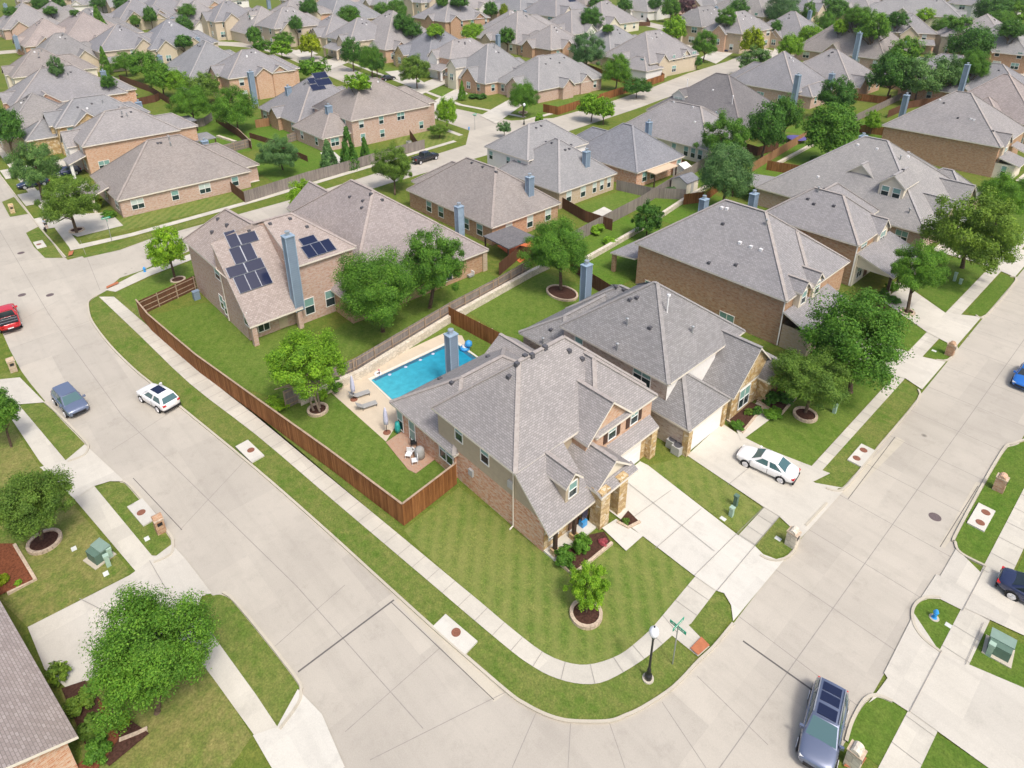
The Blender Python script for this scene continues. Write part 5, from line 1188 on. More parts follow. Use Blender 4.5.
T(589, 585, 19, 20, 'loose', 'leaf_lime', 'young bright green tree in a round mulch ring on the corner lawn', base=(586, 614), th=.6)
T(557, 250, 35, 30, 'oak', 'leaf_mid', 'spreading yard tree in a lobed stone ring behind the grey roof', base=(561, 291), th=2.0)
T(813, 377, 37, 28, 'loose', 'leaf_olive', 'airy grey-green tree in an oval stone ring in front of the stone gable', base=(805, 414), th=1.6)
T(857, 338, 54, 44, 'oak', 'leaf_mid', 'big dense leafy tree hiding the front of the tall brick house', base=(850, 392), th=1.6)
T(917, 270, 27, 27, 'loose', 'leaf_mid', 'open crowned tree in a small ring beside the front porch roof', base=(907, 313), th=2.4)
T(972, 232, 43, 40, 'loose', 'leaf_olive', 'broad grey-green oak on the front lawn below the large grey roof', base=(962, 268), th=1.6)
T(1005, 196, 26, 22, 'oak', 'leaf_mid', 'dense tree at the right edge behind the broad grey-green oak', th=1.6)
T(648, 219, 14, 15, 'loose', 'leaf_dark', 'small dark tree growing against the grey fence', th=.6)
T(33, 167, 22, 21, 'loose', 'leaf_blue', 'tree with drooping branches over the dark car on the left', th=1.8)
T(65, 202, 24, 23, 'loose', 'leaf_olive', 'olive green tree in a stone ring beside the walking person', base=(77, 233), th=2.0)
T(4, 128, 16, 18, 'oak', 'leaf_dark', 'tree at the left edge by the front drives', th=2.2)
T(725, 138, 22, 21, 'loose', 'leaf_mid', 'upper and lighter one of the stacked pair of trees behind the tan canopy', th=2)
T(726, 174, 28, 30, 'oak', 'leaf_blue', 'lower and larger one of the stacked pair of trees, above the blue chimneys', th=1.6)
T(766, 128, 18, 22, 'oak', 'leaf_dark', 'dark tree left of the purple trampoline'); T(787, 116, 15, 18, 'oak', 'leaf_dark', 'dark tree directly above the purple trampoline')
T(831, 131, 25, 24, 'oak', 'leaf_mid', 'round full tree right of the purple trampoline', th=1.2)
T(873, 121, 8, 9, 'lime', 'leaf_lime', 'small pale tree by the stone fence behind the tall brown brick house', th=.8)
T(837, 96, 17, 16, 'loose', 'leaf_dark', 'tree in front of the short blue chimney')
for a in ((892, 75, 20, 20, 'oak', 'leaf_dark', 'first of the dark yard trees in line below the upper right houses'), (921, 77, 21, 20, 'loose', 'leaf_blue', 'silvery middle tree of the yard line below the upper right houses'), (951, 75, 13, 17, 'loose', 'leaf_blue', 'slim silvery tree beside the leaning blue chimney'), (974, 66, 14, 14, 'oak', 'leaf_mid', 'tree tucked under the roundest dark tree'), (971, 44, 21, 16, 'oak', 'leaf_dark', 'roundest dark tree, in front of the yellow brick house'), (905, 52, 16, 13, 'lime', 'leaf_mid', 'bright tree before the tan two-storey house, upper right'), (925, 15, 9, 6, 'lime', 'leaf_lime', 'bright tree against the very long pale house'), (898, 20, 10, 8, 'oak', 'leaf_dark', 'dark tree left of the very long pale house'), (946, 26, 13, 9, 'oak', 'leaf_mid', 'tree right of the tan two-storey house, upper right'), (960, 25, 10, 8, 'loose', 'leaf_mid', 'tree below the red gazebo'), (994, 10, 16, 12, 'oak', 'leaf_dark', 'large dark tree beyond the red gazebo'), (1000, 20, 12, 8, 'oak', 'leaf_mid', 'mid green tree below the large dark one in the top right corner'), (1012, 30, 12, 9, 'oak', 'leaf_dark', 'tree at the right edge above the shaded house'), (1018, 14, 11, 9, 'loose', 'leaf_lime', 'pale bushy tree in the top right corner'), (1014, 4, 12, 7, 'oak', 'leaf_mid', 'tree against the top edge at the far right'),
          (783, 12, 16, 14, 'oak', 'leaf_blue', 'large blue-green tree over the dark grey roofs, top right of centre'), (809, 12, 6, 9, 'loose', 'leaf_mid', 'narrow tree between two blue chimneys'), (835, 10, 13, 11, 'oak', 'leaf_dark', 'dark tree touching the top edge right of the plain blue chimney'), (825, 24, 10, 10, 'oak', 'leaf_mid', 'mid green tree above the twin small crowns'), (841, 27, 7, 7, 'oak', 'leaf_lime', 'small round bright tree behind the steep roof'), (857, 17, 12, 10, 'oak', 'leaf_mid', 'tree directly above the steep roof ridge'), (874, 28, 15, 14, 'oak', 'leaf_mid', 'large green tree right of the steep roof ridge'), (811, 36, 12, 10, 'oak', 'leaf_lime', 'bright tree in front of the steep taupe roof'), (791, 47, 12, 11, 'oak', 'leaf_lime', 'bright tree beside the white drive of the tan house'), (753, 42, 11, 12, 'oak', 'leaf_yellow', 'vivid yellow-green tree by the purple car'), (756, 60, 15, 11, 'loose', 'leaf_blue', 'pale silvery tree behind the dark brown steep roof'), (776, 27, 6, 6, 'oak', 'leaf_dark', 'small tree beside the large blue-green tree'),
          (655, 4, 7, 6, 'oak', 'leaf_dark', 'dark tree behind the brown boundary fence'), (671, 8, 9, 10, 'oak', 'leaf_mid', 'bright round tree before the brown boundary fence'), (686, 6, 9, 9, 'oak', 'leaf_purple', 'purple leaved tree by the brown boundary fence'), (675, 29, 11, 11, 'oak', 'leaf_lime', 'tree left of the cream entry tower'), (705, 45, 12, 12, 'loose', 'leaf_mid', 'street tree on a tall bare trunk below the cream entry tower'), (738, 9, 10, 9, 'oak', 'leaf_dark', 'bushy dark tree above the tan brick house'), (726, 18, 9, 9, 'loose', 'leaf_mid', 'loose tree right of the cream entry tower'), (697, 62, 5, 5, 'oak', 'leaf_dark', 'low round tree beside the back porch wall'), (637, 87, 13, 8, 'loose', 'leaf_dark', 'low spreading tree outside the red corner fence'),
          (591, 18, 11, 10, 'oak', 'leaf_dark', 'round tree right of the roof solar panels, top centre'), (587, 51, 17, 16, 'loose', 'leaf_blue', 'wide silvery tree behind the red fence, upper centre'), (617, 71, 13, 14, 'oak', 'leaf_mid', 'round green tree inside the red fence corner'), (608, 29, 6, 4, 'oak', 'leaf_mid', 'low tree below the plain cream wall'), (625, 5, 8, 6, 'oak', 'leaf_dark', 'dark tree left of the pale grey house'), (597, 3, 8, 5, 'oak', 'leaf_dark', 'tree on the top edge behind the solar roof'), (507, 37, 8, 8, 'oak', 'leaf_dark', 'dark tree beside the short blue chimney, top centre'), (523, 97, 14, 14, 'oak', 'leaf_mid', 'full tree in a ring at the corner of the pink brick house'), (592, 106, 13, 10, 'oak', 'leaf_lime', 'left one of the two bushy trees outside the red fence'), (604, 109, 10, 10, 'oak', 'leaf_lime', 'right one of the two bushy trees outside the red fence'), (539, 120, 4, 6, 'lime', 'leaf_lime', 'tiny bright tree rising over the white wall house'), (504, 148-20, 6, 6, 'loose', 'leaf_blue', 'grey-green street shrub tree by the white rear wall'),
          (382, 12, 9, 8, 'oak', 'leaf_mid', 'leftmost of the clump of four behind the small brick dormer'), (397, 11, 10, 10, 'oak', 'leaf_mid', 'highest of the clump of four behind the small brick dormer'), (403, 23, 10, 9, 'oak', 'leaf_dark', 'darkest of the clump of four behind the small brick dormer'), (411, 29, 10, 9, 'oak', 'leaf_dark', 'lowest of the clump of four behind the small brick dormer'), (416, 70, 15, 13, 'loose', 'leaf_olive', 'street tree before the red brick house with the white porch'), (435, 31, 8, 6, 'oak', 'leaf_lime', 'tree against the grey back windows'), (472, 33, 11, 9, 'oak', 'leaf_lime', 'bright tree behind the brick tower house'), (491, 10, 7, 7, 'oak', 'leaf_dark', 'dark tree beside the bright slim one, top centre'), (504, 11, 4, 6, 'oak', 'leaf_yellow', 'slim yellow-green tree, top centre'), (442, 2, 6, 5, 'oak', 'leaf_dark', 'dark tree on the top edge over the tall chimney house'), (459, 2, 9, 5, 'oak', 'leaf_dark', 'pair-like dark crown on the top edge'), (376, 64, 8, 9, 'oak', 'leaf_dark', 'dark tree left of the parked black car'), (462, 90, 4, 7, 'cone', 'leaf_mid', 'thin young tree before the garage of the tower house'),
          (309, 7, 9, 8, 'oak', 'leaf_dark', 'dark tree beyond the red brick house with the cream gable'), (349, 15, 11, 8, 'oak', 'leaf_mid', 'round green tree over the long grey roof'), (296, 24, 7, 7, 'oak', 'leaf_dark', 'small tree before the dark porch'), (310, 45, 10, 10, 'oak', 'leaf_yellow', 'yellow tree beside the stone porch'), (313, 68, 13, 9, 'loose', 'leaf_mid', 'wide low tree behind the pink brick upper wall'), (352, 53, 10, 13, 'oak', 'leaf_dark', 'left one of the street pair by the parked black car'), (371, 59, 12, 13, 'oak', 'leaf_mid', 'right one of the street pair by the parked black car'), (358, 83, 11, 9, 'loose', 'leaf_lime', 'loose bright tree at the end of the long brown roof'), (284, 39, 10, 6, 'loose', 'leaf_mid', 'upper of the two wide low trees by the drive'), (281, 49, 10, 7, 'loose', 'leaf_lime', 'lower of the two wide low trees by the drive'), (254, 36, 7, 8, 'oak', 'leaf_dark', 'dark round tree before the tan front gable'), (261, 46, 8, 6, 'loose', 'leaf_mid', 'low tree below the dark round one'),
          (150, 16, 6, 8, 'oak', 'leaf_dark', 'small round tree against the hipped house, upper left'), (135, 21, 5, 5, 'oak', 'leaf_mid', 'round shrub-like tree, upper left'), (184, 25, 8, 8, 'oak', 'leaf_dark', 'tree before the low taupe roof'), (183, 42, 8, 6, 'oak', 'leaf_dark', 'tree below the grey fence, upper left'), (187, 11, 9, 6, 'oak', 'leaf_mid', 'tree left of the tan side wall'), (124, 63, 10, 9, 'oak', 'leaf_mid', 'topmost left one of the dense yard clump'), (143, 65, 14, 12, 'oak', 'leaf_mid', 'broadest upper one of the dense yard clump'), (160, 78, 13, 14, 'oak', 'leaf_mid', 'middle one of the dense yard clump'), (178, 82, 11, 11, 'oak', 'leaf_lime', 'lighter one of the dense yard clump'), (203, 87, 16, 12, 'oak', 'leaf_olive', 'olive one of the dense yard clump, upper right'), (190, 104, 18, 16, 'oak', 'leaf_mid', 'lowest one of the dense yard clump, beside the patio roof'), (234, 108, 20, 18, 'oak', 'leaf_mid', 'round tree right of the dense yard clump, by the cedar fence'),
          (41, 4, 8, 7, 'oak', 'leaf_dark', 'left one of two dark trees over the red fence, top left'), (59, 4, 6, 6, 'oak', 'leaf_dark', 'right one of two dark trees over the red fence, top left'), (98, 18, 6, 9, 'cone', 'leaf_mid', 'slim upright tree before the cream gabled house'), (75, 13, 5, 3, 'oak', 'leaf_dark', 'low tree behind the red fence, top left'), (11, 12, 7, 5, 'oak', 'leaf_dark', 'left one of the low trees before the back porch'), (50, 11, 7, 4, 'oak', 'leaf_dark', 'right one of the low trees before the back porch'), (56, 68, 7, 10, 'loose', 'leaf_blue', 'thin silvery tree before the twin tan gables'), (104, 60, 5, 10, 'cone', 'leaf_mid', 'upright tree beside the arched stone entry'), (108, 82, 7, 7, 'oak', 'leaf_dark', 'dark tree behind the first leaning chimney'), (134, 20, 4, 4, 'oak', 'leaf_mid', 'shrub-like crown under the slim tree'), (101, 3, 9, 5, 'oak', 'leaf_dark', 'dark crown on the top edge, second from the left'), (122, 4, 8, 6, 'oak', 'leaf_dark', 'dark crown on the top edge beside the hipped house'),
          (277, 154, 18, 15, 'loose', 'leaf_blue', 'open silvery tree in the yard with the curved planting wall', (283, 170)), (303, 196, 14, 14, 'lime', 'leaf_lime', 'bright street tree rising behind the solar house'), (392, 165, 18, 18, 'loose', 'leaf_olive', 'street tree in front of the dark pickup by the cross street', (395, 195)), (446, 113, 10, 14, 'oak', 'leaf_lime', 'bright upright oval tree at the cross street corner', (447, 131)), (439, 130, 9, 5, 'oak', 'leaf_olive', 'low tree under the bright oval corner tree')):
    T(a[0], a[1], a[2], a[3], a[4], a[5], a[6], base=(a[7] if len(a) > 7 else None), th=1.0 if a[3] > 8 else .6)
for a in ((328, 156, 9, 13, 'pale'), (348, 149, 9, 17, 'tallest'), (365, 151, 6, 11, 'slimmest')): T(a[0], a[1], a[2], a[3], 'cone', 'leaf_blue' if a[4] == 'pale' else 'leaf_dark', '%s of the three conifers along the weathered street fence' % a[4], th=.1, name='conifer')
# shrubs near the houses
for px, py, r, h, mt, lb in ((565, 557, 11, 1.4, 'leaf_mid', 'round clipped shrub at the porch corner, larger one'), (582, 544, 10, 1.4, 'leaf_mid', 'round clipped shrub beside the stone entry pier'), (626, 521, 4, .5, 'leaf_olive', 'low plants in the small bed at the stone pier'), (603, 542, 5, .5, 'flower_pink', 'pink flowers in the entry bed'),
                     (737, 425, 7, .8, 'leaf_mid', 'low box hedge beside the white sedan drive'), (749, 412, 5, .7, 'leaf_olive', 'silvery shrub behind the low box hedge'), (757, 411, 5, 1, 'leaf_dark', 'dark shrub at the stone gable window'), (773, 413, 9, 1, 'leaf_mid', 'clipped green shrub in the stone edged bed'), (770, 398, 9, 1.3, 'leaf_dark', 'dark shrub in the stone edged bed'), (780, 386, 8, 1.2, 'leaf_lime', 'bright shrub with pale flowers by the entry'), (785, 398, 9, 1.1, 'leaf_dark', 'dark leafy shrub at the outer edge of the stone bed'),
                     (893, 287, 6, 1.3, 'leaf_mid', 'round clipped shrub at the porch, upper one'), (885, 293, 5, 1.1, 'leaf_mid', 'round clipped shrub at the porch, lower one'), (893, 300, 8, .7, 'leaf_dark', 'dark ground shrubs in the porch bed'),
                     (58, 674, 11, 1.5, 'leaf_olive', 'clipped square shrub at the bottom left drive'), (80, 702, 13, 1.2, 'leaf_olive', 'upper one of the leafy shrubs along the bottom left house'), (90, 728, 14, 1.2, 'leaf_olive', 'middle one of the leafy shrubs along the bottom left house'), (98, 750, 13, 1.2, 'leaf_mid', 'lowest one of the leafy shrubs along the bottom left house'), (120, 720, 9, .9, 'leaf_yellow', 'yellow green shrub under the largest tree'),
                     (3, 580, 6, .8, 'leaf_yellow', 'small yellow shrub in the orange mulch at the left edge'), (18, 583, 4, .4, 'leaf_lime', 'small plant in the orange mulch bed'), (95, 203, 7, 2.2, 'leaf_yellow', 'yellow green shrub beside the corner porch'), (109, 214, 7, 1.2, 'leaf_mid', 'round green shrub before the corner porch column'), (594, 228, 11, 1.3, 'leaf_lime', 'leafy vegetable bush in the fenced corner'), (610, 241, 8, 1, 'leaf_lime', 'lower leafy bush by the grey fence'), (670, 192, 9, 1.4, 'leaf_blue', 'pale shrub in the corner of the weathered fence'), (478, 96, 9, 1.2, 'leaf_dark', 'dark clipped hedge before the brick tower house'), (757, 190, 5, 1, 'leaf_lime', 'bright shrub by the cedar fence steps'), (815, 158, 5, .8, 'leaf_mid', 'shrub beside the shaded bench'), (276, 404, 12, 1.2, 'leaf_lime', 'bushy plant in the pool yard corner behind the fence'), (334, 385, 9, 1.2, 'leaf_mid', 'bushy plants beside the pool deck corner'), (320, 395, 8, 1.0, 'leaf_lime', 'low bright plants under the lime green tree'), (428, 128, 5, 1, 'leaf_mid', 'shrub at the corner house entrance'), (108, 49+4, 4, .8, 'leaf_yellow', 'yellow flowers by the arched stone entry')):
    shrub(px, py, r, h, mt, lb)
# ---------------------------------------------------------------- fences and garden walls
def fence(pts, label, mat='fence_brown', h=1.85, cap=False, rails=0, world=False, posts=False, dz=0.0):
    P = [Vector((p[0], p[1], 0)) for p in (pts if world else [G(*q) for q in pts])]
    c = sum(P, Vector((0, 0, 0)))/len(P); e = empty('board_fence', c, label, 'fence')
    mb = MB(); rl = MB(); cp = MB(); far_ = dist(c) > 170
    bw = .32 if far_ else .15
    for a, b in zip(P[:-1], P[1:]):
        d = (b-a); L = d.length; d.normalize(); n = Vector((-d.y, d.x, 0)); k = max(1, int(L/bw))
        M = Matrix(((d.x, n.x, 0, a.x), (d.y, n.y, 0, a.y), (0, 0, 1, 0), (0, 0, 0, 1)))
        for i in range(k):
            x = i*L/k; hh = h+dz+random.uniform(-.015, .015)
            mb.box(x+.004, -.011+random.uniform(-.004, .004), .03, x+L/k-.004, .011, hh, mat, M)
        if rails:
            s = rails
            for z in (.35, .95, h-.25): rl.box(0, s*.03-.02, z-.045, L, s*.03+.02, z+.045, 'fence_rail', M)
        if posts:
            for i in range(int(L/2.4)+1):
                pm = MB(); x = min(i*2.4, L-.05); pm.box(x-.05, (rails or 1)*.075-.045, 0, x+.05, (rails or 1)*.075+.045, h+.02, 'fence_rail', M); pm.build('post', e, c)
        if cap: cp.box(0, -.075, h+dz+.02, L, .075, h+dz+.06, 'fence_cap', M)
    mb.build('boards', e, c)
    if rails: rl.build('rails', e, c)
    if cap: cp.build('cap', e, c)
    return e
def gwall(pts, label, h=.55, w=.35, mat='stone_white', world=False):
    P = [Vector((p[0], p[1], 0)) for p in (pts if world else [G(*q) for q in pts])]
    c = sum(P, Vector((0, 0, 0)))/len(P); mb = MB(); ribbon(mb, P, w, 0, mat, h); 
    return tag(mb.build('retaining_wall', None, c), label, 'garden wall')
fence([(140, 316), (152, 331), (178, 354), (200, 373), (262, 419), (330, 469), (404, 526)], 'long red-brown fence along the left street walk', 'fence_red', cap=True, h=2.15)
fence([(404, 526), (457, 484)], 'short red-brown return fence joining the corner house', 'fence_red', cap=True, h=2.15)
fence([(140, 316), (197, 289)], 'dark fence panel with rails joining the solar house', 'fence_brown', rails=-1, posts=True)
fence([(286, 409), (357, 375), (450, 318), (498, 292), (530, 273)], 'weathered grey fence on a stone wall behind the pool', 'fence_grey', rails=-1, posts=True, h=2.0)
gwall([(300, 405), (360, 378), (450, 322), (530, 277), (548, 268)], 'pale stone wall under the weathered fence by the pool', .9, .5)
fence([(449, 322), (492, 345), (533, 366)], 'brown fence with light rails between the pool and the next yard', 'fence_red', rails=1, posts=True, h=2.0)
fence([(499, 276), (520, 258), (540, 262)], 'short brown fence at the end of the covered patio', 'fence_brown')
fence([(540, 262), (608, 225), (640, 208), (700, 170), (724, 158)], 'long weathered fence between the back yards in the middle', 'fence_grey', h=2.0)
gwall([(575, 268), (612, 247), (645, 228), (690, 198), (736, 172)], 'long pale stone wall under the middle yard fence', .7, .5)
fence([(560, 207), (585, 222), (612, 231)], 'dark brown fence beside the vegetable bushes', 'fence_brown')
fence([(570, 268), (590, 286), (612, 300)], 'dark fence behind the lobed tree ring', 'fence_brown')
fence([(616, 190), (650, 198), (685, 200)], 'grey picket topped fence before the tan canopy', 'fence_grey')
fence([(678, 168), (688, 172)], 'red-brown panel beside the white shed', 'fence_red')
fence([(744, 152), (757, 156), (778, 150)], 'dark fence under the pair of yard trees', 'fence_brown')
fence([(752, 172), (800, 143), (808, 138)], 'bright cedar fence below the purple trampoline', 'fence_cedar', rails=1, posts=True)
fence([(766, 170), (803, 176)], 'red-brown fence behind the patio roof', 'fence_red')
gwall([(775, 166), (812, 146)], 'pale stone strip inside the cedar fence', .5, .6)
fence([(683, 205), (705, 202), (730, 182)], 'dark red fence behind the tall brick house chimney', 'fence_red')
fence([(735, 228), (752, 240)], 'short brown fence between the chimneys on the right', 'fence_brown')
fence([(853, 100), (885, 104), (890, 101)], 'red-brown fence before the pink sided back yard', 'fence_red')
fence([(853, 123), (900, 100)], 'weathered fence with stone edge behind the tall brown house', 'fence_grey'); fence([(856, 132), (885, 136)], 'red fence behind the twin chimney', 'fence_red')
fence([(887, 118), (910, 108), (940, 104)], 'dark red fence below the dark yard trees', 'fence_brown')
# corner yard, upper centre
fence([(543, 98+14), (558, 115), (664, 81), (650, 71)], 'red-brown fence round the corner yard, upper centre', 'fence_red', h=2.0); fence([(583, 68), (612, 80), (635, 92-6)], 'red-brown fence with posts inside the corner yard', 'fence_red')
fence([(620, 12), (690, 20)], 'dark brown boundary fence along the far street', 'fence_brown', h=2.2); fence([(626, 26), (650, 26), (646, 20)], 'brown fence end at the far street', 'fence_brown'); fence([(536, 62), (560, 58)], 'brown fence before the back porch, upper centre', 'fence_brown')
# left middle yards
fence([(245.5, 203), (309, 182.5), (340, 174), (398, 156), (425, 149)], 'long weathered fence beside the cross street', 'fence_grey', h=2.0); fence([(227, 188), (245.5, 203)], 'brown fence panel at the corner patio', 'fence_brown')
fence([(308, 162), (292, 155), (276, 146), (250, 138)], 'dark planting fence with a curved end', 'fence_brown', h=1.2)
fence([(288, 143), (312, 136)], 'grey fence with rails beside the pink barbecue patio', 'fence_grey', rails=-1, posts=True); fence([(256, 128), (270, 126)], 'bright cedar panel below the taupe back patio', 'fence_cedar')
fence([(212, 157), (252, 147)], 'grey railed fence behind the corner brick house', 'fence_grey', rails=-1, posts=True); fence([(252, 150), (240, 138), (216, 122)], 'dark brown fence with light cap through the yards', 'fence_brown', cap=True)
fence([(181, 131), (205, 126), (213, 120)], 'grey-brown fence panel behind the red side wall', 'fence_grey'); fence([(120, 78+3), (150, 92), (172, 106)], 'brown fence with light posts, upper left yards', 'fence_brown'); fence([(127, 108), (156, 102), (160, 100)], 'brown fence behind the large taupe roof', 'fence_brown')
gwall([(218, 137), (236, 143)], 'pale stone strip in the fenced yard', .4, .6); gwall([(118, 87), (137, 96)], 'pale stone strip by the upper left yard', .4, .6)
fence([(17, 16), (50, 11)], 'red fence in front of the back porch, top left', 'fence_red'); fence([(66, 10), (88, 8)], 'red fence before the grey house, top left', 'fence_red'); fence([(182, 36), (214, 32)], 'pale grey fence in front of the low taupe roof', 'fence_grey', h=1.6)
fence([(418, 150), (410, 138)], 'dark slatted panel at the end of the brick corner house', 'fence_brown')
# ---------------------------------------------------------------- vehicles: nose towards local +x
def car(kind, paint, px, py, ang, label, glass='car_glass', name='parked_car', pz=0.0, world=None):
    L, Wd, H = {'sedan': (4.75, 1.9, 1.5), 'suv': (4.85, 1.93, 1.72), 'cuv': (4.6, 1.86, 1.62), 'pickup': (5.8, 2.0, 1.9)}[kind]
    p = Vector((world[0], world[1], 0)) if world else G(px, py, .6)
    e = empty(name, (p.x, p.y, .0), label, 'pickup' if kind == 'pickup' else 'car', rz=ang)
    hw = Wd/2; belt = H*.6; wr = .36 if kind != 'sedan' else .34
    # lower body: stations nose to tail (x, halfwidth, bottom, shoulder, deck)
    fx, rx = L/2, -L/2
    if kind == 'sedan': st = [(fx, .5, .35, .52, .6), (fx-.1, .74, .27, .6, .74), (fx-.4, .88, .22, .7, .87), (fx-1.1, hw, .22, .8, 1.0), (fx-1.7, hw, .22, .82, 1.02), (rx+1.5, hw, .22, .84, 1.04), (rx+.8, hw-.01, .24, .86, 1.06), (rx+.25, .86, .3, .82, 1.0), (rx+.05, .74, .36, .74, .9), (rx, .6, .42, .66, .8)]
    elif kind == 'pickup': st = [(fx, .8, .45, .75, .9), (fx-.1, .93, .38, .85, 1.05), (fx-.6, .97, .35, .95, 1.15), (fx-1.5, hw, .35, 1.0, 1.2), (fx-2.0, hw, .35, 1.0, 1.18), (rx+2.0, hw, .38, 1.0, 1.15), (rx+.3, hw, .42, 1.0, 1.15), (rx+.02, .95, .5, .95, 1.12)]
    else: st = [(fx, .66, .38, .6, .72), (fx-.12, .84, .28, .7, .88), (fx-.5, .91, .25, .8, .98), (fx-1.25, hw, .24, .86, 1.06), (fx-1.7, hw, .24, .88, 1.06), (rx+1.4, hw, .25, .9, 1.08), (rx+.5, hw-.02, .28, .92, 1.1), (rx+.12, .86, .33, .9, 1.06), (rx+.0, .78, .42, .8, .95)]
    mb = MB(); rings = []
    for x, w, zb, zs, zt in st:
        rings.append([(x, -w*.88, zb), (x, -w, zb+.16), (x, -w, zs), (x, -w*.93, zt-.02), (x, -w*.5, zt+.03), (x, 0, zt+.045), (x, w*.5, zt+.03), (x, w*.93, zt-.02), (x, w, zs), (x, w, zb+.16), (x, w*.88, zb)])
    i0 = len(mb.v); n = len(rings[0]); m = mb.mi(paint)
    for r in rings: mb.v += [Vector(q) for q in r]
    for i in range(len(rings)-1):
        for k in range(n):
            mb.f.append([i0+i*n+k, i0+(i+1)*n+k, i0+(i+1)*n+(k+1) % n, i0+i*n+(k+1) % n]); mb.m.append(m)
    mb.f.append([i0+k for k in range(n)]); mb.m.append(m); mb.f.append([i0+(len(rings)-1)*n+k for k in range(n)][::-1]); mb.m.append(m)
    body = mb.build('body', e, None, True)
    sub = body.modifiers.new('s', 'SUBSURF'); sub.levels = 2; sub.render_levels = 2
    # cabin: base ring at the belt, roof ring above; glass set in each face
    if kind == 'sedan': bf, br, tf, tr, zb = fx-1.22, rx+.6, fx-2.0, rx+1.5, .98
    elif kind == 'pickup': bf, br, tf, tr, zb = fx-1.55, rx+2.0, fx-2.25, rx+2.2, 1.16
    elif kind == 'cuv': bf, br, tf, tr, zb = fx-1.1, rx+.1, fx-1.95, rx+.5, 1.06
    else: bf, br, tf, tr, zb = fx-1.2, rx+.12, fx-2.05, rx+.5, 1.07
    wb, wt = hw*.93, hw*.74; zt = H-.05
    B = [Vector((bf, -wb*.93, zb-.03)), Vector((bf, wb*.93, zb-.03)), Vector((br, wb*.95, zb-.03)), Vector((br, -wb*.95, zb-.03))]
    Tt = [Vector((tf, -wt*.95, zt)), Vector((tf, wt*.95, zt)), Vector((tr, wt*.96, zt)), Vector((tr, -wt*.96, zt))]
    cb = MB()
    mid = [Vector(((bf+br)/2, -wb, zb)), Vector(((bf+br)/2, wb, zb))]
    for q in ([B[0], B[1], Tt[1], Tt[0]], [B[1], B[2], Tt[2], Tt[1]], [B[2], B[3], Tt[3], Tt[2]], [B[3], B[0], Tt[0], Tt[3]]): cb.poly(q, paint)
    xs = [tr, tr*.5+tf*.5, tf]
    crown = .055
    rowp = lambda x, s: [Vector((x, -wt*.95, zt)), Vector((x, -wt*.5, zt+crown*s)), Vector((x, 0, zt+crown*1.25*s)), Vector((x, wt*.5, zt+crown*s)), Vector((x, wt*.95, zt))]
    rr = [rowp(tf, .5), rowp(tf*.5+tr*.5, 1), rowp(tr, .5)]
    for a, b in zip(rr[:-1], rr[1:]):
        for k in range(4): cb.poly([a[k], b[k], b[k+1], a[k+1]], paint, up=(0, 0, 1))
    co = cb.build('cabin', e, None, True); wd = co.modifiers.new('w', 'WELD'); wd.merge_threshold = .002; bv = co.modifiers.new('b', 'BEVEL'); bv.width = .07; bv.segments = 3; bv.limit_method = 'ANGLE'; bv.angle_limit = R(25)
    def pane(nm, q, ins, off=.012, mt=glass):
        q = [Vector(v) for v in q]; c = sum(q, Vector((0, 0, 0)))/len(q); n = newell(q)
        if n.dot(c-Vector((c.x*.7, 0, .9))) < 0: n = -n
        g = MB(); w = [c+(v-c)*ins+n*off for v in q]; g.poly(w, mt, up=n); return g.build(nm, e)
    pane('windscreen', [B[0], B[1], Tt[1], Tt[0]], .9); pane('rear_window', [B[2], B[3], Tt[3], Tt[2]], .84)
    lerp = lambda a, b, t: a+(b-a)*t
    for (b0, b1, t0, t1) in ((B[1], B[2], Tt[1], Tt[2]), (B[0], B[3], Tt[0], Tt[3])):
        cuts = [(.1, .5), (.53, .92)] if kind != 'suv' else [(.08, .38), (.41, .68), (.71, .94)]
        for a, b in cuts: pane('side_window', [lerp(b0, b1, a), lerp(b0, b1, b), lerp(t0, t1, b), lerp(t0, t1, a)], .88)
    for sx in (L/2-.95, -L/2+.95):
        for sy in (-1, 1):
            w = MB(); y1 = sy*(hw-.2); y2 = sy*(hw+.025)
            w.tube([(sx, y1, wr), (sx, y2-.03*sy, wr), (sx, y2, wr)], [wr, wr, wr-.04], 'tyre', 18); k = MB()
            k.tube([(sx, y2-.02*sy, wr), (sx, y2+.006*sy, wr)], [wr*.76, wr*.72], 'rim', 14)
            for a in range(5): k.bar((sx, y2+.012*sy, wr), (sx+math.cos(a*1.2566)*wr*.72, y2+.012*sy, wr+math.sin(a*1.2566)*wr*.72), .05, .02, 'rim')
            o = w.build('wheel', e); k.build('hub', o)
            a = MB(); a.tube([(sx, sy*(hw-.05), wr), (sx, sy*(hw+.004), wr)], wr+.06, 'black_plastic', 18); a.build('wheel_arch', e)
    zl = st[1][3]+.02
    for sy in (-1, 1):
        m1 = MB(); m1.box(fx-.36, sy*.62-.16, zl+.02, fx-.1, sy*.62+.16, zl+.11, 'lamp_clear'); m1.build('headlight', e)
        m2 = MB(); zr = st[-2][3]
        m2.box(rx-.012, sy*.66-.13, zr-.04, rx+.2, sy*.68+.13, zr+.1, 'lamp_red'); m2.build('tail_light', e)
        m3 = MB(); m3.box(bf-.3, sy*(hw+.03)-.11, zb-.04, bf-.16, sy*(hw+.03)+.11, zb+.15, paint); m3.build('wing_mirror', e)
    for sy in (-1, 1):
        dl = MB()
        for x in (bf-.05, (bf+br)/2, br+.35): dl.box(x-.012, sy*(hw+.002)-.006, .34, x+.012, sy*(hw+.002)+.006, zb-.1, 'black_plastic')
        dl.build('door_seam', e)
        hd = MB(); hd.box((bf+br)/2+.12, sy*(hw+.012)-.012, zb-.2, (bf+br)/2+.34, sy*(hw+.012)+.012, zb-.16, paint); hd.build('door_handle', e)
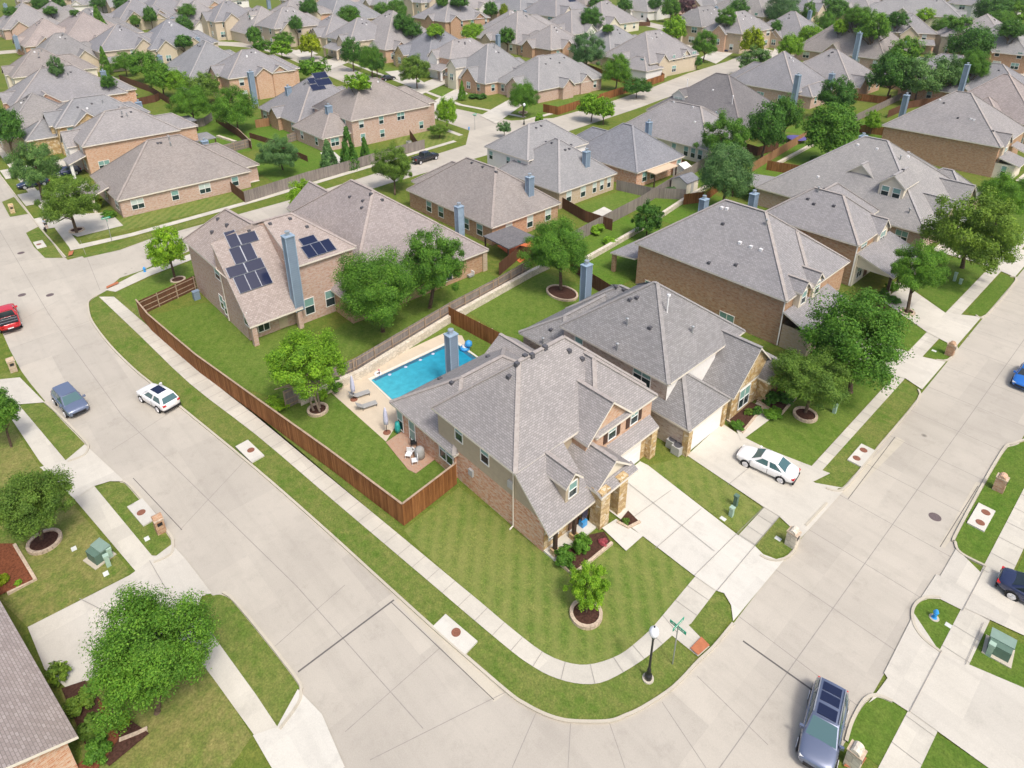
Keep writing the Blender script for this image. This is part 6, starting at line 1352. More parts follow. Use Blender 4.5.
    m4 = MB(); m4.box(fx-.1, -.55, .42, fx+.02, .55, .62, 'black_plastic'); m4.build('grille', e)
    m5 = MB(); m5.box(rx-.03, -.8, .3, rx+.1, .8, .46, 'black_plastic'); m5.build('rear_bumper', e)
    m6 = MB(); m6.box(rx-.035, -.26, .62, rx-.01, .26, .75, 'plastic_white'); m6.build('number_plate', e)
    if kind == 'pickup':
        m7 = MB(); m7.box(rx+.12, -hw+.16, 1.1, rx+1.85, hw-.16, 1.225, 'black_plastic'); m7.build('truck_bed', e)
        m8 = MB(); m8.bar((rx+.5, -hw+.2, 1.25), (rx+.5, hw-.2, 1.25), .05, .05, 'steel'); m8.bar((rx+1.2, -hw+.2, 1.25), (rx+1.2, hw-.2, 1.25), .05, .05, 'steel'); m8.build('bed_rail', e)
    if kind in ('suv',):
        for x0, x1 in ((tf-.75, tf-.12), (tf-1.5, tf-.95), (tr+.2, tr+.7)):
            g = MB(); g.box(x1, -wt*.66, zt+.03, x0, wt*.66, zt+.078, 'solar_cell'); g.build('roof_window', e)
        for sy in (-1, 1):
            g = MB(); g.bar((tf-.1, sy*wt*.9, zt+.1), (tr+.1, sy*wt*.9, zt+.1), .05, .05, 'steel'); g.build('roof_rail', e)
    if kind == 'cuv' and paint == 'paint_white':
        g = MB(); g.box(tr+.75, -wt*.6, zt+.04, tf-.15, wt*.6, zt+.08, 'solar_cell'); g.build('roof_window', e)
    return e
aN = PI/2
car('suv', 'paint_silver', 823, 727, R(-76), 'silver SUV with a dark glass roof at the bottom right kerb', 'car_glass_teal', world=(-5.05, 27.7))
car('sedan', 'paint_white', 769, 461, R(-172), 'white sedan parked nose-in on the drive of the stone gabled house', 'car_glass_teal', world=(-17.1, 44.0))
car('cuv', 'paint_white', 158, 397, R(-166), 'white hatchback driving away beside the red-brown fence', 'car_glass_teal')
car('cuv', 'paint_bluegrey', 70, 401, R(7), 'blue-grey SUV facing the corner, parked on the left street', 'car_glass_teal')
car('pickup', 'paint_red', 8, 318, PI-.05, 'red pickup with a dark load bed at the left edge', name='pickup_truck')
car('sedan', 'paint_navy', 1042, 598, PI+PI+.05, 'dark navy car cut by the right edge on its drive')
car('sedan', 'paint_blue', 1028, 376, -aN, 'bright blue car just entering at the right edge')
car('sedan', 'paint_navy', 33, 183, -aN+.0, 'dark sedan partly under the drooping tree, upper left')
car('cuv', 'paint_navy', 66, 172, -aN, 'blue-black car under the porch roof of the red brick house')
car('pickup', 'paint_black', 425, 158, PI/2+.1, 'black pickup beside the weathered fence on the cross street', name='pickup_truck')
car('sedan', 'paint_black', 388, 78, PI/2, 'black car on the drive before the stone entry, upper centre')
car('sedan', 'paint_black', 269, 39, PI/2, 'dark car before the garage of the tan house')
car('cuv', 'paint_navy', 729, 50, -aN, 'purple-black car before the white garage door')
car('sedan', 'paint_black', 76, 70, 0, 'dark car in the garage mouth of the twin gabled house')
# ---------------------------------------------------------------- street furniture and yard things
def prop(name, px, py, label, cat, z=0.0, group=None): p = G(px, py, z); return empty(name, (p.x, p.y, 0), label, cat, group)
def lamp(px, py, label, h=4.5):
    e = prop('street_lamp', px, py, label, 'street lamp'); m = MB()
    m.lathe((0, 0, 0), [(.34, 0), (.34, .1)], 'kerb_concrete', 16); m.build('footing', e)
    m = MB(); m.lathe((0, 0, .1), [(.22, 0), (.22, .3), (.14, .42), (.12, .8), (.075, .95), (.06, h-1.1), (.09, h-1.0), (.14, h-.88), (.1, h-.8)], 'iron_black', 12); m.build('pole', e)
    m = MB(); m.lathe((0, 0, h-.72), [(.13, 0), (.24, .12), (.3, .32), (.26, .52), (.14, .68), (.05, .74)], 'white_lamp', 16); m.build('globe', e, None, True)
    m = MB(); m.lathe((0, 0, h-.0), [(.06, 0), (.05, .05), (.012, .16)], 'iron_black', 8); m.build('finial', e)
lamp(648, 679, 'black street lamp with a white globe at the corner verge'); lamp(524, 125, 'thin dark street lamp on the far corner lawn, upper centre', 5.0)
def sign(px, py, label, h=3.4):
    e = prop('street_name_sign', px, py, label, 'street sign'); m = MB(); m.tube([(0, 0, 0), (0, 0, h)], .04, 'steel', 8); m.build('post', e)
    for ang, z in ((0, h-.12), (PI/2, h+.14)):
        M = Matrix.Rotation(ang, 4, 'Z'); m = MB(); m.box(-.55, -.015, z-.12, .55, .015, z+.12, 'sign_green', M); b = m.build('sign_blade', e)
        t = MB()
        for s in (-1, 1):
            x = -.42
            for w in (.05, .09, .06, .1, .07, .05, .12, .06, .08): t.box(x, s*.016-.001, z-.05, x+w*.75, s*.016+.001, z+.05, 'trim_white', M); x += w+.02
        t.build('lettering', b)
sign(672.5, 664, 'street name sign with two green blades beside the lamp'); sign(112, 241, 'green street name sign on the left corner lawn'); sign(475, 130, 'pale street name sign at the far cross street')
def mailbox(px, py, label, mat='brick_mix', ang=0):
    e = prop('brick_mailbox', px, py, label, 'mailbox', .0); e.rotation_euler.z = ang
    m = MB(); m.box(-.36, -.3, 0, .36, .3, 1.25, mat); m.prism([(-.36, -.3, 1.25), (.36, -.3, 1.25), (.36, .3, 1.25), (-.36, .3, 1.25)], .02, mat)
    m.box(-.4, -.34, 1.25, .4, .34, 1.33, 'edge_stone'); m.tube([(0, -.31, 1.33), (0, .31, 1.33)], .26, mat, 12); m.build('pillar', e)
    k = MB(); k.box(.355, -.17, .8, .385, .17, 1.08, 'iron_black'); k.build('letter_door', e)
mailbox(161, 531, 'red brick mailbox pillar at the left verge beside the inlet slab', 'brick_brown'); mailbox(791, 545, 'pale stone mailbox pillar on the small verge between the drives', 'stone_white'); mailbox(998, 490, 'orange brick mailbox pillar on the right verge', 'brick_orange'); mailbox(949, 355, 'brown brick mailbox pillar on the upper right verge', 'brick_brown'); mailbox(14, 371, 'tan brick mailbox pillar near the red pickup', 'brick_tan'); mailbox(13, 213, 'tan stone mailbox pillar on the far left verge', 'stone_gold'); mailbox(852, 765, 'grey stone mailbox pillar at the bottom edge beside the silver SUV', 'stone_white')
def inlet(px, py, label, covers=1, ang=0.0, w=1.12, l=2.8):
    e = prop('storm_inlet', px, py, label, 'storm drain'); e.rotation_euler.z = ang; m = MB(); m.box(-l/2, -w/2, 0, l/2, w/2, .14, 'new_concrete'); m.build('slab', e)
    for i in range(covers):
        k = MB(); x = 0 if covers == 1 else (-.7 if i == 0 else .7); k.lathe((x, .1, .14), [(.3, 0), (.3, .015), (.27, .02)], 'rust', 18); k.build('manhole_cover', e)
    k = MB(); k.box(-l/2, -w/2-.03, .02, l/2, -w/2+.01, .11, 'joint'); k.build('drain_mouth', e)
inlet(250, 452, 'concrete storm inlet with one rusty cover on the fence side verge', 1, .08); inlet(455, 635, 'concrete storm inlet with one rusty cover near the corner', 1, .12); inlet(861, 456, 'concrete storm inlet with two rusty covers opposite the white sedan', 2, PI/2); inlet(981, 518, 'concrete storm inlet with two rusty covers below the orange mailbox', 2, -PI/2); inlet(143, 513, 'concrete storm inlet beside the red brick mailbox', 1, PI+.12); inlet(40, 245, 'small concrete storm inlet on the far left verge', 1, PI)
for px, py, lb in ((935, 517, 'iron manhole cover in the right hand street'), (21, 253, 'farther iron manhole cover in the left street'), (22, 295, 'iron manhole cover nearest the red pickup'), (50, 295, 'iron manhole cover in the middle of the left junction')):
    p = G(px, py); m = MB(); m.lathe((p.x, p.y, .006), [(.42, 0), (.42, .012), (.36, .016)], 'manhole_iron', 20); o = m.build('manhole_cover', None, p); tag(o, lb, 'manhole cover')
def cabinet(px, py, label, ang=0.0):
    e = prop('utility_cabinet', px, py, label, 'utility box'); e.rotation_euler.z = ang; m = MB(); m.box(-.75, -.75, 0, .75, .75, .1, 'kerb_concrete'); m.build('pad', e)
    m = MB(); m.prism([(-.55, -.5, .85), (.55, -.5, .85), (.6, .55, 1.0), (-.6, .55, 1.0)], .8, 'utility_green'); m.build('housing', e); m = MB(); m.prism([(-.62, -.1, .98), (.62, -.1, .98), (.64, .6, 1.05), (-.64, .6, 1.05)], .1, 'cabinet_lid'); m.build('lid', e)
cabinet(100, 558, 'dark green utility cabinet on a pad beside the left walk', .3); cabinet(998, 652, 'green utility cabinet on a pad on the right lawn', .1)
def pedestal(px, py, label, h=.95, mat='pedestal_green'):
    e = prop('utility_pedestal', px, py, label, 'utility box'); m = MB(); m.box(-.14, -.14, 0, .14, .14, h, mat); m.build('post', e); m = MB(); m.prism([(-.17, -.17, h+.1), (.17, -.17, h+.1), (.17, .17, h+.1), (-.17, .17, h+.1)], .16, mat); m.build('cap', e)
pedestal(109, 566, 'pale green pedestal in front of the dark green cabinet'); pedestal(111, 557, 'second pale green pedestal at the corner of the dark green cabinet', .8); pedestal(988, 655, 'pale green pedestal beside the right lawn cabinet'); pedestal(731, 516, 'pale green pedestal on the lawn between the drives', .8); pedestal(735, 506, 'dark blue utility box on the lawn between the drives', 1.0, 'utility_green'); pedestal(834, 413, 'pale green pedestal under the airy grey-green tree'); pedestal(954, 281, 'taller pale pedestal on the lawn below the broad oak', 1.1); pedestal(960, 284, 'shorter pale pedestal on the lawn below the broad oak', .6)
for px, py, lb in ((723, 519, 'pale meter lid in the lawn between the drives'), (147, 539, 'pale meter lid in the left verge'), (949, 626, 'white meter lid in the hydrant verge'), (778, 539, 'dark meter lid in the small verge'), (934, 351, 'white meter lid in the upper right verge'), (74, 549, 'pale flat stone in the dry lawn'), (106, 574, 'white lid in the lawn below the pedestals'), (137, 277, 'pale lid in the corner verge of the solar house')):
    p = G(px, py); m = MB(); m.box(p.x-.22, p.y-.16, .013, p.x+.22, p.y+.16, .04, 'meter_lid'); tag(m.build('meter_lid', None, p), lb, 'meter lid')
def hydrant(px, py, label):
    e = prop('fire_hydrant', px, py, label, 'fire hydrant'); m = MB(); m.lathe((0, 0, 0), [(.17, 0), (.17, .06), (.11, .08), (.11, .5), (.16, .52), (.16, .56), (.13, .6), (.1, .7), (.03, .78)], 'hydrant_blue', 12); m.build('barrel', e)
    for s in (-1, 1): m = MB(); m.tube([(0, 0, .42), (0, s*.2, .42)], .065, 'hydrant_blue', 8); m.build('nozzle', e)
    m = MB(); m.lathe((0, 0, 0), [(.3, 0), (.3, .04)], 'kerb_concrete', 12); m.build('pad', e)
hydrant(934, 618, 'blue fire hydrant on the round ended verge'); hydrant(145, 272, 'blue fire hydrant on the verge beside the solar house'); hydrant(469, 130, 'dark blue fire hydrant at the far corner verge')
def ring(px, py, r, label, mulch='mulch_dark', h=.28, sx=1.0):
    e = prop('tree_ring', px, py, label, 'planter ring'); m = MB(); n = 22
    P = [Vector((math.cos(2*PI*i/n)*r*sx, math.sin(2*PI*i/n)*r, 0)) for i in range(n+1)]
    for i in range(n): m.bar(P[i]+Vector((0, 0, h/2)), P[i+1]+Vector((0, 0, h/2)), .22, h*random.uniform(.85, 1.1), 'edge_stone')
    m.build('edging', e); m = MB(); m.poly([p*.97+Vector((0, 0, h*.6)) for p in P[:-1]], mulch, up=(0, 0, 1)); m.build('mulch', e)
ring(318, 411, .85, 'round brick ring under the lime green tree'); ring(586, 615, .95, 'round stone ring under the young bright tree'); ring(805, 416, .95, 'oval stone ring under the airy grey-green tree'); ring(907, 313, .7, 'small stone ring under the open crowned tree'); ring(562, 294, 1.5, 'lobed stone ring under the spreading yard tree', sx=1.4); ring(45, 543, 1.0, 'stone ring under the dense tree by the utility cabinet'); ring(77, 231, .9, 'pale stone ring under the olive green tree'); ring(178, 280, .8, 'low ring under the slender corner tree', h=.15); ring(523, 113, 1.0, 'pale stone ring at the far corner lawn')
def edging(pts, label):
    P = [G(*q) for q in pts]; c = sum(P, Vector((0, 0, 0)))/len(P); m = MB(); ribbon(m, P, .2, 0, 'edge_stone', .22); tag(m.build('bed_edging', None, c), label, 'garden edging')
edging([(556, 561), (573, 576), (612, 544)], 'stone edging of the corner house entry bed'); edging([(727, 421), (742, 434), (763, 408)], 'stone edging of the bed by the white sedan drive'); edging([(757, 402), (780, 416), (798, 396)], 'stone edging of the bed at the grey-green tree'); edging([(15, 546), (36, 581), (8, 595)], 'brick edging of the orange mulch bed'); edging([(120, 742), (138, 735), (148, 730)], 'stone edging below the yellow green shrub'); edging([(617, 523), (628, 529), (640, 523)], 'brick edging of the small bed at the stone pier')
# --- pool yard
def lounger(px, py, label, ang):
    e = prop('sun_lounger', px, py, label, 'sun lounger'); e.rotation_euler.z = ang
    m = MB(); m.box(-.95, -.3, .3, .35, .3, .35, 'fabric_grey'); m.build('seat', e); m = MB(); m.bar((.35, 0, .33), (.95, 0, .8), .6, .05, 'fabric_grey'); m.build('backrest', e)
    for x in (-.85, .45):
        for y in (-.28, .28): m = MB(); m.tube([(x, y, 0), (x, y, .32)], .025, 'iron_black', 6); m.build('leg', e)
lounger(360, 397, 'grey sun lounger at the closed parasol, nearer the pool', 1.35+PI); lounger(367, 408, 'grey sun lounger nearer the brick patio', 1.35+PI)
def parasol(px, py, label):
    e = prop('closed_parasol', px, py, label, 'parasol'); m = MB(); m.tube([(0, 0, 0), (0, 0, 2.75)], .03, 'dark_wood', 8); m.build('pole', e)
    m = MB(); m.lathe((0, 0, .95), [(.1, 0), (.2, .08), (.22, .5), (.17, 1.2), (.08, 1.7), (.02, 1.82)], 'fabric_lilac', 12); m.build('canopy', e, None, True); m = MB(); m.lathe((0, 0, .03), [(.34, 0), (.34, .06), (.1, .12)], 'rust', 16); m.build('base', e)
parasol(354, 400, 'closed lilac parasol between the sun loungers'); parasol(387, 433, 'closed lilac parasol on a rusty base at the brick patio')
e = prop('charcoal_grill', 420, 458, 'covered grey barbecue on the brick patio', 'barbecue'); m = MB(); m.lathe((0, 0, 0), [(.4, 0), (.43, .5), (.4, .95), (.25, 1.12), (.05, 1.18)], 'fabric_grey', 12); m.build('cover', e, None, True); m = MB(); m.tube([(-.3, 0, .02), (.3, 0, .02)], .05, 'tyre', 8); m.build('wheel', e)
def chair(px, py, label, ang, mat='plastic_white'):
    e = prop('patio_chair', px, py, label, 'chair'); e.rotation_euler.z = ang; m = MB(); m.box(-.25, -.25, .4, .25, .25, .45, mat); m.build('seat', e); m = MB(); m.box(-.25, .22, .45, .25, .27, .9, mat); m.build('backrest', e)
    for x in (-.22, .22):
        for y in (-.22, .22): m = MB(); m.tube([(x, y, 0), (x, y, .4)], .02, mat, 6); m.build('leg', e)
chair(409, 458, 'white patio chair left of the black cushion', .6); chair(415, 464, 'white patio chair before the covered barbecue', -.5); chair(414, 446, 'dark patio chair against the brick wall', 2.6, 'black_plastic')
e = prop('patio_table', 411, 454, 'small white patio table with a black cushion on it', 'table'); m = MB(); m.lathe((0, 0, .42), [(.35, 0), (.35, .05)], 'plastic_white', 14); m.build('table_top', e); m = MB(); m.lathe((0, 0, 0), [(.2, 0), (.04, .08), (.04, .42)], 'plastic_white', 10); m.build('stand', e); m = MB(); m.box(-.2, -.18, .47, .2, .18, .56, 'black_plastic'); tag(m.build('cushion', None), 'black cushion on the small white patio table', 'cushion'); bpy.data.objects['cushion'].location = e.location
e = prop('towel_stand', 398, 433, 'teal pool float leaning on the house wall', 'pool float'); e.name = 'pool_float'; m = MB(); m.tube([(0, 0, .1), (0, 0, .5), (0, 0, 1.2)], [.2, .28, .18], 'plastic_teal', 10); m.build('float', e, None, True)
e = prop('round_side_table', 411, 431, 'round white side table by the house wall', 'table'); m = MB(); m.lathe((0, 0, .5), [(.33, 0), (.33, .04)], 'plastic_white', 14); m.build('table_top', e); m = MB(); m.lathe((0, 0, 0), [(.18, 0), (.03, .06), (.03, .5)], 'steel', 8); m.build('stand', e)
def flamingo(px, py, label):
    e = prop('inflatable_ring', px, py, label, 'pool toy'); m = MB(); n = 14; P = [(math.cos(2*PI*i/n)*.28, math.sin(2*PI*i/n)*.28, .15) for i in range(n+1)]; m.tube(P, .12, 'plastic_white', 8); m.build('ring', e, None, True)
    m = MB(); m.tube([(.25, 0, .2), (.32, 0, .5), (.25, 0, .75), (.38, 0, .78)], [.09, .07, .1, .05], 'plastic_pink', 8); m.build('neck', e, None, True)
flamingo(378, 375, 'pink and white inflatable at the near pool corner'); flamingo(448, 336, 'pink inflatable at the far pool corner beside the chimney')
e = prop('inflatable_chair', 465, 350, 'blue and white inflatable seat behind the chimney', 'pool toy'); m = MB(); m.lathe((0, 0, .1), [(.5, 0), (.55, .15), (.45, .32), (.1, .35)], 'plastic_blue', 14); m.build('cushion_seat', e, None, True); m = MB(); m.lathe((.3, .25, .4), [(.1, 0), (.4, .25), (.38, .6), (.1, .8)], 'plastic_blue', 12); m.build('backrest', e, None, True); m = MB(); m.lathe((0, 0, .43), [(.3, 0), (.28, .08)], 'plastic_white', 12); m.build('pad', e)
mb = MB()
for px, py in ((378-2, 374), (392, 369), (400, 369), (411, 363), (421, 358), (432, 353)): pass
for i, (x, y) in enumerate(((-48.7, 28.5), (-48.7, 30.4), (-48.7, 32.2), (-48.7, 33.8), (-48.7, 35.6))):
    m = MB(); m.lathe((0, 0, .037), [(.17, .06), (.15, .07)], 'fabric_lilac', 10); o = m.build('pool_bubbler', None); o.location = (x, y, 0); tag(o, 'small pale bubbler disc at the pool edge, %s from the near end' % ('first', 'second', 'third', 'fourth', 'fifth')[i], 'pool fitting', 'bubblers along the pool edge')  # plain pale bubbler discs, they give no light
# air conditioners, bins, meters
def ac(px, py, label, n=1):
    e = prop('air_conditioner', px, py, label, 'air conditioner'); m = MB(); m.box(-.4, -.4, .05, .4, .4, .85, 'siding_grey'); m.build('casing', e); m = MB(); m.lathe((0, 0, .85), [(.34, 0), (.34, .03)], 'vent_dark', 14); m.build('fan_grille', e)
ac(672, 447, 'grey air conditioner against the pale brick garage wall'); ac(677, 453, 'second grey air conditioner nearest the garage corner'); ac(409, 145, 'air conditioner behind the weathered street fence'); ac(556, 96, 'white air conditioner on the pink brick side wall'); ac(602, 299, 'air conditioner beside the grey roof chimney')
e = prop('rubbish_bin', 197, 299, 'grey-blue wheeled bin in the solar house side yard', 'bin'); m = MB(); m.prism([(-.3, -.35, 1.0), (.3, -.35, 1.0), (.3, .35, 1.0), (-.3, .35, 1.0)], 1.0, 'chimney_paint'); m.build('bin_body', e); m = MB(); m.prism([(-.33, -.38, 1.08), (.33, -.38, 1.08), (.33, .4, 1.12), (-.33, .4, 1.12)], .08, 'chimney_paint'); m.build('lid', e)
# pergola, canopies, sheds, trampoline, gazebo
def canopy(c, w, d, h, mat, label, name='patio_canopy', post='dark_wood', gable=False):
    e = empty(name, (c[0], c[1], 0), label, 'patio roof'); m = MB()
    m.prism([(-w/2, -d/2, h), (w/2, -d/2, h-.15), (w/2, d/2, h-.15), (-w/2, d/2, h)], .16, mat); m.build('roof', e)
    for x in (-w/2+.2, w/2-.2):
        for y in (-d/2+.2, d/2-.2): k = MB(); k.box(x-.09, y-.09, 0, x+.09, y+.09, h-.2, post); k.build('post', e)
canopy(G(656, 166, 2.7), 4.6, 6.6, 2.75, 'canopy_tan', 'tan flat patio canopy on dark posts'); canopy(G(510, 236, 2.7), 5.0, 5.2, 2.7, 'roof_dark', 'brown shingled pergola over the orange patio', 'pergola')
canopy(G(176, 120, 2.7), 5, 7, 2.7, 'roof_blue', 'grey-blue patio roof between two blue chimneys'); canopy(G(191, 138, 2.7), 5, 8, 2.7, 'roof_slate', 'taupe patio roof behind the corner brick house')
def shed(px, py, label, w, d, h, wall, roof):
    e = prop('garden_shed', px, py, label, 'shed'); m = MB(); m.box(-w/2, -d/2, 0, w/2, d/2, h, wall); m.build('wall', e); m = MB()
    a, b = Vector((0, -d/2-.15, h+w*.28)), Vector((0, d/2+.15, h+w*.28))
    for s in (-1, 1): m.prism([(s*(w/2+.15), -d/2-.15, h), (s*(w/2+.15), d/2+.15, h), tuple(b), tuple(a)], .1, roof)
    m.build('roof', e); m = MB()
    for s in (-1, 1): m.poly([(-w/2, s*d/2, h), (w/2, s*d/2, h), (0, s*d/2, h+w*.26)], wall)
    m.build('gable', e); m = MB(); m.box(w/2, -.4, .05, w/2+.03, .4, h-.1, 'siding_grey'); m.build('door', e)
shed(681, 176, 'small white shed behind the tan canopy', 2.2, 2.0, 1.9, 'plastic_white', 'trim_white'); shed(684, 190, 'tan shed with a grey shingled roof behind the picket fence', 3.0, 3.4, 2.0, 'stucco_cream', 'roof_blue')
e = prop('trampoline', 796, 142, 'purple trampoline behind the cedar fence', 'trampoline'); m = MB(); m.lathe((0, 0, .85), [(2.1, 0), (2.1, .06), (1.9, .1)], 'tarp_purple', 24); m.build('mat', e)
for a in range(6): m = MB(); m.tube([(math.cos(a)*1.95, math.sin(a)*1.95, 0), (math.cos(a)*1.95, math.sin(a)*1.95, .85)], .04, 'steel', 6); m.build('leg', e)
e = prop('garden_gazebo', 981, 20, 'red roofed garden gazebo at the top right', 'gazebo'); m = MB(); m.lathe((0, 0, 2.6), [(4.2, 0), (2.2, 1.2), (.1, 2.1)], 'ramp_red', 8); m.build('roof', e)
for a in range(4): m = MB(); m.tube([(math.cos(a*PI/2+.4)*3.2, math.sin(a*PI/2+.4)*3.2, 0), (math.cos(a*PI/2+.4)*3.2, math.sin(a*PI/2+.4)*3.2, 2.7)], .14, 'dark_wood', 6); m.build('post', e)
e = prop('play_slide', 779, 127, 'lilac play frame left of the trampoline', 'play frame'); m = MB(); m.box(-.8, -.8, 1.2, .8, .8, 1.3, 'tarp_purple'); m.build('platform', e); m = MB(); m.lathe((0, 0, 2.0), [(1.2, 0), (.05, .8)], 'fabric_lilac', 4); m.build('roof', e)
for x in (-.75, .75):
    for y in (-.75, .75): m = MB(); m.box(x-.06, y-.06, 0, x+.06, y+.06, 2.1, 'dark_wood'); m.build('post', e)
e = prop('kettle_barbecue', 528, 56, 'teal covered barbecue in the far yard, upper centre', 'barbecue'); m = MB(); m.box(-.9, -.45, .1, .9, .45, 1.2, 'plastic_teal'); m.build('cover', e); m = MB(); m.box(-.9, -.4, 0, .9, .4, .1, 'tyre'); m.build('base', e)
e = prop('covered_barbecue', 500, 234, 'dark grey covered barbecue under the brown pergola', 'barbecue'); m = MB(); m.prism([(-.7, -.35, 1.1), (.7, -.35, 1.1), (.7, .35, 1.1), (-.7, .35, 1.1)], 1.05, 'vent_dark'); m.build('cover', e)
e = prop('patio_sofa', 468, 276, 'pale cushioned outdoor sofa under the corner of the broad roof', 'sofa'); m = MB(); m.box(-.8, -.4, .2, .8, .4, .45, 'fabric_grey'); m.build('seat', e); m = MB(); m.box(-.8, .3, .45, .8, .42, .85, 'plastic_white'); m.build('backrest', e)
e = prop('paddling_pool', 741, 221, 'teal paddling pool beyond the blue chimney on the right', 'paddling pool'); m = MB(); m.lathe((0, 0, 0), [(.9, 0), (.95, .3), (.8, .32)], 'plastic_teal', 16); m.build('wall', e)
e = prop('porch_flag', 578, 523, 'blue object hanging beside the stone entry under the porch roof', 'flag'); e.location = (-23.2, 28.6, 0); m = MB(); m.box(-.05, -.3, .9, .03, .3, 1.9, 'paint_navy'); m.build('cloth', e); m = MB(); m.box(-.3, -.25, .17, .1, .25, .7, 'plastic_blue'); m.build('tub', e)
# basketball-like lamp by the porch and litter spots omitted where unclear
# ---------------------------------------------------------------- the person and the dog on the left walk
def skin_fig(name, joints, edges, radii, mat, parent, root=0, sub=2):
    me = bpy.data.meshes.new(name); me.from_pydata(joints, edges, []); o = bpy.data.objects.new(name, me); col.objects.link(o); o.parent = parent
    mk = o.modifiers.new('skin', 'SKIN'); lay = me.skin_vertices[0].data
    for i, r in enumerate(radii): lay[i].radius = (r, r) if not isinstance(r, tuple) else r; lay[i].use_root = (i == root)
    s = o.modifiers.new('sub', 'SUBSURF'); s.levels = sub; s.render_levels = sub; me.materials.append(MATS[mat]); return o
pp = G(47, 229); pe = empty('person', (pp.x, pp.y, .02), 'person in a pale blue shirt and dark shorts walking on the left walk', 'person', rz=PI)
J = [(0, 0, .95), (0, 0, 1.2), (.02, 0, 1.42), (.04, 0, 1.52), (.05, 0, 1.66), (.06, 0, 1.76), (0, .19, 1.4), (-.06, .25, 1.14), (.08, .25, .92), (.12, .25, .83), (0, -.19, 1.4), (.08, -.25, 1.14), (.26, -.24, 1.02), (.34, -.24, .98), (0, .1, .9), (.14, .1, .5), (.08, .1, .08), (.24, .1, .04), (0, -.1, .9), (-.08, -.1, .5), (-.3, -.1, .12), (-.16, -.1, .04)]
ED = [(0, 1), (1, 2), (2, 3), (3, 4), (4, 5), (2, 6), (6, 7), (7, 8), (8, 9), (2, 10), (10, 11), (11, 12), (12, 13), (0, 14), (14, 15), (15, 16), (16, 17), (0, 18), (18, 19), (19, 20), (20, 21)]
RD = [.14, .13, .12, .055, .09, .08, .055, .042, .035, .04, .055, .042, .035, .04, .085, .06, .042, .04, .085, .06, .042, .04]
skin_fig('body', J, ED, RD, 'skin', pe)
skin_fig('shirt', [J[0], J[1], J[2], J[6], J[7], J[10], J[11]], [(0, 1), (1, 2), (2, 3), (3, 4), (2, 5), (5, 6)], [.165, .155, .145, .075, .06, .075, .06], 'shirt_blue', pe)
skin_fig('shorts', [(0, 0, .98), (0, .1, .88), (.1, .1, .6), (0, -.1, .88), (-.06, -.1, .6)], [(0, 1), (1, 2), (0, 3), (3, 4)], [.16, .11, .1, .11, .1], 'cloth_dark', pe)
m = MB(); m.lathe((.03, 0, 1.66), [(.1, 0), (.112, .06), (.09, .13), (.03, .17)], 'hair', 10); m.build('hair', pe, None, True)
dg = empty('dog', (pp.x+1.1, pp.y-.35, .02), 'dark dog walking beside the person in the pale blue shirt', 'dog', rz=0)
DJ = [(0, 0, .5), (.25, 0, .52), (-.25, 0, .52), (.4, 0, .68), (.48, 0, .76), (.62, 0, .72), (-.42, 0, .62), (.24, .09, .36), (.26, .09, .18), (.25, .09, .02), (.24, -.09, .36), (.2, -.09, .18), (.24, -.09, .02), (-.22, .09, .38), (-.32, .09, .22), (-.28, .09, .02), (-.22, -.09, .38), (-.34, -.09, .24), (-.34, -.09, .02)]
DE = [(0, 1), (0, 2), (1, 3), (3, 4), (4, 5), (2, 6), (1, 7), (7, 8), (8, 9), (1, 10), (10, 11), (11, 12), (2, 13), (13, 14), (14, 15), (2, 16), (16, 17), (17, 18)]
skin_fig('body', DJ, DE, [.12, .14, .12, .08, .085, .045, .025, .06, .04, .035, .06, .04, .035, .07, .04, .035, .07, .04, .035], 'fur_dark', dg)
for s in (-1, 1): m = MB(); m.tube([(.44, s*.06, .82), (.42, s*.09, .9)], [.035, .01], 'fur_dark', 6); m.build('ear', dg)
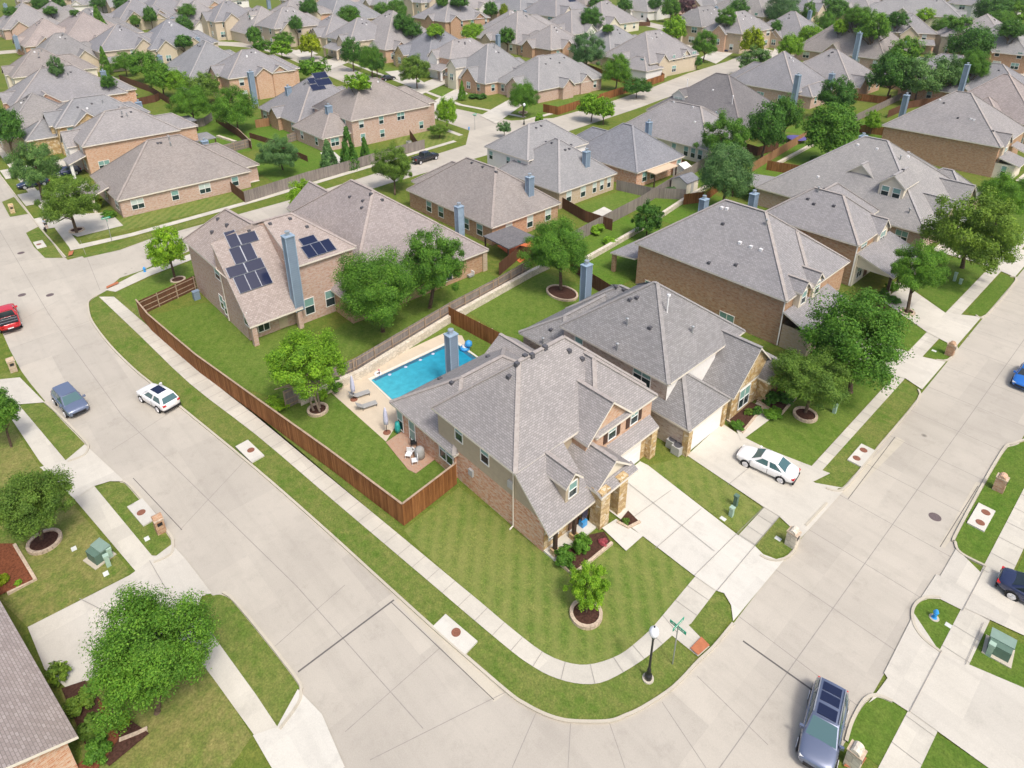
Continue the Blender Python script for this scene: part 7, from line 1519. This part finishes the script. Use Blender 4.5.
# ---------------------------------------------------------------- camera, sky and sun
cd = bpy.data.cameras.new('camera'); cam = bpy.data.objects.new('camera', cd); col.objects.link(cam)
cd.sensor_width = 36.0; cd.lens = F/1024*36.0; cd.shift_x = 0.0; cd.shift_y = -(384.0-CY)/1024.0
cd.clip_end = 5000; cd.clip_start = .5
cam.location = (0, 0, CAMH); cam.rotation_euler = (PI/2-TH, 0, R(90)-(R(90)-YAW))
sc.camera = cam
SUN_EL, SUN_AZ = R(58), R(100)          # azimuth clockwise from north (+Y)
w = bpy.data.worlds.new('World'); sc.world = w; w.use_nodes = True
nt = w.node_tree; bg = nt.nodes['Background']; sk = nt.nodes.new('ShaderNodeTexSky'); sk.sky_type = 'NISHITA'; sk.sun_disc = False
sk.sun_elevation = SUN_EL; sk.sun_rotation = SUN_AZ; sk.altitude = 200; sk.air_density = 1.0; sk.dust_density = 6.0; sk.ozone_density = .6
nt.links.new(sk.outputs[0], bg.inputs[0]); bg.inputs[1].default_value = .15
sd = bpy.data.lights.new('sun', 'SUN'); sun = bpy.data.objects.new('sun', sd); col.objects.link(sun)
sd.energy = 1.65; sd.angle = R(10); sd.color = (1, .975, .93)
d = Vector((math.sin(SUN_AZ)*math.cos(SUN_EL), math.cos(SUN_AZ)*math.cos(SUN_EL), math.sin(SUN_EL)))
sun.rotation_euler = d.to_track_quat('Z', 'Y').to_euler()
sc.view_settings.view_transform = 'Standard'; sc.view_settings.look = 'None'; sc.view_settings.gamma = 1.0; sc.view_settings.use_curve_mapping = False
sc.view_settings.exposure = 0.4
sc.cycles.max_bounces = 5; sc.cycles.diffuse_bounces = 3; sc.cycles.transparent_max_bounces = 4
# thin summer air over the whole place
hm = bpy.data.materials.new('haze_air'); hm.use_nodes = True; hn = hm.node_tree; hn.nodes.remove(hn.nodes['Principled BSDF'])
pvn = hn.nodes.new('ShaderNodeVolumePrincipled'); pvn.inputs['Color'].default_value = (.9, .92, .95, 1); pvn.inputs['Density'].default_value = .0001; pvn.inputs['Anisotropy'].default_value = .2
hn.links.new(pvn.outputs[0], hn.nodes['Material Output'].inputs['Volume'])
MATS['haze_air'] = hm
hz = MB(); hz.box(-1650, -450, -1.0, 450, 1650, 48.0, 'haze_air'); tag(hz.build('haze'), kind='stuff')
bpy.context.view_layer.update()
